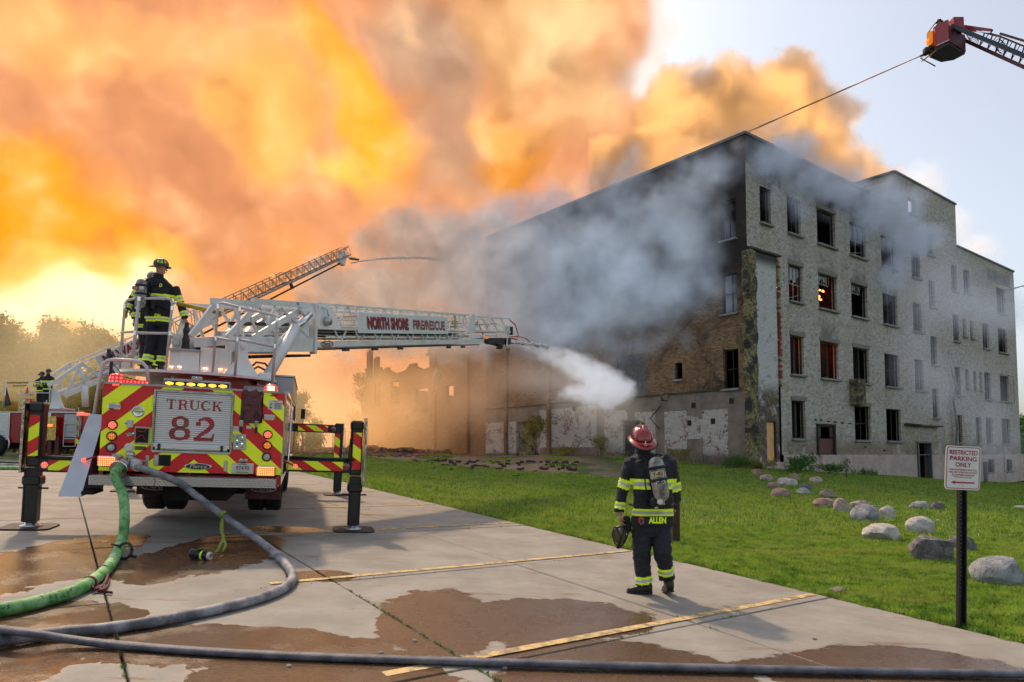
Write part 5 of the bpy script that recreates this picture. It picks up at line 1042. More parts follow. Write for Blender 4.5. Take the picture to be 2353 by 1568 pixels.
q = MB(); q.lathe([(.66, 0), (.66, .03), (.60, .03)], 24, (3.74, .03 * yf, .62), Matrix.Rotation(PI / 2, 3, 'X')); q.build('wheel_arch', 'dull_alu', tr2)
q = MB(); q.lathe([(.3, -.16), (.50, -.15), (.54, -.1), (.54, .1), (.5, .15), (.3, .16)], 26, (3.74, .12 * yf, .54), Matrix.Rotation(PI / 2, 3, 'X')); wh = q.build('wheel', 'rubber', tr2); q = MB(); q.lathe([(.001, .1), (.12, .1), (.14, .02), (.3, .06)] if yf < 0 else [(.001, -.1), (.12, -.1), (.14, -.02), (.3, -.06)], 22, (3.74, .22 * yf, .54), Matrix.Rotation(-PI / 2 if 0 else PI / 2, 3, 'X')); q.build('rim', 'under_black', wh); q = MB()
for k in range(10): a_ = k * PI / 5; q.box((3.74 + .22 * math.cos(a_), .30 * yf, .54 + .22 * math.sin(a_)), (.035, .03, .035))
q.build('wheel_nuts', 'chrome', wh)
q = MB(); q.lathe([(.0, 0), (.62, 0)], 24, (3.74, .005 * yf, .62), Matrix.Rotation(PI / 2, 3, 'X')); q.build('wheel_well', 'under_black', tr2)
# ladder rack at the tail, mirror polished jack plate, jack legs
q = MB(); Y = .12 * yf
for x in (.15, .68): q.bar((x, Y, .5), (x - .02, Y, 1.55), .03, .03)
for z in (.5, .85, 1.2, 1.55): q.bar((.15, Y, z), (.68, Y, z), .03, .03)
q.build('step_ladder', 'dull_alu', tr2); b2('tail_locker', (.38, .02, 1.45), (.68, .06, 1.05), 'lens_clear', .01)
t = NT('painted_reflection'); o = t.obj(); nn = t.noise(4, 4, t.vm('MULTIPLY', o, (3, 1, 1)), .6, 1.5); M['painted_reflection'] = t.bsdf(t.mix(t.ramp(nn, .35, .65), (.45, .26, .05), (.80, .62, .20)), .25, .9)  # gold bands painted into the colour imitate what the plate mirrors
b2('jack_plate', (1.2, .25, 1.32), (.5, .04, 1.1), 'painted_reflection', .01); b2('jack_lamp', (1.2, .28, 1.45), (.22, .03, .1), 'lamp_hot', .01)
for x in (.93, 1.25): b2('jack_leg', (x, .1, .45), (.17, .2, 1.0), 'dark_red_vinyl')
b2('tail_panel', (.12, -.6, 1.3), (.1, 1.3, 1.5), 'chevron_post_left'); b2('tail_lamp', (-.1, .0, 1.98), (.5, .2, .12), 'lamp_red', .02); b2('tail_lamp', (-.02, -.2, .95), (.1, .3, .15), 'lamp_amber', .02)
q = MB(); q.tube([(.12, 0, .8), (.12, 0, 2.3)], .02, 6); q.tube([(.0, 0, .8), (.0, 0, 2.15)], .02, 6); q.build('grab_rail', 'dull_alu', tr2)
b2('wooden_box', (3.75, -.6, 2.35), (.75, .6, .5), 'yellow_pad', .01); b2('red_box', (4.5, -.6, 2.3), (.8, .6, .5), 'red_paint', .02)
# turntable, rails
q = MB(); q.lathe([(.001, 2.30), (1.0, 2.30), (1.0, 2.22), (.001, 2.2)], 28, (2.15, -1.1 * yf, 0), None, 1.15, 1); q.lathe([(.7, 2.05), (.7, 2.22)], 20, (1.8, -1.1 * yf, 0)); q.build('turntable_deck', 'white_paint', tr2)
q = MB(); yy = -.2 * yf
for x in (1.55, 2.47, 2.9): q.tube([(x, yy, 2.3), (x, yy, 3.52)], .022, 6)
q.tube([(1.55, yy, 3.47), (2.9, yy, 3.54)], .022, 6); q.tube([(1.55, yy, 2.98), (2.47, yy, 2.98)], .022, 6); q.tube([(3.62, yy, 2.3), (3.56, yy, 3.45), (3.2, yy, 3.5)], .022, 6); q.build('guard_rail', 'white_paint', tr2)
q = MB(); q.tube([(3.5, yy, 3.45), (2.55, yy, 3.45)], .04, 7); q.tube([(3.2, yy, 3.3), (2.6, yy, 3.32)], .03, 7); q.build('padded_bar', 'yellow_pad', tr2)
q = MB(); Y2 = .02 * yf; q.poly([(3.38, Y2, 3.3), (3.10, Y2, 2.4), (3.42, Y2, 2.3)], .01, (0, 1, 0)); q.build('flag', 'shadow_blue', tr2); q = MB()
for k in range(3): q.poly([(3.34, Y2 + .02 * yf, 2.85 - .12 * k), (3.18, Y2 + .02 * yf, 2.75 - .1 * k), (3.18, Y2 + .02 * yf, 2.70 - .1 * k), (3.34, Y2 + .02 * yf, 2.79 - .12 * k)])
q.build('flag_stripes', 'red_letter', tr2); q = MB(); q.tube([(3.42, Y2, 2.1), (3.36, Y2, 3.6)], .018, 6); q.build('flag_pole', 'chrome', tr2)
cone = MB(); cone.lathe([(.12, 0), (.12, .03), (.09, .03), (.02, .34), (.001, .34)], 12); mat('cone_orange', (.75, .10, .02), .5)
cpos = MM @ Vector((2.65, -.35 * yf, 2.92)); co = cone.build('traffic_cone', 'cone_orange'); co.location = cpos; tag(co, 'small orange traffic cone on the platform of the distant ladder truck', 'cone')
q = MB(); q.lathe([(.066, .12), (.048, .2)], 12); q.build('cone_band', 'sign_white', co); 
q = MB(); q.box((2.65, -.35 * yf, 2.9), (.5, .4, .04)); q.build('shelf', 'white_paint', tr2)
# its raised ladder
tip = at(800, 590, 52.0); base = MM @ Vector((1.72, -1.1 * yf, 3.0)); ax = (tip - base).normalized(); sd = Vector((0, 0, 1)).cross(ax).normalized() * -1; up_ = sd.cross(ax) * 1
if up_.z < 0: up_ = -up_
Lt = (tip - base).length
def KP(f, h, s_=0): return MMi @ (base + ax * (f * Lt) + up_ * h + sd * s_)
lad2 = MB(); lad2.bar(KP(0, 0, 0), KP(.02, 0, 0), .5, .2); lad2 = lad2.build('ladder', 'ladder_grey', tr2)
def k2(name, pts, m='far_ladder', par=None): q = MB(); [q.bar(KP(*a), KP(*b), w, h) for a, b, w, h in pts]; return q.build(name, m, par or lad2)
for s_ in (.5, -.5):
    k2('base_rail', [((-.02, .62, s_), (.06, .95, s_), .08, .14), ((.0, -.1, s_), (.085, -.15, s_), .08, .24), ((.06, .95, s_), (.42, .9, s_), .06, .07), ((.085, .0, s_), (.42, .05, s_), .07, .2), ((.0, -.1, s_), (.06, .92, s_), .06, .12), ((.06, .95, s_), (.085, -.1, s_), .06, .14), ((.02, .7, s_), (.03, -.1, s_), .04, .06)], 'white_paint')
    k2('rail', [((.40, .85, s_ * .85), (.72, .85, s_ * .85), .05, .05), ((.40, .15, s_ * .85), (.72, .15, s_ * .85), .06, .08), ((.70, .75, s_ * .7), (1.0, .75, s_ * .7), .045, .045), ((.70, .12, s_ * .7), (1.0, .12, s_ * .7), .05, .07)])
    z = .18; g = []
    while z < .985:
        w = .5 if z < .42 else (.42 if z < .71 else .35); g += [((z, .12, math.copysign(w, s_)), (z + .012, .82 if z > .42 else .92, math.copysign(w, s_)), .03, .03), ((z + .012, .82, math.copysign(w, s_)), (z + .026, .12, math.copysign(w, s_)), .03, .03)]; z += .028
    k2('brace', g)
g = []; z = .1
while z < .99: g.append(((z, .14, -.42), (z, .14, .42), .035, .035)); g.append(((z + .004, .3, -.3), (z + .014, .7, .3), .025, .025)) if z > .4 else None; z += .0125
k2('rungs', [p for p in g if p]); lad2.children[-1]['kind'] = 'stuff'
k2('waterway', [((.36, -.45, 0), (.95, -.2, 0), .10, .10)], 'black_steel'); k2('hanger', [((.72, .1, 0), (.72, -.36, 0), .12, .2)], 'black_steel')
mside = .56 if (sd.y < 0) else -.56
q = MB(); q.poly([KP(.09, .38, mside), KP(.25, .38, mside), KP(.25, .95, mside), KP(.09, .95, mside)], .03, MMi.to_3x3() @ sd); bd2 = q.build('name_board', 'sign_white', lad2)
e1 = (MMi.to_3x3() @ ax).normalized(); e2 = (MMi.to_3x3() @ up_).normalized(); e3 = e1.cross(e2)
text('lettering', 'MILWAUKEE', .55, 'red_letter', bd2, frame(KP(.165, .66, mside * 1.12), e1, e2, e3), .125 * Lt, bold=.02)
text('badge_script', 'Pierce', .22, 'shadow_blue', lad2, frame(KP(.095, .0, mside * 1.15), e1, e2, e3), .6, shear=.3)
q = MB(); q.cyl(MMi @ (base + ax * (.052 * Lt) + up_ * .72 + sd * mside), MMi @ (base + ax * (.042 * Lt) - up_ * .2 + sd * mside), .09, 12); q.cyl(MMi @ (base + ax * (.044 * Lt) - up_ * .05 + sd * mside), MMi @ (base + ax * (.025 * Lt) - up_ * 1.0 + sd * mside), .15, 12); q.build('lift_cylinder', 'cyl_grey', tr2)
q = MB(); q.poly([(1.9, -.5 * yf, 2.3), (1.07, -.5 * yf, 2.3), (1.45, -.5 * yf, 3.2), (1.9, -.5 * yf, 3.2)], .1, (0, 1, 0)); q.build('turret_plate', 'white_paint', tr2)
g = [((.955, -.3, 0), (.985, .4, 0), .35, .5), ((.985, .75, .3), (1.02, .55, 0), .04, .04), ((1.02, .55, 0), (1.015, .1, 0), .04, .04), ((.985, .1, 0), (1.03, -.35, 0), .12, .12)]
k2('monitor', g, 'ladder_grey'); k2('monitor', [((1.005, -.2, 0), (1.045, -.55, 0), .14, .14)], 'black_steel')
q = MB(); q.lathe([(.001, -.14), (.14, 0), (.001, .14)], 10, KP(.665, 1.0, 0)); q.build('ladder_lamp', 'lamp_hot', lad2)

# ================================================================== red platform basket hanging in at the upper right
def c6(x, y): return ((3600 + x * .2108) / 1.7408, (20 + y * .2108) / 1.7408)
ZB = 21.0
def onz(x, y, z): r = ray(*c6(x, y)); return CP + r * ((z - CAMZ) / r.z)
mat('tower_red', (.33, .012, .016), .35, var=.08, coat=.4); mat('tower_dark', (.025, .022, .03), .5, var=.2); mat('tower_maroon', (.10, .012, .016), .45, var=.15); mat('steel_blue', (.03, .045, .06), .4)
bc = onz(860, 930, ZB); bk = empty('tower_basket', 'red platform basket on a lattice boom hanging in the sky at the upper right', 'aerial platform', tuple(bc))
def K(mb, name, m, par=bk, label=None): o = mb.build(name, m, par, label); o.matrix_basis = Matrix.Translation(-bc) if par is bk else Matrix.Identity(4); return o
fl_ = [(700, 850), (940, 745), (1235, 935), (1020, 1050), (780, 1090), (560, 1000)]; fp = [onz(x, y, ZB) for x, y in fl_]
q = MB(); q.poly(fp, .08, (0, 0, 1)); K(q, 'floor', 'tower_dark')
wall_h = 1.05
def wl(a, b, z0, z1, m, name='side_panel'):
    q = MB(); n = (b - a).cross(Vector((0, 0, 1))).normalized(); q.poly([a + V((0, 0, z0)), b + V((0, 0, z0)), b + V((0, 0, z1)), a + V((0, 0, z1))], .04, n); return K(q, name, m)
wl(fp[0], fp[1], .22, 1.2, 'tower_red'); wl(fp[5], fp[0], .15, 1.1, 'tower_red', 'end_panel'); wl(fp[1], fp[2], .1, .9, 'tower_maroon'); wl(fp[2], fp[3], .1, 1.0, 'tower_red'); wl(fp[3], fp[4], .1, 1.0, 'tower_red'); wl(fp[4], fp[5], .1, 1.0, 'tower_red')
q = MB(); q.bar(fp[0] + V((0, 0, .2)), fp[1] + V((0, 0, .2)), .06, .05); K(q, 'panel_trim', 'sign_white'); q = MB(); q.box((fp[1] + fp[2]) / 2 + V((0, 0, 1.15)), (.5, .4, .7), None, .02); K(q, 'control_box', 'tower_red')
q = MB(); q.tube([fp[5] + V((0, 0, 1.2)), fp[5] + V((-.1, -.1, .2)), fp[5] + V((-.55, -.2, -.15)), fp[4] + V((-.3, 0, -.2))], .03, 6); q.tube([fp[0] + V((-.05, 0, 1.3)), fp[5] + V((-.05, 0, 1.25))], .025, 6); q.tube([fp[0] + V((-.1, -.1, -.1)), fp[5] + V((-.4, 0, -.2))], .03, 6); K(q, 'bumper_rail', 'yellow_pad')
q = MB(); q.tube([c_ for c_ in (onz(900, 420, ZB) * 1.0, )] + [onz(900, 420, ZB) + V((.1, 0, -.02))], .1, 8) if 0 else None
pA = at(*c6(925, 425), bc.y); q = MB(); q.lathe([(.1, -.05), (.2, -.04), (.22, .04), (.1, .08)], 14, pA, Matrix.Rotation(PI / 2, 3, 'X')); K(q, 'pipe_swivel', 'label_white')
q = MB(); q.tube([at(*c6(930, 480), bc.y), at(*c6(980, 560), bc.y), at(*c6(1000, 640), bc.y), at(*c6(1060, 740), bc.y), at(*c6(1110, 800), bc.y)], .15, 10); K(q, 'water_pipe', 'dull_alu'); q = MB(); q.cyl(at(*c6(1090, 780), bc.y), at(*c6(1120, 830), bc.y), .17, 10); K(q, 'pipe_coupling', 'black_steel')
q = MB(); noz = at(*c6(385, 975), bc.y); q.cyl(at(*c6(560, 900), bc.y), at(*c6(470, 940), bc.y), .09, 10); q.cyl(at(*c6(520, 915), bc.y), noz, .05, 8); q.box(at(*c6(500, 870), bc.y), (.25, .3, .28), None, .05); q.box(at(*c6(560, 830), bc.y), (.2, .3, .25), None, .05); K(q, 'monitor', 'black_steel')
q = MB(); q.box(at(*c6(565, 590), bc.y), (.18, .3, .4), None, .05); q.box(at(*c6(560, 690), bc.y), (.2, .3, .3), None, .04); K(q, 'floodlight', 'lamp_amber')
nE = (fp[0] - fp[5]).cross(Vector((0, 0, 1))).normalized(); ex6 = (fp[0] - fp[5]).normalized()
tp = (fp[0] + fp[5]) / 2 - bc
text('number', '2', .55, 'yellow_pad', bk, frame(tp + V((0, 0, .6)) + nE * .06, ex6, (0, 0, 1), nE) if nE.x < 0 or nE.y < 0 else frame(tp + V((0, 0, .6)) - nE * .04, ex6 * -1, (0, 0, 1), nE * -1), .3, bold=.02)
# boom
def seg(x0, y0, x1, y1, w, m, name, d0=0, d1=0, off=0.0):
    q = MB(); a = at(*c6(x0, y0), bc.y + d0 + off); b = at(*c6(x1, y1), bc.y + d1 + off); b = a + (b - a) * (3.2 if x1 == 2900 else 1); q.bar(a, b, w, w); return K(q, name, m)
DE = -3.2
for off in (0, 1.0):
    seg(1130, 400, 1900, 600, .09, 'tower_maroon', 'boom_rail', .4, DE * .45, off); seg(1900, 545, 2900, 850, .09, 'tower_maroon', 'boom_rail', DE * .45, DE, off); seg(1100, 560, 1240, 680, .14, 'tower_maroon', 'boom_rail', .3, .2, off)
    seg(1240, 680, 2900, 1430, .15, 'tower_maroon', 'boom_rail', .2, DE, off); seg(1900, 600, 2900, 1010, .07, 'tower_maroon', 'boom_rail', DE * .45, DE, off)
    for k in range(22):
        xb = 1500 + k * 150; yb = 680 + (xb - 1240) * .452; xt = xb + 110; yt = 600 + (xt - 1900) * .41 if xt > 1900 else 400 + (xt - 1130) * .26
        f = (xb - 1240) / 1660; seg(xb, yb, xt, yt, .05, 'tower_maroon', 'boom_brace', DE * f, DE * (f + .06), off); seg(xt + 75, yt + 30, xb, yb, .035, 'tower_dark', 'boom_brace', DE * (f + .06), DE * f, off)
seg(980, 400, 2900, 1190, .17, 'steel_blue', 'boom_pipe', -.2, DE, -.35)
seg(1130, 410, 1740, 500, .16, 'tower_red', 'leveling_cylinder', .2, DE * .3, -.1); seg(1150, 470, 1720, 525, .07, 'chrome', 'leveling_rod', .2, DE * .3, -.12)
q = MB()
for k in range(5):
    c_ = at(*c6(1340 + k * 18, 560 + k * 32), bc.y - .1); q.tube([c_ + V((math.cos(a / 8 * 2 * PI) * .2, 0, math.sin(a / 8 * 2 * PI) * .22)) for a in range(9)], .015, 5)
for k in range(3):
    c_ = at(*c6(1880 + k * 30, 760 + k * 30), bc.y - 1.3); q.tube([c_ + V((math.cos(a / 8 * 2 * PI) * .2, 0, math.sin(a / 8 * 2 * PI) * .3)) for a in range(9)], .015, 5)
K(q, 'cable_loops', 'tower_dark')
# ================================================================== people
mat('turnout_black', (.016, .019, .026), .8, var=.35, vscale=5, bump=.012, bscale=14); mat('helmet_black', (.015, .016, .018), .3, coat=.5); mat('helmet_red', (.30, .012, .012), .22, var=.2, coat=.8); mat('skin', (.48, .26, .18), .55, var=.1)
mat('lime_tape', (.62, .85, .02), .5, emi=(.55, .8, .02), estr=.10); mat('silver_tape', (.52, .53, .56), .4, .0); mat('hood_black', (.02, .02, .022), .9); mat('glove_tan', (.42, .22, .04), .8, var=.2); mat('boot', (.012, .012, .012), .4); mat('hair_brown', (.08, .05, .03), .8)  # lime tape also emits a faint glow of its own colour
t = NT('tank_grey'); o = t.obj(); n1 = t.noise(14, 5, o, .7); M['tank_grey'] = t.bsdf(t.mix(t.ramp(n1, .35, .65), (.12, .12, .10), (.42, .41, .36)), .5, 0, t.bump(n1, .003)); mat('mask_olive', (.12, .10, .05), .35); mat('pack_black', (.012, .012, .014), .6, bump=.004)
def ring(c, x, y, rx, ry, n=16, pw=2.0):
    o = []
    for k in range(n):
        a = 2 * PI * k / n; ca, sa = math.cos(a), math.sin(a); o.append(c + x * (math.copysign(abs(ca) ** (2 / pw), ca) * rx) + y * (math.copysign(abs(sa) ** (2 / pw), sa) * ry))
    return o
def loft(mb, secs, n=16, pw=2.0):
    """closed loft through (centre, xaxis, yaxis, rx, ry)"""
    vs = []; 
    for s in secs: vs += ring(V(s[0]), V(s[1]), V(s[2]), s[3], s[4], n, pw)
    fs = [(k * n + j, k * n + (j + 1) % n, (k + 1) * n + (j + 1) % n, (k + 1) * n + j) for k in range(len(secs) - 1) for j in range(n)] + [tuple(range(n))[::-1], tuple((len(secs) - 1) * n + j for j in range(n))]
    mb.add(vs, fs)
def limb(mb, pts, rs, n=12):
    pts = [V(p) for p in pts]; secs = []; ref = V((0, 1, 0))
    for i, p in enumerate(pts):
        t_ = (pts[min(i + 1, len(pts) - 1)] - pts[max(i - 1, 0)]).normalized(); x = ref.cross(t_).normalized(); y = t_.cross(x); secs.append((p, x, y, rs[i], rs[i]))
    loft(mb, secs, n)
def body_mesh(name, mb, bands, vox, mats, wr=.010, seedv=0):
    """merge the lofts into one continuous skin, add cloth folds, paint reflective bands on faces by position"""
    me = mb.mesh(name, mats[0]); tmp = bpy.data.objects.new(name, me); COL.objects.link(tmp)
    r = tmp.modifiers.new('r', 'REMESH'); r.mode = 'VOXEL'; r.voxel_size = vox; s = tmp.modifiers.new('s', 'SMOOTH'); s.iterations = 3; s.factor = .5
    dg = bpy.context.evaluated_depsgraph_get(); out = bpy.data.meshes.new_from_object(tmp.evaluated_get(dg)); bpy.data.objects.remove(tmp); out.name = name
    n = len(out.vertices); co = np.empty(n * 3, 'f'); out.vertices.foreach_get('co', co); co = co.reshape(-1, 3); no = np.empty(n * 3, 'f'); out.vertices.foreach_get('normal', no); no = no.reshape(-1, 3)
    d = np.array([mnoise.noise((c[0] * 9 + seedv, c[1] * 9, c[2] * 13)) + .6 * mnoise.noise((c[0] * 18, c[1] * 18 + seedv, c[2] * 40)) for c in co]); co = co + no * (d * wr)[:, None]; out.vertices.foreach_set('co', co.ravel())
    out.materials.clear(); [out.materials.append(M[m]) for m in mats]
    nf = len(out.polygons); ce = np.empty(nf * 3, 'f'); out.polygons.foreach_get('center', ce); ce = ce.reshape(-1, 3); mi = np.zeros(nf, 'i')
    for (a, b, rad, t0, t1, m) in bands:
        a = np.array(a); b = np.array(b); L = np.linalg.norm(b - a); u = (b - a) / L; q = (ce - a); tt = q @ u; dist = np.linalg.norm(q - tt[:, None] * u, axis=1); mi[(tt > t0) & (tt < t1) & (dist < rad)] = m
    out.polygons.foreach_set('material_index', mi); out.polygons.foreach_set('use_smooth', [True] * nf); out.update(); return out
def band3(a, b, rad, t0, t1): w = (t1 - t0) / 3.4; return [(a, b, rad, t0, t1, 1), (a, b, rad, t0 + w * 1.15, t1 - w * 1.15, 2)]
TM3 = ['turnout_black', 'lime_tape', 'silver_tape']
X3, Y3, Z3 = V((1, 0, 0)), V((0, 1, 0)), V((0, 0, 1))
def hand(mb, w, d, side, palm_n, curl=.6, s=1.0):
    """palm, four fingers of unequal length bent round, and a thumb; w wrist, d direction"""
    w = V(w); d = V(d).normalized(); pn = V(palm_n).normalized(); sd_ = d.cross(pn).normalized() * side
    mb.tube([w, w + d * .05 * s, w + d * .09 * s], .03, 8, rs=[.028 * s, .038 * s, .036 * s], flat=.55)
    for k, L in enumerate((.072, .082, .077, .06)):
        b0 = w + d * .085 * s + sd_ * (.027 - .018 * k) * s; d1 = (d + pn * curl * .5).normalized(); d2 = (d + pn * curl * 1.6).normalized(); d3 = (d * .3 + pn * curl * 2).normalized()
        mb.tube([b0, b0 + d1 * L * .45 * s, b0 + d1 * L * .45 * s + d2 * L * .33 * s, b0 + d1 * L * .45 * s + d2 * L * .33 * s + d3 * L * .25 * s], .009, 6, rs=[.0095 * s, .009 * s, .0085 * s, .007 * s])
    b0 = w + d * .03 * s + sd_ * .03 * s; mb.tube([b0, b0 + (d + sd_ * .9).normalized() * .04 * s, b0 + (d + sd_ * .9).normalized() * .04 * s + (d + pn * .8).normalized() * .035 * s], .011, 6, rs=[.012 * s, .011 * s, .008 * s])
def helmet(par, c, r, m_, face, tilt=0.0, ribs=True):
    """fire helmet: dome, ribs, long back brim; face = direction looked at"""
    f = V(face).normalized(); s_ = f.cross(Z3).normalized(); B = Matrix((s_, f, Z3)).transposed() @ Matrix.Rotation(tilt, 3, 'X'); c = V(c)
    q = MB(); q.lathe([(1.0 * r, 0), (.99 * r, .25 * r), (.88 * r, .62 * r), (.62 * r, .88 * r), (.3 * r, .99 * r), (.001, 1.02 * r)], 20, c, B, .93, 1.12); h = q.build('helmet', m_, par)
    q = MB(); q.smooth = True; n = 32; vs = []
    for k in range(n):
        a = 2 * PI * k / n; back = max(0, -math.sin(a)); e = 1.28 + .42 * back ** 1.5 + .12 * max(0, math.sin(a)); drop = -.14 * r - .35 * r * back ** 2
        for (rr, dz) in ((.95, .02), (1.12, drop / r * .45), (e, drop / r), (e + .01, drop / r - .05), (.97, -.07)): vs.append(c + B @ V((math.cos(a) * rr * r * .93, math.sin(a) * rr * r * 1.08, dz * r)))
    q.add(vs, [(k * 5 + j, ((k + 1) % n) * 5 + j, ((k + 1) % n) * 5 + (j + 1) % 5, k * 5 + (j + 1) % 5) for k in range(n) for j in range(5)]); q.build('brim', m_, h)
    if ribs:
        for a in (0, PI / 4, PI / 2, 3 * PI / 4):
            q = MB(); q.tube([c + B @ V((math.cos(a) * math.cos(t_) * r * .95, math.sin(a) * math.cos(t_) * r * 1.13, math.sin(t_) * r * 1.03 + .004)) for t_ in [PI * k / 12 for k in range(13)]], .008 * r / .14, 5); q.build('rib', m_, h)
    return h, B, c
def scba(par, top, bot, r, back, tm='tank_grey', lab=None):
    top = V(top); bot = V(bot); d = (bot - top).normalized(); q = MB(); L = (bot - top).length; rot = d.to_track_quat('Z', 'Y').to_matrix()
    q.lathe([(.001, 0), (r * .5, .012), (r * .85, .045), (r, .10), (r, L - .09), (r * .85, L - .03), (r * .4, L), (.028, L + .01), (.028, L + .04), (.001, L + .045)], 20, top, rot); tk = q.build('air_tank', tm, par)
    bk = V(back).normalized(); sd_ = d.cross(bk).normalized(); q = MB(); q.box(top + d * L * .5 - bk * (r + .035), (.20, .05, L * .9), frame((0, 0, 0), sd_, bk, d).to_3x3(), .02); q.box(bot - bk * (r * .4) + d * .0, (.26, .12, .12), frame((0, 0, 0), sd_, bk, d).to_3x3(), .03); q.build('pack_frame', 'pack_black', par)
    for f_ in (.24, .52):
        q = MB(); q.lathe([(r + .004, -.018), (r + .009, -.012), (r + .009, .012), (r + .004, .018)], 20, top + d * L * f_, rot); q.build('tank_band', 'pack_black', tk)
    q = MB(); q.lathe([(.03, -.01), (.032, .01), (.025, .015), (.001, .012)], 14, bot + bk * .05 + sd_ * .04, bk.to_track_quat('Z', 'Y').to_matrix()); q.build('pressure_gauge', 'label_white', par)
    return tk, d, sd_, L
# ------------------------------------------------------------------ firefighter in the foreground
YA = 8.03
def A(cx_, cy_, dy=0.0): return at((2350 + cx_ * .4912) / 1.7408, (1650 + cy_ * .4912) / 1.7408, YA + dy)
feet = ground_at(1500, 1362); pa = empty('person', 'firefighter in dark turnout coat and red helmet walking away across the concrete, mask hanging from the left hand', 'person', tuple(feet))
pa['label'] = 'firefighter in a red helmet and dark coat walking away on the concrete, mask in hand'
def PB(mb, name, m, par=pa): o = mb.build(name, m, par); o.matrix_basis = Matrix.Translation(-feet) if par is pa else Matrix.Identity(4); return o
m = MB()
# coat trunk (x half widths and depths follow the flared coat)
S = [(A(455, 330), .085, .085), (A(470, 352), .12, .10), (A(495, 372), .165, .115), (A(510, 400), .205, .135), (A(522, 440), .225, .15), (A(527, 510), .230, .155), (A(530, 600), .222, .155), (A(530, 700), .215, .15), (A(530, 780), .225, .155), (A(530, 850), .238, .16), (A(530, 922), .245, .165), (A(530, 928), .20, .13)]
loft(m, [(p, X3, Y3, a, b) for p, a, b in S], 24, 2.4)
LS, LE, LW, = A(352, 415), A(283, 640, .04), A(262, 815, .02); RS, RE, RW = A(665, 410), A(712, 640, .04), A(700, 760, .22)
limb(m, [A(410, 392), LS, (LS + LE) / 2, LE, (LE + LW) / 2, LW], [.07, .085, .080, .072, .066, .062]); limb(m, [A(605, 388), RS, (RS + RE) / 2, RE, (RE + RW) / 2, RW], [.07, .087, .082, .075, .068, .062])
LH, LK, LA = A(445, 900, 0), A(440, 1160, -.03), A(462, 1405, .02); RHp, RK, RA = A(590, 900), A(612, 1140, -.10), A(652, 1350, .02)
loft(m, [(A(525, 890), X3, Y3, .225, .15), (A(520, 960), X3, Y3, .215, .15), (A(515, 1010), X3, Y3, .18, .13)], 20, 2.4)
limb(m, [LH, (LH + LK) / 2, LK, (LK + LA) / 2, LA, A(462, 1412, .02)], [.115, .112, .102, .096, .092, .075]); limb(m, [RHp, (RHp + RK) / 2, RK, (RK + RA) / 2, RA, A(652, 1358, .02)], [.115, .108, .10, .094, .09, .075])
bands = []
for y0, y1 in ((548, 618),): bands += band3(A(530, y0), A(530, y1), .27, -.01, (A(530, y0) - A(530, y1)).length + .01)
bands += band3(A(530, 778), A(530, 835), .30, 0, (A(530, 778) - A(530, 835)).length + .012)
bands += [(A(530, 836), A(530, 925), .3, .004, .2, 0)]
d_ = (LE - LS).length; bands += band3(tuple(LS), tuple(LE), .10, d_ * .58, d_ * .90); bands += band3(tuple(LE), tuple(LW), .10, d_ * .0 + .13, .21)
d_ = (RE - RS).length; bands += band3(tuple(RS), tuple(RE), .10, d_ * .70, d_ * 1.0)
bands += band3(tuple(LK), tuple(LA), .13, .235, .325); bands += band3(tuple(RK), tuple(RA), .13, .18, .27)
bm = body_mesh('coat_and_trousers', m, [(tuple(V(a)), tuple(V(b)), r_, t0, t1, mi_) for a, b, r_, t0, t1, mi_ in bands], .0115, TM3, .017, 1)
o = bpy.data.objects.new('body', bm); link(o, pa); o.matrix_basis = Matrix.Translation(-feet)
# collar, neck and head under the helmet
m = MB(); loft(m, [(A(455, 350), X3, Y3, .10, .10), (A(452, 315), X3, Y3, .088, .09), (A(448, 290), X3, Y3, .072, .08), (A(446, 240), X3, Y3, .075, .09)], 16); m.smooth = True; PB(m, 'collar', 'hood_black')
m = MB(); m.lathe([(.001, -.12), (.05, -.10), (.072, -.03), (.076, .03), (.06, .09), (.001, .12)], 16, A(446, 225, -.0), None, 1, 1.2); PB(m, 'head', 'skin'); m = MB(); m.lathe([(.074, -.09), (.080, -.03), (.082, .03), (.001, .1)], 16, A(446, 228, -.012), None, 1, 1.15); PB(m, 'hair', 'hair_brown')
hc = A(446, 205); q = empty  # helmet
hh_, B_, _c = helmet(pa, hc - feet, .132, 'helmet_red', (-.05, 1, .25), .10)
q = MB(); f0 = hc - feet; q.poly([f0 + V((-.055, .12, .10)), f0 + V((.055, .12, .10)), f0 + V((.06, .125, .17)), f0 + V((.02, .125, .19)), f0 + V((0, .125, .205)), f0 + V((-.02, .125, .19)), f0 + V((-.06, .125, .17))], .012, (0, 1, 0)); q.build('front_shield', 'helmet_black', hh_)
q = MB(); q.bar(f0 + V((0, .10, .11)), f0 + V((0, .11, .20)), .012, .02); q.build('shield_holder', 'yellow_pad', hh_); q = MB(); q.tube([f0 + V((.012 * math.cos(a), -.195 + .002, -.085 + .014 * math.sin(a))) for a in [k * PI / 4 for k in range(9)]], .003, 5); q.box(f0 + V((0, -.19, -.06)), (.012, .01, .03)); q.build('hanger_ring', 'chrome', hh_)
q = MB(); n = 32
q.tube([f0 + B_ @ V((math.cos(a) * (1.285 + .42 * max(0, -math.sin(a)) ** 1.5 + .12 * max(0, math.sin(a))) * .132 * .93, math.sin(a) * (1.285 + .42 * max(0, -math.sin(a)) ** 1.5 + .12 * max(0, math.sin(a))) * .132 * 1.08, (-.14 - .35 * max(0, -math.sin(a)) ** 2 - .03) * .132)) for a in [2 * PI * k / 32 for k in range(33)]], .007, 6); q.build('brim_edge', 'rubber', hh_)
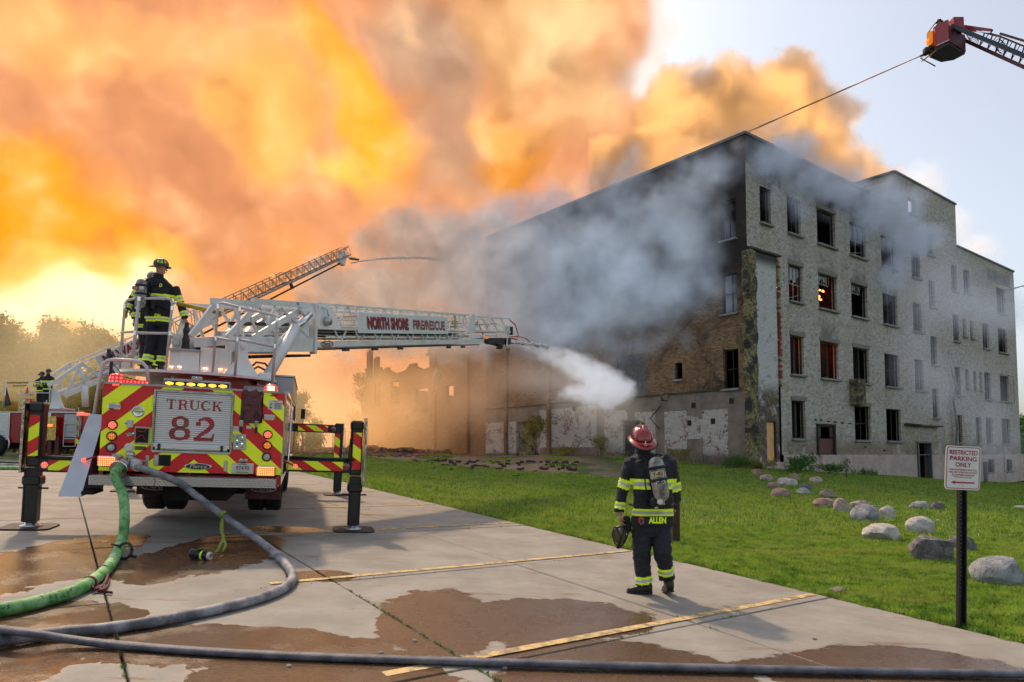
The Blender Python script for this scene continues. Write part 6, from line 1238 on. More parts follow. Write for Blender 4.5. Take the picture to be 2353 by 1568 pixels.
# boots
def boot(par, heel, toe, off, hgt=.12):
    heel = V(heel); toe = V(toe); d = (toe - heel).normalized(); s_ = d.cross(Z3).normalized(); q = MB(); q.smooth = True; L = (toe - heel).length
    loft(q, [(heel + d * (L * f) + V((0, 0, h / 2)), s_, Z3, w, h / 2) for f, w, h in ((-.02, .03, .10), (.05, .042, .13), (.3, .045, .15), (.5, .045, .10), (.75, .052, .075), (.95, .045, .06), (1.02, .02, .04))], 14, 2.6); a = q.build('boot', 'boot', par); a.matrix_basis = Matrix.Translation(off)
    q = MB(); loft(q, [(heel + d * (L * f) + V((0, 0, .01)), s_, Z3, w, .012) for f, w in ((-.03, .03), (.05, .045), (.5, .045), (.75, .056), (.98, .05), (1.04, .02))], 14, 3); q.build('sole', 'rubber', a); return a
fl0 = feet.z
lp = A(470, 1470, -.02); lp.z = T1(lp.x, lp.y) + .012; boot(pa, lp + V((.07, -.02, 0)), lp + V((-.19, .06, 0)), -feet); q = MB(); limb(q, [A(462, 1380, .02), A(466, 1440, .0)], [.062, .058]); PB(q, 'boot_shaft', 'boot')
rp_ = A(668, 1440, -.05); rp_.z = T1(rp_.x, rp_.y) + .035; boot(pa, rp_ + V((-.0, -.06, .02)), rp_ + V((.0, .22, -.02)), -feet); q = MB(); limb(q, [A(652, 1330, .02), A(664, 1400, .0)], [.062, .058]); PB(q, 'boot_shaft', 'boot')
# air pack, straps, name panel
tk, d_, s_, L_ = scba(pa, A(548, 362, -.26) - feet, A(612, 722, -.26) - feet, .088, (0, -1, 0))
ctr = A(562, 505, -.26) - feet; rt = Matrix.Rotation(-.17, 3, 'Y')
def back_label(c, w, h, m_, txt, tm, size, name='tank_label', par=pa):
    q = MB(); q.box(c, (w, .008, h), rt, .003); a = q.build(name, m_, par); 
    if txt: text('label_text', txt, size, tm, a, frame(c + V((0, -.007, 0)), rt @ X3, rt @ Z3, (0, -1, 0)), w * .84, bold=.0015)
    return a
mat('label_green', (.45, .62, .35), .5); back_label(A(572, 503, -.352) - feet, .135, .062, 'label_green', 'T-82', 'red_letter', .055, par=tk); back_label(A(597, 572, -.352) - feet, .10, .036, 'label_white', 'MSA', 'black_letter', .036, par=tk); back_label(A(552, 450, -.350) - feet, .15, .02, 'pack_black', None, None, 0, par=tk)
q = MB()
for pts_ in ([A(395, 345, -.10), A(440, 365, -.155), A(500, 420, -.16), A(545, 470, -.17)], [A(600, 350, -.08), A(560, 340, -.14), A(530, 380, -.18)], [A(390, 640, -.14), A(440, 690, -.17), A(500, 740, -.18)]):
    q.tube([p - feet for p in pts_], .022, 8, flat=.35)
q.tube([A(455, 530, -.19) - feet, A(450, 500, -.2) - feet, A(460, 498, -.2) - feet, A(468, 520, -.2) - feet, A(470, 600, -.2) - feet, A(495, 690, -.2) - feet], .008, 6); q.tube([A(640, 740, -.18) - feet, A(700, 730, -.1) - feet, A(720, 760, -.05) - feet], .01, 6); q.build('harness', 'pack_black', pa)
q = MB(); q.tube([A(340, 750, -.10) - feet, A(400, 765, -.165) - feet, A(530, 775, -.18) - feet, A(650, 765, -.165) - feet, A(700, 740, -.08) - feet], .022, 8, flat=.5); q.build('waist_belt', 'pack_black', pa)
q = MB(); q.box(A(560, 760, -.24) - feet, (.04, .05, .07), None, .01); q.box(A(545, 735, -.24) - feet, (.03, .04, .05), None, .01); q.lathe([(.028, -.02), (.03, .02), (.001, .025)], 12, A(680, 735, -.2) - feet, Matrix.Rotation(PI / 2, 3, 'X')); q.build('regulator', 'chrome', pa)
q = MB(); q.box(A(512, 885, -.178) - feet, (.42, .015, .105), None, .005); npn = q.build('name_panel', 'turnout_black', pa); text('name', 'ALLEN', .09, 'lime_tape', npn, frame(A(572, 882, -.19) - feet, X3, Z3, (0, -1, 0)), .195, bold=.0045)
q = MB(); c0 = A(437, 885, -.19) - feet; q.poly([c0 + V((-.03, 0, .03)), c0 + V((0, 0, .042)), c0 + V((.03, 0, .03)), c0 + V((.028, 0, -.02)), c0 + V((0, 0, -.042)), c0 + V((-.028, 0, -.02))], .004, (0, -1, 0)); bdg = q.build('badge', 'cone_orange', npn); q = MB(); q.poly([c0 + V((-.02, -.006, .022)), c0 + V((.02, -.006, .022)), c0 + V((.018, -.006, -.018)), c0 + V((0, -.006, -.03)), c0 + V((-.018, -.006, -.018))], .002, (0, -1, 0)); q.build('badge_field', 'shadow_blue', bdg)
# trouser pocket, hand
q = MB(); q.box(A(640, 965, -.03) - feet, (.06, .14, .17), None, .02); q.build('pocket', 'turnout_black', pa)
q = MB(); hand(q, A(262, 825, 0) - feet, (.12, -.05, -1), 1, (.8, .2, 0), .8, 1.0); q.cyl(A(262, 800, .02) - feet, A(262, 835, 0) - feet, .045, 10, .032); q.build('hand', 'skin', pa)
q = MB(); hand(q, A(698, 768, .24) - feet, (-.2, .6, -.5), -1, (0, 0, -1), .8, 1.0); q.build('hand', 'skin', pa)
# breathing mask held in the left hand: a thing of its own
mk = empty('breathing_mask', 'olive face mask with black straps hanging from the walking firefighter\'s left hand', 'mask', tuple(A(262, 1000)))
mo = A(262, 1000)
q = MB(); q.smooth = True; secs = []
for z_, rx, ry in ((.11, .02, .02), (.09, .06, .05), (.04, .085, .06), (-.02, .078, .06), (-.07, .055, .05), (-.10, .03, .03)): secs.append((V((0, 0, z_)), X3, Y3, rx, ry))
loft(q, secs, 18, 2.2); q.build('face_shield', 'mask_olive', mk)
q = MB(); q.tube([V((-.07, -.04, .09)), V((-.09, -.05, 0)), V((-.06, -.05, -.09)), V((0, -.05, -.13)), V((.05, -.05, -.07)), V((.09, -.04, .02)), V((.06, -.04, .10)), V((-.07, -.04, .09))], .010, 6); q.tube([V((-.05, -.05, .1)), V((0, -.07, -.02)), V((-.01, -.06, -.14))], .007, 6); q.tube([V((.05, -.05, .1)), V((.02, -.07, 0)), V((-.03, -.06, -.12))], .007, 6); q.box(V((.10, 0, .09)), (.07, .06, .12), None, .02); q.tube([V((.05, 0, .1)), V((.03, 0, .16)), V((0, 0, .19))], .012, 6); q.lathe([(.001, -.02), (.025, -.012), (.025, .012), (.001, .02)], 10, V((-.02, -.03, -.13))); q.build('straps', 'pack_black', mk); q = MB(); q.box(V((-.01, -.065, .07)), (.02, .012, .03), None, .004); q.box(V((.07, -.06, .02)), (.015, .01, .03), None, .004); q.build('buckle', 'chrome', mk)
q = MB(); q.lathe([(.001, -.05), (.04, -.035), (.045, .02), (.03, .05), (.001, .055)], 12, A(318, 880, .02) - mo); q.build('regulator', 'pack_black', mk)

# ------------------------------------------------------------------ figures on the platforms
def fireman(loc_m, J, label, sc_=1.0, vox=.022, helm='helmet_black', tank=None, face=(0, 1, 0), glove=None, hands=True, lime=False, group=None, bandset=True, legs=True):
    """J: joints in the local frame of loc_m (x right, y away, z up)"""
    org = loc_m @ V(J['foot']); mwp = loc_m.copy(); mwp.translation = org; p = empty('person', label, 'person', mw=mwp, group=group); off = -V(J['foot']); g = {k: V(v) + off for k, v in J.items()}
    m = MB(); ch = (g['neck'] + g['pelvis']) / 2; dn = (g['pelvis'] - g['neck']); s_ = (g['rs'] - g['ls']).normalized(); f_ = Z3.cross(s_) ; k = sc_
    L = lambda t_: g['neck'] + dn * t_
    loft(m, [(L(-.02), s_, f_, .08 * k, .08 * k), (L(.06), s_, f_, .17 * k, .11 * k), (L(.14), s_, f_, .225 * k, .135 * k), (L(.45), s_, f_, .21 * k, .14 * k), (L(.8), s_, f_, .20 * k, .14 * k), (L(1.12), s_, f_, .215 * k, .15 * k), (L(1.2), s_, f_, .15 * k, .12 * k)], 20, 2.3)
    for a, b, c in (('ls', 'le', 'lh'), ('rs', 're', 'rh')): limb(m, [g[a], (g[a] + g[b]) / 2, g[b], (g[b] + g[c]) / 2, g[c]], [.085 * k, .078 * k, .07 * k, .062 * k, .055 * k])
    if legs:
        hp = s_ * .1 * k; limb(m, [g['pelvis'] - hp, (g['pelvis'] - hp + g['lk']) / 2, g['lk'], (g['lk'] + g['la']) / 2, g['la']], [.11 * k, .105 * k, .095 * k, .09 * k, .088 * k]); limb(m, [g['pelvis'] + hp, (g['pelvis'] + hp + g['rk']) / 2, g['rk'], (g['rk'] + g['ra']) / 2, g['ra']], [.11 * k, .105 * k, .095 * k, .09 * k, .088 * k])
    bs = []
    if bandset:
        D = dn.length; bs += band3(tuple(g['neck']), tuple(g['pelvis']), .27 * k, D * .42, D * .56); bs += band3(tuple(g['neck']), tuple(g['pelvis']), .27 * k, D * .97, D * 1.09)
        for a, b, c in (('ls', 'le', 'lh'), ('rs', 're', 'rh')):
            d1 = (g[b] - g[a]).length; d2 = (g[c] - g[b]).length; bs += band3(tuple(g[a]), tuple(g[b]), .11 * k, d1 * .55, d1 * .9); bs += band3(tuple(g[b]), tuple(g[c]), .10 * k, d2 * .55, d2 * .9)
        if legs:
            for a, b in (('lk', 'la'), ('rk', 'ra')): d1 = (g[b] - g[a]).length; bs += band3(tuple(g[a]), tuple(g[b]), .13 * k, d1 * .62, d1 * .9)
    me = body_mesh('turnout_suit', m, bs, vox, TM3, .010 * k, 4); o = bpy.data.objects.new('body', me); link(o, p)
    q = MB(); q.smooth = True; hd_ = g['head']; loft(q, [(g['neck'] - V((0, 0, .03)), s_, f_, .06 * k, .06 * k), (g['neck'] + V((0, 0, .05)), s_, f_, .058 * k, .062 * k), (hd_ + V((0, 0, -.07)), s_, f_, .068 * k, .085 * k), (hd_, s_, f_, .078 * k, .098 * k), (hd_ + V((0, 0, .07)), s_, f_, .07 * k, .09 * k), (hd_ + V((0, 0, .11)), s_, f_, .03 * k, .04 * k)], 14)
    fc = V(face).normalized(); fs = fc.cross(Z3).normalized(); q.tube([hd_ + fc * .085 * k + V((0, 0, .015)), hd_ + fc * .112 * k + V((0, 0, -.02))], .012, 6, rs=[.008, .014]); [q.lathe([(.001, -.02), (.012, 0), (.001, .02)], 8, hd_ + fs * (sg * .078 * k) + V((0, 0, -.01))) for sg in (-1, 1)]; hd2 = q.build('head', 'skin', p)
    q = MB(); [q.box(hd_ + fc * .093 * k + fs * (sg * .03) + V((0, 0, .015)), (.018, .012, .008)) for sg in (-1, 1)]; q.box(hd_ + fc * .095 * k + V((0, 0, -.05)), (.035, .01, .006)); q.build('face_features', 'hair_brown', hd2)
    q = MB(); q.smooth = True; loft(q, [(g['neck'] + V((0, 0, -.06)), s_, f_, .105 * k, .10 * k), (g['neck'] + V((0, 0, .03)), s_, f_, .082 * k, .088 * k), (g['neck'] + V((0, 0, .06)), s_, f_, .080 * k, .085 * k)], 14); q.build('collar', 'hood_black', p)
    if helm: helmet(p, hd_ + V((0, 0, .055 * k)), .115 * k, helm, face)
    if legs:
        for a in ('la', 'ra'): c = g[a]; boot(p, c + V((0, -.06, -.09)), c + V((0, .2, -.09)), V((0, 0, 0)))
    if hands:
        for a, b, sg in (('le', 'lh', 1), ('re', 'rh', -1)):
            q = MB(); hand(q, g[b], (g[b] - g[a]), sg, (0, 1, -.2), .7, 1.0); q.build('hand' if not (glove and sg == 1) else 'glove', 'glove_tan' if (glove and sg == 1) else 'skin', p)
    return p, g, off
J = dict(foot=(-1.0, 2.0, 2.55), head=(-.97, 2.0, 4.30), neck=(-1.0, 2.0, 4.14), pelvis=(-.96, 2.0, 3.44), ls=(-1.22, 1.98, 4.03), rs=(-.75, 2.02, 4.0), le=(-1.37, 1.98, 3.74), lh=(-1.42, 1.92, 3.54), re=(-.63, 2.0, 3.72), rh=(-.535, 1.92, 3.47), lk=(-1.06, 2.06, 3.05), la=(-1.10, 2.0, 2.66), rk=(-.86, 2.05, 3.02), ra=(-.88, 1.98, 2.66))
pm, g, off = fireman(TM, J, 'firefighter with a grey air tank standing at the rail on the nearest turntable', face=(.75, .6, .0), glove=True, vox=.014)
tk, d_, s_, L_ = scba(pm, V((-1.20, 1.72, 4.05)) + off, V((-1.19, 1.72, 3.55)) + off, .085, (0, -1, 0)); q = MB(); q.box(V((-1.27, 1.63, 3.87)) + off, (.08, .012, .06), None, .003); tb = q.build('tank_label', 'red_letter', tk); text('label_text', 'T82', .05, 'label_white', tb, frame(V((-1.27, 1.622, 3.87)) + off, X3, Z3, (0, -1, 0)), .07); q = MB(); q.box(V((-1.17, 1.63, 3.88)) + off, (.07, .012, .05), None, .003); q.build('tank_label', 'label_white', tk)
q = MB(); [q.tube([V(a) + off for a in pp], .02, 6, flat=.4) for pp in ([(-1.12, 1.86, 4.12), (-1.05, 1.84, 3.95), (-1.1, 1.82, 3.7)], [(-.88, 1.92, 4.08), (-.95, 1.86, 4.02), (-1.08, 1.82, 3.96)], [(-1.2, 1.82, 3.6), (-1.0, 1.83, 3.66), (-.8, 1.87, 3.6)])]; q.box(V((-1.02, 1.76, 3.66)) + off, (.07, .09, .2), None, .02); q.tube([V((-1.12, 1.78, 3.4)) + off, V((-1.12, 1.76, 3.2)) + off, V((-1.12, 1.76, 2.95)) + off], .022, 6, rs=[.01, .03, .02]); q.build('harness', 'pack_black', pm)
q = MB(); [q.box(V((-.97 + .088 * math.sin(a), 2.0 - .115 * math.cos(a), 4.395)) + off, (.032, .012, .04), Matrix.Rotation(a, 3, 'Z')) for a in (-.9, -.3, .3, .9)]; q.build('helmet_marks', 'lime_tape', pm)
text('coat_letters', 'D', .08, 'lime_tape', pm, frame(V((-.93, 1.855, 3.99)) + off, X3, Z3, (0, -1, 0)), .045, bold=.003); text('coat_letters', 'ON', .08, 'lime_tape', pm, frame(V((-.95, 1.84, 3.47)) + off, X3, Z3, (0, -1, 0)), .09, bold=.003)
J2 = dict(foot=(-1.2, 2.55, 2.55), head=(-1.17, 2.5, 4.16), neck=(-1.17, 2.5, 4.02), pelvis=(-1.18, 2.5, 3.36), ls=(-1.38, 2.5, 3.92), rs=(-.96, 2.5, 3.92), le=(-1.45, 2.45, 3.66), lh=(-1.42, 2.4, 3.46), re=(-.93, 2.55, 3.62), rh=(-.95, 2.5, 3.4), lk=(-1.24, 2.5, 2.98), la=(-1.26, 2.5, 2.64), rk=(-1.08, 2.5, 2.98), ra=(-1.1, 2.5, 2.64))
fireman(TM, J2, 'second firefighter half hidden behind the one with the air tank on the turntable', face=(.2, 1, 0), helm='tank_grey')
# two on the far truck
def std(x, y, z0, fx, h=1.0): return dict(foot=(x, y, z0), head=(x, y, z0 + 1.68 * h), neck=(x, y, z0 + 1.53 * h), pelvis=(x, y, z0 + .90 * h), ls=(x - .2, y, z0 + 1.42 * h), rs=(x + .2, y, z0 + 1.42 * h), le=(x - .27, y - .1, z0 + 1.14 * h), lh=(x - .06, y - .25, z0 + 1.15 * h), re=(x + .27, y - .1, z0 + 1.14 * h), rh=(x + .08, y - .25, z0 + 1.12 * h), lk=(x - .1, y - .02, z0 + .5 * h), la=(x - .11, y, z0 + .1), rk=(x + .1, y - .02, z0 + .5 * h), ra=(x + .11, y, z0 + .1))
wm = Matrix.Identity(4); c1 = MM @ V((1.85, -.55 * yf, 2.3)); c2 = MM @ V((2.28, -.8 * yf, 2.3))
fireman(wm, std(c1.x, c1.y, c1.z, 1), 'bareheaded looking figure', vox=.03, face=(.1, -1, -.2))[0]['label'] = 'far firefighter in a black helmet with hands together on the distant truck platform'
fireman(wm, std(c2.x, c2.y, c2.z, 1, .94), 'x', vox=.03, face=(.9, -.4, 0))[0]['label'] = 'far firefighter in profile with lime sleeves, behind the other on the distant truck'
# two in the basket
b1 = onz(760, 900, ZB); b1p = at(*c6(735, 330), bc.y + .3); d1 = std(b1p.x, b1p.y, ZB + .1, 1); 
hz = b1p.z - .02
for k_ in d1: d1[k_] = (d1[k_][0], d1[k_][1], d1[k_][2] + (hz - (ZB + .1 + 1.68)))
fireman(wm, d1, 'x', vox=.03, face=(-1, .1, -.2), legs=False)[0]['label'] = 'firefighter in a dark helmet leaning out of the red basket in the sky'
b2p = at(*c6(870, 345), bc.y + .6); d2 = std(b2p.x, b2p.y, ZB + .1, 1)
for k_ in d2: d2[k_] = (d2[k_][0], d2[k_][1], d2[k_][2] + (b2p.z - .05 - (ZB + .1 + 1.68)))
fireman(wm, d2, 'x', vox=.03, face=(-1, .3, 0), legs=False)[0]['label'] = 'firefighter almost hidden behind the rear wall of the red basket'
# ================================================================== hoses and things on the concrete
def hose_mat(name, c1, c2, marks=None):
    t = NT(name); o = t.pos(); n = t.noise(5, 5, o, .65); f = t.noise(90, 2, o)
    c = t.mix(t.ramp(n, .35, .65), c1, c2); c = t.mix(t.ramp(f, .5, .7, 0, .4), c, tuple(x * .5 for x in c1))
    if marks: c = t.mix(t.math('MULTIPLY', t.ramp(t.noise(3, 2, o), .52, .58), t.ramp(t.noise(38, 1, o), .58, .62)), c, marks)
    M[name] = t.bsdf(c, .6, 0, t.bump(f, .004))
hose_mat('green_hose', (.04, .26, .04), (.30, .56, .25), (.02, .06, .02)); hose_mat('grey_hose', (.10, .10, .12), (.33, .33, .36)); hose_mat('dark_hose', (.05, .055, .075), (.14, .14, .17))
mat('olive_webbing', (.20, .26, .03), .7, var=.3); mat('maroon_webbing', (.12, .02, .03), .8, var=.2); mat('nozzle_black', (.02, .02, .022), .35)
def smooth(pts, n=8):
    pts = [V(p) for p in pts]; out = []
    for i in range(len(pts) - 1):
        p0, p1, p2, p3 = pts[max(i - 1, 0)], pts[i], pts[i + 1], pts[min(i + 2, len(pts) - 1)]
        for k in range(n): t_ = k / n; out.append(.5 * ((2 * p1) + (p2 - p0) * t_ + (2 * p0 - 5 * p1 + 4 * p2 - p3) * t_ ** 2 + (3 * p1 - p0 - 3 * p2 + p3) * t_ ** 3))
    return out + [pts[-1]]
def og(px, py, h): p = gnd(px, py + 0); r = ray(px, py); t_ = (-1.742 + h) / (r.z + .0445 * r.x - .029 * r.y); return CP + r * t_
P0 = TM @ V((-.905, -.33, 1.03))
pts = [P0, P0 + (TM.to_3x3() @ V((-.01, -.12, -.10))), at(283, 1140, 9.55), at(286, 1200, 9.3), og(279, 1245, .12), og(258, 1290, .064), og(226, 1325, .064), og(170, 1358, .064), og(90, 1383, .064), og(0, 1402, .064), og(-120, 1420, .064), og(-300, 1440, .064)]
SPp = smooth(pts); q = MB(); q.tube(SPp, .062, 16, rs=[.062 + .004 * mnoise.noise((k * .5, 0, 0)) for k in range(len(SPp))]); gh = tag(q.build('fire_hose', 'green_hose'), 'thick bright green fire hose curving from the truck to the left edge', 'hose')
P1 = TM @ V((-.70, -.28, 1.06))
pts = [P1, at(400, 1104, 9.95), at(455, 1142, 10.0), at(512, 1185, 9.95), at(600, 1246, 9.45), og(645, 1284, .06), og(668, 1312, .052), og(672, 1330, .052), og(655, 1350, .052), og(600, 1374, .052), og(500, 1400, .052), og(380, 1424, .052), og(250, 1444, .052), og(120, 1456, .052), og(0, 1474, .052), og(-150, 1500, .052)]
SPp = smooth(pts, 10); q = MB(); q.tube(SPp, .052, 16, flat=.92, up=(0, 0, 1), rs=[.053 + .006 * mnoise.noise((k * .35, 3, 0)) for k in range(len(SPp))]); tag(q.build('fire_hose', 'grey_hose'), 'pale grey fire hose looping across the concrete from the truck', 'hose')
pts = [og(-200, 1425, .10), og(-60, 1440, .12), og(0, 1447, .13), og(70, 1455, .13), og(150, 1468, .07), og(260, 1481, .035), og(500, 1499, .032), og(800, 1512, .032), og(1200, 1524, .032), og(1700, 1537, .032), og(2353, 1550, .032), og(2600, 1555, .03)]
q = MB(); q.tube(smooth(pts), .05, 14, flat=.6, up=(0, 0, 1)); tag(q.build('fire_hose', 'dark_hose'), 'dark flattened fire hose lying straight across the whole foreground', 'hose')
for k, (y_, nm, lab) in enumerate(((1064, 'dark_hose', 'dark distant hose on the ground beyond the left stabiliser'), (1071, 'grey_hose', 'pale distant hose lying in front of the far ladder truck'))):
    q = MB(); q.tube(smooth([ground_at(x, y_ + .02 * (x + 100)) + V((0, 0, .05)) for x in (-200, 0, 100, 200, 300)]), .055, 8); tag(q.build('fire_hose', nm), lab, 'hose')
q = MB(); q.tube(smooth([ground_at(x, 1080) + V((0, 0, .05)) for x in (-200, -60, 46, 60)]), .07, 8); tag(q.build('fire_hose', 'green_hose'), 'bright green distant hose just inside the left edge', 'hose')
# green hose straps
def hoop(c, d, r, w, m, name, label, cat, flat=1.0):
    c = V(c); d = V(d).normalized(); x = d.cross(Z3).normalized(); y = x.cross(d); q = MB(); n = 20; vs = []
    for k in range(n):
        a = 2 * PI * k / n
        for (rr, o_) in ((r, -w), (r, w), (r + .006, w), (r + .006, -w)): vs.append(c + (x * math.cos(a) + y * math.sin(a)) * rr + d * o_)
    q.add(vs, [(k * 4 + j, ((k + 1) % n) * 4 + j, ((k + 1) % n) * 4 + (j + 1) % 4, k * 4 + (j + 1) % 4) for k in range(n) for j in range(4)]); return q
a_ = og(236, 1313, .064); d_ = og(226, 1325, .064) - og(248, 1300, .064); q = hoop(a_, d_, .064, .012, 0, 0, 0, 0); b_ = og(205, 1340, .064); q2 = hoop(b_, og(170, 1358, .064) - og(226, 1325, .064), .064, .02, 0, 0, 0, 0); q.add(q2.v, q2.f)
q.tube(smooth([a_ + V((.06, 0, 0)), og(243, 1335, .05), og(228, 1350, .04), og(215, 1352, .05), b_ + V((.05, -.02, 0))]), .014, 6, flat=.4); q.tube(smooth([og(215, 1352, .03), og(235, 1345, .04), og(240, 1354, .02), og(222, 1358, .02), og(258, 1362, .02)]), .022, 6, flat=.3); q.tube(smooth([og(225, 1340, .04), og(250, 1330, .02), og(243, 1350, .03), og(215, 1362, .02)]), .012, 6, flat=.5)
tag(q.build('hose_strap', 'maroon_webbing'), 'maroon webbing strap knotted round the green hose and lying on the concrete', 'strap')
# spanner ring behind the green hose
c0 = og(287, 1266, .10); q = MB(); q.tube([c0 + V((math.cos(a) * .085, .02 * math.sin(a), math.sin(a) * .095)) for a in [2 * PI * k / 16 for k in range(17)]], .018, 8); q.tube([c0 + V((.07, 0, -.06)), c0 + V((.14, 0, -.075))], .02, 6); q.tube([c0 + V((-.08, 0, .06)), c0 + V((-.17, 0, .08))], .013, 6); tag(q.build('hose_clamp', 'nozzle_black'), 'black ring shaped hose clamp propped behind the green hose', 'hose clamp')
# nozzle on the ground and its olive strap
n0 = og(468, 1276, .06); nz = empty('hose_nozzle', 'black fire nozzle with a yellow ring lying on the wet concrete', 'nozzle', tuple(n0)); dx = V((.98, -.15, -.12)).normalized(); rot = dx.to_track_quat('Z', 'Y').to_matrix()
q = MB(); q.lathe([(.001, -.17), (.055, -.17), (.062, -.155), (.060, -.08), (.05, -.06), (.05, .0), (.034, .015), (.034, .06)], 18, (0, 0, 0), rot)
for k in range(12): a = k * PI / 6; q.box(rot @ V((.062 * math.cos(a), .062 * math.sin(a), -.12)), (.014, .014, .07), rot @ Matrix.Rotation(a, 3, 'Z'))
q.box(rot @ V((0, 0, .03)) + V((0, -.02, -.045)), (.035, .03, .1), Matrix.Rotation(.35, 3, 'X')); q.build('barrel', 'nozzle_black', nz); q = MB(); q.lathe([(.0515, -.03), (.0525, -.026), (.0525, -.012), (.0515, -.008)], 18, (0, 0, 0), rot); q.build('yellow_ring', 'lime_tape', nz); q = MB(); q.lathe([(.045, .06), (.048, .065), (.048, .10), (.036, .10), (.034, .07)], 18, (0, 0, 0), rot); q.build('coupling', 'rail_grey', nz)
q = MB(); q.bar((.05, -.01, .04), (-.01, -.02, .085), .018, .012); q.bar((-.01, -.02, .085), (-.05, 0, .05), .018, .012); q.build('bail', 'nozzle_black', nz)
top = at(512, 1183, 9.92); q = hoop(top, V((.7, -.05, -.5)), .056, .022, 0, 0, 0, 0)
for dx_, w_ in ((0, .022), (.03, .018)):
    q.tube(smooth([top + V((.02, -.05, -.05)), at(508 + dx_ * 100, 1215, 9.75), at(513, 1235, 9.5), at(506 + dx_ * 400, 1252, 9.2), og(497 + dx_ * 500, 1268, .06), n0 + V((.06, 0, .05)) if dx_ == 0 else og(515, 1272, .02)]), w_, 6, flat=.12)
q.tube(smooth([og(515, 1272, .02), og(505, 1280, .02), og(488, 1278, .05), n0 + V((.03, 0, .06))]), .014, 6, flat=.3); q.tube(smooth([n0 + V((-.08, 0, .06)), n0 + V((-.03, -.01, .085)), n0 + V((.02, 0, .07))]), .02, 6, flat=.4); tag(q.build('nozzle_strap', 'olive_webbing'), 'olive green strap tied round the grey hose and trailing to the nozzle', 'strap')
# pebbles
mat('pebble_grey', (.35, .34, .32), .9, bump=.02)
def rock(p, dims, seed, m, name='boulder', sub=3, cut=.35, rz=0.0):
    bm = bmesh.new(); bmesh.ops.create_icosphere(bm, subdivisions=sub, radius=1); rs_ = random.Random(seed); pl = [(V((rs_.gauss(0, 1), rs_.gauss(0, 1), rs_.gauss(0, .8))).normalized(), rs_.uniform(.62, .92)) for _ in range(9)]
    for v in bm.verts:
        d = v.co.normalized(); r = 1.0
        for n_, h in pl:
            k = d.dot(n_)
            if k > .01: r = min(r, h / k)
        r = r * (1 + .10 * mnoise.noise(d * 2.2 + V((seed, 0, 0))) + .03 * mnoise.noise(d * 7 + V((seed, 2, 0)))); v.co = d * r
    mx = [max(abs(v.co[i]) for v in bm.verts) for i in range(3)]
    for v in bm.verts: v.co = V((v.co.x / mx[0] * dims[0] / 2, v.co.y / mx[1] * dims[1] / 2, v.co.z / mx[2] * dims[2] / 2))
    me = bpy.data.meshes.new(name); bm.to_mesh(me); bm.free(); me.materials.append(M[m]); me.polygons.foreach_set('use_smooth', [True] * len(me.polygons)); me.set_sharp_from_angle(angle=.45)
    o = bpy.data.objects.new(name, me); link(o); o.location = V(p) + V((0, 0, dims[2] * .34)); o.rotation_euler = (0, 0, rz); return o
for x, y, lab in ((875, 1502, 'small grey pebble on the concrete just above the dark hose, left of the yellow line'), (1871, 1469, 'small pale pebble on dry concrete right of the yellow line'), (665, 1533, 'small grey pebble below the dark hose'), (952, 1475, 'small grey pebble lying on the wet patch above the dark hose'), (1160, 1536, 'pebble lying below the hose at the end of the yellow line')):
    tag(rock(gnd(x, y) + V((0, 0, -.003)), (.045, .04, .03), x, 'pebble_grey', 'pebble', 2), lab, 'pebble')
# ================================================================== boulders
def stone_mat(name, a, b, c, vein=(.6, .58, .55)):
    t = NT(name); o = t.obj(); n = t.noise(3, 6, o, .65, .8); f = t.noise(34, 4, o, .7); w = t.noise(4, 3, t.vm('MULTIPLY', o, (1, 1, 5)), .6, 2.0)
    k = t.mix(t.ramp(n, .35, .62), a, b); k = t.mix(t.ramp(f, .5, .7, 0, .6), k, c); k = t.mix(t.ramp(w, .6, .66, 0, .6), k, vein); M[name] = t.bsdf(k, .9, 0, t.bump(t.math('ADD', n, t.math('MULTIPLY', f, .3)), .10, 1))
stone_mat('stone_pink', (.40, .28, .23), (.58, .47, .42), (.16, .11, .10)); stone_mat('stone_red', (.30, .17, .13), (.46, .33, .28), (.10, .07, .06)); stone_mat('stone_grey', (.24, .25, .27), (.44, .45, .47), (.10, .10, .11)); stone_mat('stone_pale', (.50, .46, .42), (.72, .68, .63), (.25, .22, .2)); stone_mat('stone_dark', (.10, .095, .10), (.26, .24, .24), (.04, .04, .045)); stone_mat('stone_tan', (.26, .21, .16), (.38, .32, .26), (.14, .12, .1))
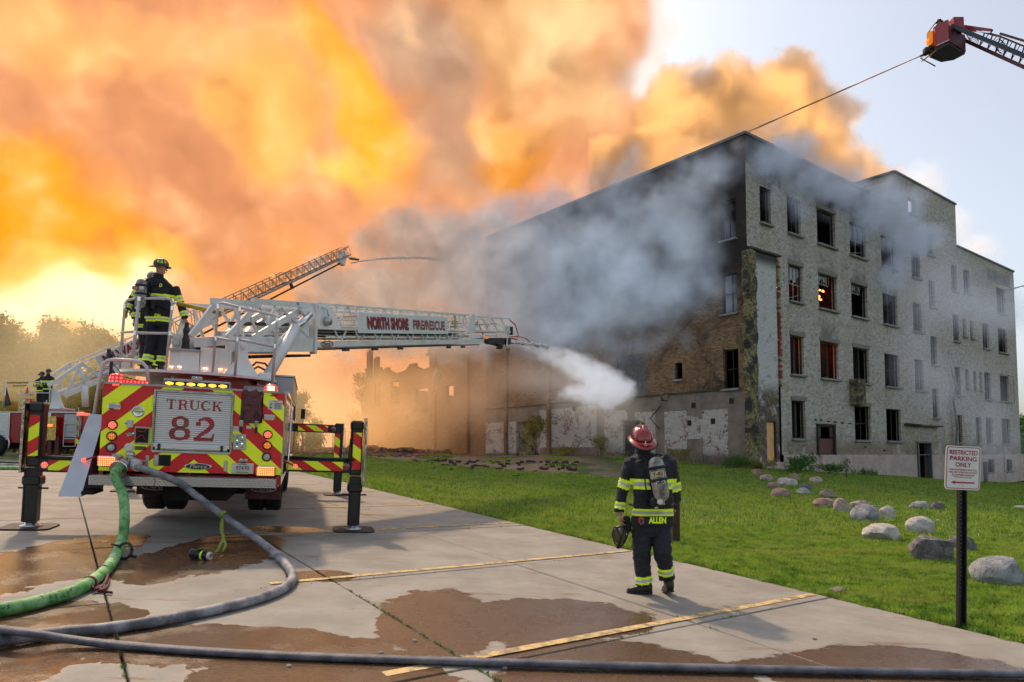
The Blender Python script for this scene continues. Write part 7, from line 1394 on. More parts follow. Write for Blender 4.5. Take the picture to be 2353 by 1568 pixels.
BO = [(280, 295, 388, 352, 'stone_pink', 'pinkish boulder, leftmost of the farthest row below the weeds'), (342, 357, 448, 415, 'stone_red', 'small reddish brown boulder tucked behind the larger reddish one'), (367, 408, 528, 492, 'stone_red', 'reddish speckled boulder, leftmost of the nearer far group'), (420, 322, 520, 390, 'stone_pale', 'pale boulder whose right end is hidden by its twin'), (470, 328, 582, 397, 'stone_pale', 'pale rounded boulder leaning against another pale one'),
      (572, 402, 690, 458, 'stone_grey', 'blue grey boulder in front of a black rock'), (600, 365, 697, 425, 'stone_dark', 'jagged black rock behind a blue grey boulder'), (670, 315, 782, 372, 'stone_pink', 'pinkish grey boulder standing alone near the wall'), (752, 420, 885, 492, 'stone_tan', 'tan boulder with a dark hollow side'), (710, 487, 887, 563, 'stone_red', 'flat topped red grey boulder below the tan one'), (865, 488, 1015, 612, 'stone_pink', 'tall round pinkish boulder between two flatter ones'),
      (1000, 498, 1155, 565, 'stone_pink', 'low pink boulder partly hidden behind the round one'), (1005, 543, 1240, 690, 'stone_grey', 'large blue grey boulder with curved veins'), (1225, 552, 1353, 668, 'stone_pale', 'whitish boulder touching the veined blue grey one'), (1462, 507, 1630, 585, 'stone_grey', 'grey boulder of the pair left of the sign post'), (1615, 513, 1733, 593, 'stone_dark', 'dark grey boulder beside the sign post, right one of its pair'), (1113, 698, 1433, 848, 'stone_pale', 'long boulder half rusty and half pale'),
      (1440, 643, 1672, 793, 'stone_pale', 'tall pale pink boulder left of the sign post'), (1506, 782, 1905, 1032, 'stone_dark', 'biggest speckled dark boulder standing behind the sign post'), (1780, 785, 1995, 920, 'stone_dark', 'dark boulder peeping out right of the sign post'), (2000, 978, 2460, 1215, 'stone_grey', 'broad grey boulder cut by the right edge'), (2280, 540, 2400, 570, 'stone_pale', 'small pale boulder far off at the right edge'), (835, 1183, 957, 1230, 'stone_tan', 'flat pale stone on the grass by the end of the yellow line'),
      (500, 290, 605, 352, 'stone_red', 'half hidden reddish boulder among the weeds'), (210, 255, 305, 305, 'stone_red', 'dull red boulder buried in the weeds at the wall foot'), (1643, 645, 1693, 662, 'stone_pale', 'tiny pale stone above the tall pale boulder')]
random.seed(2)
for i, (x0, y0, x1, y1, m_, lab) in enumerate(BO):
    cx_ = (2900 + (x0 + x1) / 2 * .5102) / 1.7408; by = (1750 + y1 * .5102) / 1.7408; w = (x1 - x0) * .5102 / 1.7408; h = (y1 - y0) * .5102 / 1.7408
    p = ground_at(cx_, by - h * .10); s_ = p.y / F; p = ground_at(cx_, by - h * .16); W3 = w * s_; H3 = h * s_ * 1.05; o = rock(p + V((0, W3 * .22, -.04 * H3)), (W3, W3 * .75, H3 * 1.15), i * 7 + 3, m_, rz=0 if i % 2 else .1); tag(o, lab, 'boulder')
for k in range(26):
    px = random.uniform(1850, 2300); p = ground_at(px, 1140 + random.uniform(-22, 30)); o = rock(p, (random.uniform(.08, .2), .1, .05), k, 'pebble_grey', 'stone', 1); tag(o, 'small pale stone in the lawn between the boulders and the wall', 'stone', 'small stones scattered in the far lawn')
# ================================================================== wooden post and parking sign
mat('old_wood', (.07, .035, .025), .85, var=.4, vscale=9, bump=.02, bscale=20); mat('sign_red', (.38, .012, .02), .45); mat('post_steel', (.02, .022, .025), .45, .3)
p = ground_at(1551, 1248); q = MB(); q.box((0, 0, .56), (.13, .13, 1.16), None, .01); o = q.build('wooden_post', 'old_wood'); o.location = p; o.rotation_euler = (0, .01, .3); tag(o, 'square dark wooden post in the grass just behind the walking firefighter', 'post')
p = ground_at(2208, 1440); Ys = p.y; so = empty('parking_sign', 'white restricted parking sign with red border on a perforated black steel post', 'sign', tuple(p)); tp = at(2212, 1035, Ys) - p
q = MB(); ax_ = tp.normalized()
for dx_, wy in ((-.032, .05), (.032, .05)): q.bar(V((dx_, 0, -.1)), tp + V((dx_, .01, 0)), .012, wy, (0, 1, 0))
q.bar(V((0, .02, -.1)), tp + V((0, .03, 0)), .05, .008, (0, 1, 0)); q.build('post', 'post_steel', so)
q = MB(); n_ = 44
for k in range(n_): c = tp * ((k + .5) / n_); q.lathe([(.001, 0), (.0055, 0)], 6, c + V((-.006, -.013, 0)) if 0 else c + V((0, .0155, 0)), Matrix.Rotation(PI / 2, 3, 'X'))
q.build('post_holes', 'lens_clear', so)['kind'] = 'stuff'
TLp, TRp, BLp, BRp = at(2174, 1022, Ys - .09), at(2255, 1026, Ys - .06), at(2171, 1123, Ys - .09), at(2251, 1132, Ys - .06)
exs = (TRp - TLp).normalized(); ezs = ((TLp + TRp) / 2 - (BLp + BRp) / 2).normalized(); nn = exs.cross(ezs).normalized(); ctr_ = (TLp + TRp + BLp + BRp) / 4 - p; Wd = (TRp - TLp).length; Hd_ = (TLp - BLp).length
if nn.y > 0: nn = -nn
def rrect(w, h, r, n=6):
    o = []
    for (cx_, cy_, a0) in ((w / 2 - r, h / 2 - r, 0), (-w / 2 + r, h / 2 - r, 90), (-w / 2 + r, -h / 2 + r, 180), (w / 2 - r, -h / 2 + r, 270)):
        for k in range(n + 1): a = R_(a0 + 90 * k / n); o.append((cx_ + r * math.cos(a), cy_ + r * math.sin(a)))
    return o
W2 = lambda x, y, d=0.0: ctr_ + exs * x + ezs * y + nn * d
q = MB(); q.poly([W2(x, y) for x, y in rrect(Wd, Hd_, .035)], .004, nn * -1); pan = q.build('sign_panel', 'sign_white', so)
q = MB(); a = rrect(Wd - .022, Hd_ - .022, .028); b = rrect(Wd - .036, Hd_ - .036, .022); n = len(a); q.add([W2(*v, .002) for v in a] + [W2(*v, .002) for v in b], [(k, (k + 1) % n, (k + 1) % n + n, k + n) for k in range(n)]); q.build('border', 'sign_red', pan)
for body, y, sz, w in (('RESTRICTED', .345, .062, .80), ('PARKING', .205, .062, .76), ('ONLY', .065, .062, .45), ('UNAUTHORIZED VEHICLES', -.045, .022, .78), ('WILL BE TICKETED/TOWED', -.105, .022, .80), ('AT OWNERS EXPENSE', -.165, .022, .65), ('WIS STATUTE 346.55(4)', -.215, .013, .53)):
    text('sign_text', body, sz, 'sign_red', pan, frame(W2(0, y * Hd_, .0025), exs, ezs, nn), w * Wd, bold=.0011 if sz > .05 else .0002, ext=.0004)
q = MB(); q.poly([W2(-.33 * Wd, -.335 * Hd_, .0025), W2(-.20 * Wd, -.285 * Hd_, .0025), W2(-.23 * Wd, -.318 * Hd_, .0025), W2(.34 * Wd, -.318 * Hd_, .0025), W2(.34 * Wd, -.35 * Hd_, .0025), W2(-.23 * Wd, -.35 * Hd_, .0025), W2(-.20 * Wd, -.385 * Hd_, .0025)][::1]); q.build('arrow', 'sign_red', pan)
for y in (.455, -.41): q = MB(); q.lathe([(.007, 0), (.007, .004), (.001, .006)], 8, W2(0, y * Hd_, .002), nn.to_track_quat('Z', 'Y').to_matrix()); q.build('bolt', 'chrome', pan)
# ================================================================== trees, weeds, fences
def leaf_mat(name, a, b, tr=.35):
    t = NT(name); p = t.pos(); n = t.noise(.9, 3, p); n2 = t.noise(14, 2, p); c = t.mix(t.ramp(n2, .35, .65), a, b); c = t.mix(t.ramp(n, .45, .65, 0, .5), c, tuple(x * .6 for x in a))
    q = t.n('BsdfPrincipled'); t.set(q.inputs['Base Color'], c); q.inputs['Roughness'].default_value = .6; r = t.n('BsdfTranslucent'); t.set(r.inputs[0], t.mix(.5, c, tuple(min(1, x * 2) for x in b))); m = t.n('MixShader'); m.inputs[0].default_value = tr
    t.t.links.new(q.outputs[0], m.inputs[1]); t.t.links.new(r.outputs[0], m.inputs[2]); t.t.links.new(m.outputs[0], t.out.inputs[0]); M[name] = t.m
leaf_mat('leaf_olive', (.12, .14, .025), (.30, .27, .05), .45); leaf_mat('leaf_green', (.03, .10, .015), (.10, .22, .03)); leaf_mat('leaf_yellow', (.20, .20, .02), (.42, .36, .04), .5); mat('bark', (.06, .045, .03), .9, var=.4)
def leaves(name, blobs, n, size, m, parent, seed, loc=(0, 0, 0)):
    rng = np.random.RandomState(seed); V_ = []; w = np.array([b[1][0] * b[1][1] * b[1][2] for b in blobs]) ** .8; w /= w.sum(); cnt = rng.multinomial(n, w)
    for (c, r), k in zip(blobs, cnt):
        # twig clusters inside each clump
        kc = max(1, k // 14); d = rng.normal(size=(kc, 3)); d /= np.linalg.norm(d, axis=1)[:, None]; cc = np.array(c) + d * np.array(r) * (rng.rand(kc, 1) ** .45); p = np.repeat(cc, 14, 0) + rng.normal(size=(kc * 14, 3)) * size * 1.9; V_.append(p)
    P = np.concatenate(V_); n = len(P); a = rng.normal(size=(n, 3)); a /= np.linalg.norm(a, axis=1)[:, None]; b = np.cross(a, rng.normal(size=(n, 3))); b /= np.linalg.norm(b, axis=1)[:, None]; s = size * (.6 + .8 * rng.rand(n, 1))
    Q = np.stack([P - a * s, P + b * s * .45, P + a * s, P - b * s * .45], 1).reshape(-1, 3); me = bpy.data.meshes.new(name); me.vertices.add(n * 4); me.vertices.foreach_set('co', Q.ravel()); me.loops.add(n * 4); me.loops.foreach_set('vertex_index', np.arange(n * 4, dtype=np.int32)); me.polygons.add(n); me.polygons.foreach_set('loop_start', np.arange(0, n * 4, 4, dtype=np.int32)); me.update(calc_edges=True); me.materials.append(M[m]); o = bpy.data.objects.new(name, me); link(o, parent); o.location = loc; return o
def tree(px, pytop, Y, wid, label, leaf='leaf_olive', seed=1, n=26000, size=.16, base_z=None, nb=16, cat='tree', low=.25):
    top = at(px, pytop, Y); bx_, by_ = top.x, top.y; bz = T1(bx_, by_) if base_z is None else base_z; H = top.z - bz; o = empty('tree', label, cat, (bx_, by_, bz)); rs_ = random.Random(seed); m = MB(); m.tube([(0, 0, -.2), (.1, 0, H * .25), (-.1, .1, H * .55), (0, 0, H * .8)], .2, 8, rs=[H * .022, H * .017, H * .011, H * .004]); bl = []
    for k in range(nb):
        a = rs_.uniform(0, 2 * PI); h = H * (low + (1 - low) * .9 * ((k + .5) / nb)); rr = wid * (.55 * math.sin(min(1, (1.06 - h / H) * 1.5) * PI / 2) + .1); c = V((math.cos(a) * rr, math.sin(a) * rr * .8, h)); m.tube([(0, 0, h * .55), tuple(c * .5 + V((0, 0, h * .35))), tuple(c)], .05, 5, rs=[H * .008, H * .005, .01]); s = rs_.uniform(.7, 1.25); bl.append((tuple(c), (wid * .30 * s, wid * .30 * s, H * .115 * s)))
    bl.append(((0, 0, H * .93), (wid * .22, wid * .22, H * .07))); m.build('trunk', 'bark', o); leaves('crown', bl, n, size, leaf, o, seed); return o
tree(20, 738, 66, 5.6, 'tallest tree at the left edge, hazy olive crown against the glowing smoke', seed=3, n=30000, size=.17, nb=26, low=.12)
tree(115, 742, 70, 4.0, 'hazy olive tree just right of the tallest one', seed=4, n=20000, size=.17, nb=20, low=.12)
tree(225, 755, 60, 3.6, 'olive tree showing between the left tree and the railing', seed=5, n=20000, size=.15, nb=20, low=.1)
tree(-90, 760, 60, 5, 'olive tree cut by the left edge', seed=6, n=14000, nb=18, low=.1)
tree(160, 860, 54, 3.2, 'low yellow green bushy tree behind the distant ladder truck', 'leaf_yellow', 7, 16000, .13, nb=14, cat='tree', low=.05); tree(235, 850, 50, 2.8, 'sunlit yellow green bushy tree right of the distant ladder truck', 'leaf_yellow', 8, 14000, .12, nb=14, low=.05); tree(60, 900, 56, 3.4, 'yellow green bush behind the two far firefighters', 'leaf_yellow', 17, 12000, .13, nb=12, low=.05)
tree(695, 905, 62, 1.9, 'small dark tree in the glow right of the truck cab', seed=9, n=9000, size=.12, nb=12, low=.1); tree(665, 968, 58, 1.4, 'low yellow bush beside the truck mirror', 'leaf_yellow', 10, 5000, .10, nb=8, low=.05)
tree(835, 855, 72, 1.5, 'thin silhouetted tree at the end of the ruined annexe', seed=12, n=5000, size=.13, nb=14, low=.1)
tree(2352, 962, 88, 2.8, 'bright green tree at the right edge beyond the building', 'leaf_green', 13, 12000, .16, nb=14, low=.2)
tree(960, 1005, 55, .1, 'x', seed=1, n=14) if False else None
# weeds and saplings against the walls
def plant(px, py, w, h, leaf, label, seed, n=700, size=.05, cat='weeds', name='weed_clump', stalks=6):
    p = ground_at(px, py); o = empty(name, label, cat, tuple(p)); rs_ = random.Random(seed); m = MB(); bl = []
    for k in range(stalks):
        a = rs_.uniform(0, 2 * PI); c = V((math.cos(a) * w * .4 * rs_.random(), math.sin(a) * w * .25, h * rs_.uniform(.4, .9))); m.tube([(c.x * .3, c.y * .3, -.05), tuple(c)], .01, 4, rs=[.014, .005]); bl.append((tuple(c), (w * .26, w * .2, h * .25)))
    m.build('stem', 'bark', o); leaves('foliage', bl, n, size, leaf, o, seed)
mat('dry_stalk', (.35, .28, .15), .9)
plant(1648, 1068, 1.0, 1.5, 'leaf_green', 'bright green sapling leaning out from the white brick wall', 1, 420, .09, 'plant', 'sapling', 5)
plant(1790, 1078, 1.8, .7, 'leaf_green', 'dark green weeds under the corner, left of the concrete step', 2, 1500, .06); plant(1690, 1078, 1.9, .6, 'leaf_green', 'low green weeds at the foot of the white brick panels', 3, 1300, .06); plant(1745, 1082, 1.4, .45, 'leaf_olive', 'olive weeds beside the dull red boulder', 4, 900, .05)
plant(1835, 1090, 1.6, .75, 'leaf_green', 'weeds growing below the boarded plywood door', 5, 1300, .06); plant(1900, 1090, 2.4, .45, 'leaf_green', 'low weeds along the pink foundation below the brown door', 6, 1100, .05); plant(1990, 1095, 2.2, .35, 'leaf_green', 'sparse weeds under the middle of the foundation', 7, 700, .05); plant(1945, 1098, .5, 1.0, 'leaf_green', 'thin upright weed with a dark base against the foundation', 8, 130, .06, stalks=3)
plant(1380, 1048, 2.0, 1.5, 'leaf_olive', 'tall weeds by the pier in the spray', 9, 900, .06); plant(1235, 1046, 2.2, 2.6, 'leaf_olive', 'tall olive weeds growing over the walled doorway', 10, 1500, .07); plant(1560, 1062, 1.6, .7, 'leaf_olive', 'weeds behind the walking firefighter at the wall foot', 11, 800, .05); plant(1480, 1054, 1.6, .5, 'leaf_olive', 'weeds left of the green door', 12, 700, .05); plant(1300, 1048, 2.5, .5, 'leaf_olive', 'low weeds along the foot of the white panels', 13, 800, .06)
m = MB(); random.seed(4)
for (px, py, w, n, h) in ((1735, 1075, 1.6, 120, .9), (1860, 1084, 1.6, 120, 1.1), (1600, 1066, 2.0, 120, .8), (1440, 1054, 3, 120, .6), (1960, 1092, 3, 90, .5)):
    c = ground_at(px, py)
    for _ in range(n): p_ = c + V((random.uniform(-w, w) * .7, random.uniform(-.5, .3), 0)); p_.z = T1(p_.x, p_.y); e = p_ + V((random.uniform(-.25, .25), random.uniform(-.1, .1), h * random.uniform(.4, 1))); m.bar(p_, e, .008, .008)
tag(m.build('dry_grass', 'dry_stalk'), 'dry straw coloured stalks standing along the foot of the walls', 'dry grass', kind='stuff')
# chain link fences
mat('fence_wire', (.12, .10, .09), .7)
def fence(px0, px1, Y0, Y1, label, h=2.2, n=7):
    a = at(px0, 1040, Y0); b = at(px1, 1040, Y1); a.z = T1(a.x, a.y); b.z = T1(b.x, b.y); o = empty('chain_link_fence', label, 'fence', tuple(a)); d = b - a
    for k in range(n + 1): p_ = d * (k / n); q = MB(); q.cyl(p_, p_ + V((0, 0, h + .25)), .035, 6); q.build('post', 'fence_wire', o)
    q = MB(); q.cyl((0, 0, h), tuple(d + V((0, 0, h))), .025, 5); q.cyl((0, 0, h + .2), tuple(d + V((0, 0, h + .2))), .012, 4); q.build('rail', 'fence_wire', o); q = MB(); L = d.length; u = d / L; s = 0
    while s < L: [q.bar(u * s, u * min(s + sg * h, L) + V((0, 0, h)), .006, .006) for sg in ((1, -1) if s > h else (1,))]; s += .22
    q.build('mesh', 'fence_wire', o)['kind'] = 'stuff'
fence(640, 845, 55, 64, 'thin chain link fence in the glow between the truck and the ruin'); fence(-30, 230, 46, 50, 'chain link fence behind the distant ladder truck', n=9)
# ================================================================== water jets
def water(name, c, k):
    t = NT(name); a = t.n('BsdfDiffuse'); t.set(a.inputs[0], c); b = t.n('BsdfTranslucent'); t.set(b.inputs[0], c); m1 = t.n('MixShader'); m1.inputs[0].default_value = .75; g = t.n('BsdfTransparent'); m2 = t.n('MixShader'); L = t.t.links.new
    L(a.outputs[0], m1.inputs[1]); L(b.outputs[0], m1.inputs[2]); t.set(m2.inputs[0], t.ramp(t.noise(2.2, 4, t.pos(), .7), .35, .6, k, 1)); L(g.outputs[0], m2.inputs[1]); L(m1.outputs[0], m2.inputs[2]); L(m2.outputs[0], t.out.inputs[0]); M[name] = t.m
water('water_white', (.96, .97, .98), .5); water('water_orange', (1.0, .70, .45), 1.0)  # warm backlight on the second jet is put into its colour
def jet(a, b, sag, r0, r1, m_, label, n=26, seed=0):
    a = V(a); b = V(b); q = MB(); rs_ = random.Random(seed)
    for s in range(3):
        pts = []; rs = []
        for k in range(n + 1): f = k / n; p_ = a.lerp(b, f) + V((0, 0, -4 * sag * f * (f - 1))); w = r0 + (r1 - r0) * f; pts.append(p_ + V((rs_.gauss(0, 1), rs_.gauss(0, 1), rs_.gauss(0, 1))) * w * .25); rs.append(w * rs_.uniform(.5, .85))
        q.tube(pts, r0, 7, rs=rs)
    for _ in range(160): f = rs_.random() ** .6; p_ = a.lerp(b, f) + V((0, 0, -4 * sag * f * (f - 1))) + V((rs_.gauss(0, 1), rs_.gauss(0, 1), rs_.gauss(0, 1))) * (r0 + (r1 - r0) * f) * 1.3; d = .3 * (r0 + (r1 - r0) * f) * rs_.random(); q.box(p_, (d, d, d))
    o = q.build('water_jet', m_); tag(o, label, 'water jet', kind='stuff')
jet(noz, PR(1.0, 19.2, -7), .03, .03, .07, 'water_orange', 'thin orange tinted water jet from the red basket down to the roof')
tipw = at(806, 605, 52.4); jet(tipw, at(1040, 601, 56), .35, .05, .16, 'water_white', 'thin water jet from the tip of the far raised ladder into the smoke', seed=2)
jet(at(2420, 644, 46), PR(37.5, 15.6, .4), .05, .025, .07, 'water_white', 'narrow water jet entering from the right edge toward the far wall', seed=3)
nzt = TM @ LP(14.5, -.10, 0)
q = MB(); rs_ = random.Random(9); hit = PL(8.2, 5.7, .2)
def arcp(f): return nzt.lerp(hit, f) + V((0, 0, 4 * .62 * f * (1 - f)))
for s in range(5): q.tube([arcp(k / 20 * .22) + V((rs_.gauss(0, 1), rs_.gauss(0, 1), rs_.gauss(0, 1))) * (.010 + .03 * k / 20) for k in range(21)], .04, 6, rs=[.035 + .02 * k / 20 for k in range(21)])
for _ in range(2600):
    f = rs_.random() ** .75; w = .04 + .55 * f; dr = abs(rs_.gauss(0, 1)) * .45 * f * f; p_ = arcp(f) + V((rs_.gauss(0, .35), rs_.gauss(0, .4), rs_.gauss(0, .30))) * w + V((0, 0, -dr)); d = rs_.uniform(.008, .022); q.box(p_, (d * 1.6, d * 1.6, d))
tag(q.build('water_spray', 'water_white'), 'broad white water spray arcing from the ladder tip onto the left facade', 'water spray', kind='stuff')
# ================================================================== smoke
def field_nodes(ng):
    N = ng.nodes.new; L = ng.links.new
    def setv(s, v):
        if isinstance(v, bpy.types.NodeSocket): L(v, s)
        elif v is not None: s.default_value = v
    def mt(op, a, b=None, c=None, clamp=False):
        q = N('ShaderNodeMath'); q.operation = op; q.use_clamp = clamp
        for i, v in enumerate((a, b, c)): setv(q.inputs[i], v)
        return q.outputs[0]
    def vm(op, a, b=None):
        q = N('ShaderNodeVectorMath'); q.operation = op; setv(q.inputs[0], a); setv(q.inputs[1], b); return q.outputs['Value' if op == 'LENGTH' else 'Vector']
    def nz(vec, scale, det, rough=.55, dist=0.0):
        q = N('ShaderNodeTexNoise'); setv(q.inputs['Vector'], vec); q.inputs['Scale'].default_value = scale; q.inputs['Detail'].default_value = det; q.inputs['Roughness'].default_value = rough; q.inputs['Distortion'].default_value = dist; return q.outputs[0]
    return N, L, mt, vm, nz
def volume(name, lo, hi, vox, blobs, nscale, amp, soft, m, inner=.5, blend=2.0, detail=6, stretch=(1, 1, 1), off=(0, 0, 0), label=None, cat='smoke', rough=.55):
    ng = bpy.data.node_groups.new(name, 'GeometryNodeTree'); ng.interface.new_socket('Geometry', in_out='OUTPUT', socket_type='NodeSocketGeometry')
    N, L, mt, vm, nz = field_nodes(ng)
    out = N('NodeGroupOutput'); vc = N('GeometryNodeVolumeCube'); sm = N('GeometryNodeSetMaterial'); sm.inputs['Material'].default_value = m
    vc.inputs['Min'].default_value = lo; vc.inputs['Max'].default_value = hi
    for k, a, b in zip(('Resolution X', 'Resolution Y', 'Resolution Z'), lo, hi): vc.inputs[k].default_value = max(8, int((b - a) / vox))
    pos = N('GeometryNodeInputPosition').outputs[0]
    f = None
    for bl in blobs:
        c, r = bl[0], bl[1]; s = bl[2] if len(bl) > 2 else 1.0
        l = vm('LENGTH', vm('MULTIPLY', vm('SUBTRACT', pos, tuple(c)), tuple(1 / x for x in r)))
        d = mt('MULTIPLY', mt('SUBTRACT', l, 1.0), min(r)); f = d if f is None else mt('SMOOTH_MIN', f, d, blend)
    sp = vm('ADD', vm('MULTIPLY', pos, stretch), off)
    n1 = nz(sp, nscale, detail, rough, .35)
    v = mt('DIVIDE', mt('SUBTRACT', mt('MULTIPLY', mt('SUBTRACT', n1, .5), amp), f), soft, clamp=True)
    if inner:
        n2 = nz(vm('ADD', sp, (31, 7, 13)), nscale * 2.1, 4, .6, .5); k = mt('ADD', mt('MULTIPLY', mt('SUBTRACT', n2, .5), 4 * inner), 1 - inner * .4, clamp=True) if False else mt('MAXIMUM', mt('ADD', 1 - inner * .3, mt('MULTIPLY', mt('SUBTRACT', n2, .5), 5 * inner)), 1 - inner)
        v = mt('MULTIPLY', v, k)
    L(v, vc.inputs['Density']); L(vc.outputs[0], sm.inputs[0]); L(sm.outputs[0], out.inputs[0])
    o = bpy.data.objects.new(name, bpy.data.volumes.new(name)); COL.objects.link(o)
    md = o.modifiers.new('smoke', 'NODES'); md.node_group = ng
    return tag(o, label, cat, kind='stuff')
def smoke_mat(name, dens, albedo, glow_fn=None, aniso=.2, absorb=None):
    t = NT(name); a = t.n('Attribute'); a.attribute_name = 'density'
    d = t.math('MULTIPLY', a.outputs['Fac'], dens); p = t.n('VolumePrincipled'); p.inputs['Density Attribute'].default_value = ''
    t.set(p.inputs['Density'], d); p.inputs['Anisotropy'].default_value = aniso
    t.set(p.inputs['Color'], albedo(t) if callable(albedo) else albedo)
    if glow_fn:
        c, s = glow_fn(t); t.set(p.inputs['Emission Color'], c); t.set(p.inputs['Emission Strength'], t.math('MULTIPLY', d, s))
    t.t.links.new(p.outputs[0], t.out.inputs['Volume']); M[name] = t.m; return t.m
# --- the great orange column: emission stands in for sunlight coming through it
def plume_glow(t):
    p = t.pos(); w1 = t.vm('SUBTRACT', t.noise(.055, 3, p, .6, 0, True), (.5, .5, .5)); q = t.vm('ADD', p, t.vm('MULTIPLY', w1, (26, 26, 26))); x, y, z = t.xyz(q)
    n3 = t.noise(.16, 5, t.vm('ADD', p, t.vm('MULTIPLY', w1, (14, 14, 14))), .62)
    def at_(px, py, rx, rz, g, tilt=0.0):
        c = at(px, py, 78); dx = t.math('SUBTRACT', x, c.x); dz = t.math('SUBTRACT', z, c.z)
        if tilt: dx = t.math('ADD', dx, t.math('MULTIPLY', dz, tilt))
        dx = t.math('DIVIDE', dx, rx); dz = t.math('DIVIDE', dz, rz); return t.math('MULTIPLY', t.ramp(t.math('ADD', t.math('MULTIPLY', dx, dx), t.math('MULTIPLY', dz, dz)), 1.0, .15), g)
    c = (.56, .235, .105, 1)  # emission colours set patch by patch imitate lit and dim smoke
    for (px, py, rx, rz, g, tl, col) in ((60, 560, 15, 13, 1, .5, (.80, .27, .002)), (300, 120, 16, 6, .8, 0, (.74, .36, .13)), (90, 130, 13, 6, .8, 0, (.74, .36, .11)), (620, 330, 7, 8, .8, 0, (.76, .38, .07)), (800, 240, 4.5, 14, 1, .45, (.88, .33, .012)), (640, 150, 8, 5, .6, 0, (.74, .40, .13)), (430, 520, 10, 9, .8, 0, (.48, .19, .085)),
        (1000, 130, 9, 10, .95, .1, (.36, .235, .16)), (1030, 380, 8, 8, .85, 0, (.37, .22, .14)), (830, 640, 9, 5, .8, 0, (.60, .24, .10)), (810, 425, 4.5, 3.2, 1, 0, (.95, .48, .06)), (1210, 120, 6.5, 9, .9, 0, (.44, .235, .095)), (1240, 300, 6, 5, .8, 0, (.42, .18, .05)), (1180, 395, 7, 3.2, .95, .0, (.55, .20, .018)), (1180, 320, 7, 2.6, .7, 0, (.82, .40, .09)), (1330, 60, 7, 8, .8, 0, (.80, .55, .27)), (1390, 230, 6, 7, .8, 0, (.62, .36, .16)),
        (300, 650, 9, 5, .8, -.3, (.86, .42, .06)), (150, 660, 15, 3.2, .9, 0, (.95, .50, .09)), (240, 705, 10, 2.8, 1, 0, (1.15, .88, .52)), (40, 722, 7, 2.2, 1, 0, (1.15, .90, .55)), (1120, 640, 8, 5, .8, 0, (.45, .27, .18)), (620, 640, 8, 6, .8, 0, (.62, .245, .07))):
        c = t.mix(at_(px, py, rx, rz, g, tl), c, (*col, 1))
    c = t.mix(t.ramp(n3, .50, .70, 0, .50), c, (.90, .56, .27)); c = t.mix(t.ramp(n3, .47, .30, 0, .60), c, (.22, .10, .05))  # noise paints light and dark folds in place of self-shadowing
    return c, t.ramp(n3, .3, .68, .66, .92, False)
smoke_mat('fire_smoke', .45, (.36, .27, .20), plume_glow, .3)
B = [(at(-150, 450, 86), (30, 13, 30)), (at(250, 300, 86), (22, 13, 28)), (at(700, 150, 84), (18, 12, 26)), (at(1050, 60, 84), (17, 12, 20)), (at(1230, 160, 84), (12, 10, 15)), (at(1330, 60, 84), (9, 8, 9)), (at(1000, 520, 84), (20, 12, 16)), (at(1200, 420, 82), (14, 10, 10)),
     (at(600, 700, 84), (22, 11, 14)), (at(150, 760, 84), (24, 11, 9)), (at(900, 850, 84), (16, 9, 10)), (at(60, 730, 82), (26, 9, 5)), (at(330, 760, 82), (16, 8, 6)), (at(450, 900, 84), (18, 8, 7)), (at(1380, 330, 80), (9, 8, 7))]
volume('smoke', (-78, 64, -1), (26, 108, 70), .50, B, .075, 12.5, 2.2, M['fire_smoke'], .35, 2.4, rough=.64, label='huge orange fire-lit column of smoke filling the sky behind the ladder and the ruin')  # not lit by the fire; emission stands in for sunlight through the smoke
# --- brown plume behind the roof on the right
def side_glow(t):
    p = t.pos(); n = t.noise(.16, 3, p, .55, .8); c = t.mix(t.ramp(n, .35, .65), (.34, .19, .09), (.95, .50, .17)); return c, t.ramp(n, .35, .65, .28, .62)  # lit look of the billow is put in as emission
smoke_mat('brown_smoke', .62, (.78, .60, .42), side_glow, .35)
B = [(at(1560, 280, 70), (5.5, 5, 6)), (at(1700, 230, 70), (6, 5, 4)), (at(1820, 210, 70), (5, 4.5, 3.6)), (at(1880, 260, 70), (4, 4, 3)), (at(1640, 400, 70), (8, 5, 5)), (at(1830, 370, 70), (7, 5, 4.5)), (at(1930, 400, 70), (4, 4, 3)), (at(1480, 420, 70), (8, 5, 5)), (at(1960, 440, 70), (5, 3, 2))]
volume('smoke', (8, 62, 18), (44, 79, 46), .28, B, .20, 7.2, .9, M['brown_smoke'], .4, 1.4, rough=.66, label='brown smoke billow rising behind the roof of the burning building')
# --- white steam above the far roofs
smoke_mat('white_steam', .40, (.97, .95, .93), lambda t: ((1, .9, .8), .25), .4)  # steam emits a little to look lit
smoke_mat('cloud_white', .8, (.80, .79, .78), lambda t: ((1, .92, .84), .36), .4)  # sunlit white of the cloud edge is emitted
B = [(at(2130, 440, 70), (2.2, 2.2, 3.0)), (at(2190, 520, 72), (2.4, 2.2, 2.6)), (at(2240, 575, 74), (2.6, 2.2, 2.2)), (at(2110, 410, 70), (1.6, 1.6, 1.6))]
volume('steam', (34, 64, 16), (56, 82, 34), .32, B, .35, 2.8, 1.6, M['white_steam'], .4, 1.0, label='white steam rising behind the far roofs of the burning building', cat='steam')
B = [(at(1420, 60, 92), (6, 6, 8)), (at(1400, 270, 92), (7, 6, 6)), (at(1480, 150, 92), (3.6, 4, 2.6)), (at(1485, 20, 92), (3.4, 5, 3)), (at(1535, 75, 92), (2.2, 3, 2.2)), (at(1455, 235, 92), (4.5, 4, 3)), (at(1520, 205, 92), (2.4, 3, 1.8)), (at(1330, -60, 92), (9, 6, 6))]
volume('steam', (0, 80, 28), (36, 106, 76), .36, B, .30, 4.6, .8, M['cloud_white'], .3, 1.2, rough=.66, label='bright white cloud edge beside the orange smoke column', cat='steam')
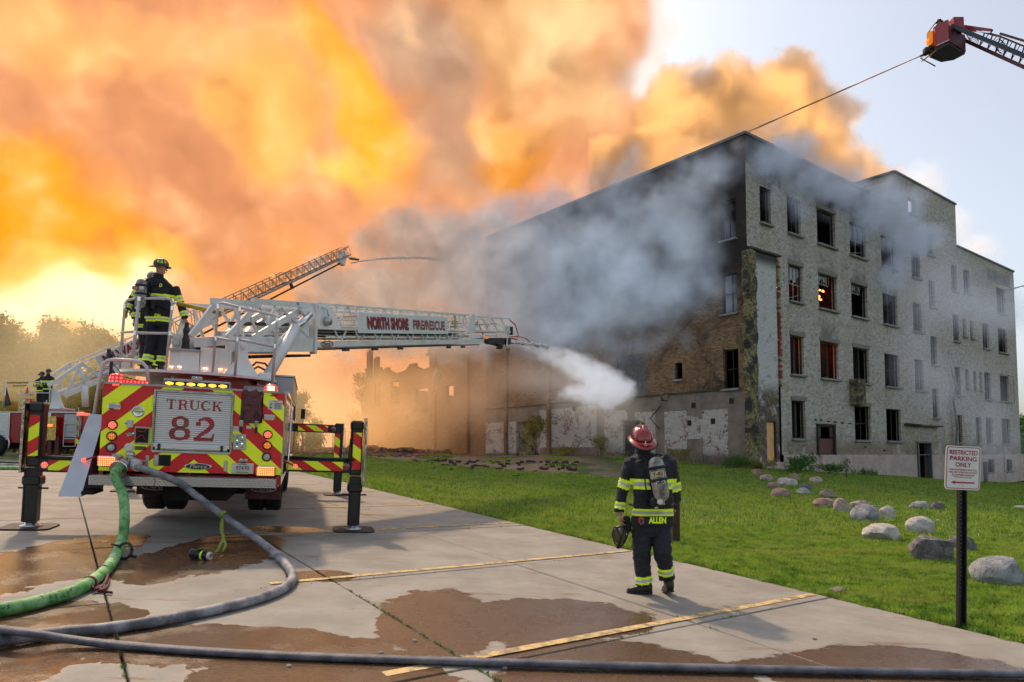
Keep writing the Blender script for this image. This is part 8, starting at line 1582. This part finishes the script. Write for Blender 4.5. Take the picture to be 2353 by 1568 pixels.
# --- grey smoke rolling out of the left facade and over the roof edge
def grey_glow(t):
    p = t.pos(); x, y, z = t.xyz(p); k = t.ramp(x, -9, 5); n = t.noise(.35, 4, p, .6, .6); return t.mix(k, (.60, .40, .27), (.30, .36, .44)), t.ramp(n, .35, .68, .16, .52, False)  # emission lightens the smoke, warm at the left, bluish at the right
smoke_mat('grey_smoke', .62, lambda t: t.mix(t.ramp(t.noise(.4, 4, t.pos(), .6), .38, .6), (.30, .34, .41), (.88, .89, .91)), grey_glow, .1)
def fl(s, z, o, r): return (PL(s, z, o), r)
B = [fl(3, 14.5, 1.2, (3.2, 3, 2.4)), fl(7, 13, 2.6, (4.5, 4, 3.2)), fl(11, 13.5, 3, (4.5, 4, 3.6)), fl(15, 14, 3, (5, 4, 3.6)), fl(20, 14.5, 3, (5, 4.5, 3.6)), fl(5, 10.5, 2.4, (4.2, 3.5, 2.4)), fl(10, 10.3, 3.2, (4.6, 4, 2.4)),
     fl(15, 11, 3.6, (5, 4, 2.4)), fl(2.2, 11.8, 1.4, (2.4, 2.2, 2.2)), fl(1.5, 17, .6, (2.2, 1.6, 1.5)), fl(7, 16.3, 1.2, (4, 2.5, 1.6)), fl(20, 11, 3.8, (4, 4, 2.4)), fl(26, 15.5, 3.5, (5, 4, 4)), fl(31, 15, 4, (5, 4, 4)), fl(36, 14.5, 5, (5, 4, 4)), fl(24, 19, 2, (5, 4, 3)), fl(30, 19.5, 3, (5, 4, 3)), fl(17, 18, 1.5, (4, 3, 2.2)), fl(29, 11.5, 4.5, (5, 4, 2.6)), fl(40, 16, 6, (4, 4, 4)), fl(4, 17.6, 1, (3.4, 1.8, 1.3)), fl(11, 17.6, 1.2, (4, 2, 1.6)), fl(4, 9.6, 1.8, (2.4, 1.6, 1.2))]
volume('smoke', (-25, 29, 4.5), (16, 74, 27), .23, B, .21, 8.6, 1.7, M['grey_smoke'], 1.0, 1.2, label='grey blue smoke rolling out across the smoke blackened left facade', rough=.66)
smoke_mat('thin_smoke', 1.25, (.80, .85, .92), lambda t: ((.42, .50, .64), .14), .1)  # bluish emission brightens the veil
def fr(s, z, o, r): return (PR(s, z, o), r)
B = [fr(1.5, 17.6, .6, (3.2, 1.4, 1.4)), fr(5, 17.4, .8, (3.4, 1.8, 1.1)), fr(9, 17.4, .9, (3.4, 2.2, 1.0)), fr(13, 17.2, .9, (3.4, 2.2, 1.3)), fr(11, 15.4, .7, (1, 1, .8)), fr(3, 18.9, .2, (3, 1.2, .7)), fr(8, 18.7, .2, (3, 1.2, .6)), fr(14.5, 18.4, .3, (3, 1.4, .8)), fr(17, 16.2, .9, (2.6, 2.0, 1.5)), fr(4.6, 15.2, .6, (.8, .8, .9)), fr(15.6, 13.6, .8, (1.3, 1.3, 2.0)), fr(1.8, 15.5, .6, (.8, .8, .8))]
volume('smoke', (8, 32, 11.5), (34, 54, 20.2), .20, B, .45, 3.6, 1.2, M['thin_smoke'], .9, .8, label='thin bluish smoke drifting along the right facade under the roof', rough=.6)
# --- water mist against the far half of the right facade
smoke_mat('mist', .26, (.93, .95, 1.0), lambda t: ((.7, .76, .88), .16), .2)  # mist is given its own glow so it stays white
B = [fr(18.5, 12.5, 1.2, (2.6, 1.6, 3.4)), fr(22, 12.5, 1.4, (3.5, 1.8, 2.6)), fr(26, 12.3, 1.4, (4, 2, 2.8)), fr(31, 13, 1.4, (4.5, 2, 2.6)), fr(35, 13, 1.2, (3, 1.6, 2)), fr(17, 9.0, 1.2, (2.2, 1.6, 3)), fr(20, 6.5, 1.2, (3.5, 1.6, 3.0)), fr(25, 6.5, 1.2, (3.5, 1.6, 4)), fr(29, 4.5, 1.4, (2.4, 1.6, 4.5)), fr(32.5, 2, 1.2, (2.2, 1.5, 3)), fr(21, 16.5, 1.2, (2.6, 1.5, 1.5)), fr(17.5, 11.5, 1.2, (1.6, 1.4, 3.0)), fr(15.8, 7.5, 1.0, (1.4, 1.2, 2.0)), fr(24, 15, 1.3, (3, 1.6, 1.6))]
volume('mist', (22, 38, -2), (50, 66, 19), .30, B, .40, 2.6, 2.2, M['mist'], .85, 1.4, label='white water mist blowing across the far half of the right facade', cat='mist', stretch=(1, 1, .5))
# --- haze in front of the ruin, its firelight put in as emission
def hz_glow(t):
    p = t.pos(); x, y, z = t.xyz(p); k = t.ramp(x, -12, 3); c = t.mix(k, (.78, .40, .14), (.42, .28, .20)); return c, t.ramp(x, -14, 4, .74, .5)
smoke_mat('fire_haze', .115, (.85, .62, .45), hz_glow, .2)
B = [fl(40, 4, 4, (8, 5, 5)), fl(32, 5, 4.5, (8, 5, 5)), fl(24, 6, 4, (7, 4.5, 4.6)), fl(17, 6.4, 3.5, (5.5, 4, 3.4)), fl(11.5, 6.5, 3, (4, 3, 2.4)), fl(48, 5, 6, (8, 6, 6)), fl(38, 1.6, 6, (8, 4, 2))]
volume('haze', (-34, 34, -.6), (10, 76, 13), .50, B, .16, 5, 3.6, M['fire_haze'], .7, 2.0, label='orange fire-lit haze hanging in front of the ruined annexe', cat='haze')  # firelight in this haze is put in as emission
# --- body of the main water spray
smoke_mat('spray_mist', 1.5, (.98, .98, .99), lambda t: ((.9, .93, 1), .26), .3)  # spray body emits to look whiter than its scattering
def sp(f, z, r): p_ = nzt.lerp(hit, f); return (V((p_.x, p_.y, z)), r)
B = [sp(.04, 5.68, (.25, .35, .07)), sp(.10, 5.80, (.4, .6, .12)), sp(.17, 5.88, (.5, .7, .22)), sp(.25, 5.92, (.6, .9, .38)), sp(.34, 5.85, (.7, 1.0, .58)), sp(.44, 5.72, (.8, 1.1, .80)), sp(.55, 5.55, (.9, 1.2, .98)), sp(.66, 5.42, (1.0, 1.2, 1.05)), sp(.77, 5.35, (1.0, 1.2, 1.05)), sp(.88, 5.35, (1.0, 1.2, .9)), sp(.96, 5.6, (.7, .8, .55)), sp(.5, 4.6, (1.4, 1.5, .6)), sp(.7, 4.4, (1.4, 1.4, .5))]
volume('spray_mist', (-1.2, 26, .2), (10.5, 45.5, 8.6), .11, B, 1.5, 1.1, .5, M['spray_mist'], .9, .25, stretch=(.75, .55, 1.25), label='white mist body of the broad water spray below the ladder tip', cat='mist', rough=.65)

# --- pale haze in front of the trees at the left, its sunlit look emitted
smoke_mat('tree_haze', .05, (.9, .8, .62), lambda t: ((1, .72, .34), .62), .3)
B = [(at(60, 830, 52), (11, 6, 5)), (at(200, 800, 50), (9, 5, 5)), (at(-60, 850, 52), (9, 5, 6)), (at(120, 740, 54), (12, 5, 4)), (at(700, 900, 50), (6, 5, 6)), (at(560, 850, 52), (6, 5, 5))]
volume('haze', (-52, 42, 0), (-8, 62, 17), .7, B, .15, 4, 4, M['tree_haze'], .6, 2, label='pale yellow haze hanging in front of the trees on the left', cat='haze')

smoke_mat('low_mist', .22, (.93, .90, .86), lambda t: ((.9, .75, .6), .22), .2)  # faint warm light added to the mist as emission
B = [sp(.35, 4.6, (2.2, 2.4, 1.3)), sp(.6, 4.0, (2.4, 2.4, 1.4)), sp(.85, 3.6, (2.2, 2.2, 1.6)), sp(.15, 4.6, (1.8, 2.2, .9))]
volume('mist', (-3, 26, 0), (12, 48, 7.2), .25, B, .35, 2.2, 1.8, M['low_mist'], .7, 1.0, label='faint falling mist below the broad water spray', cat='mist')
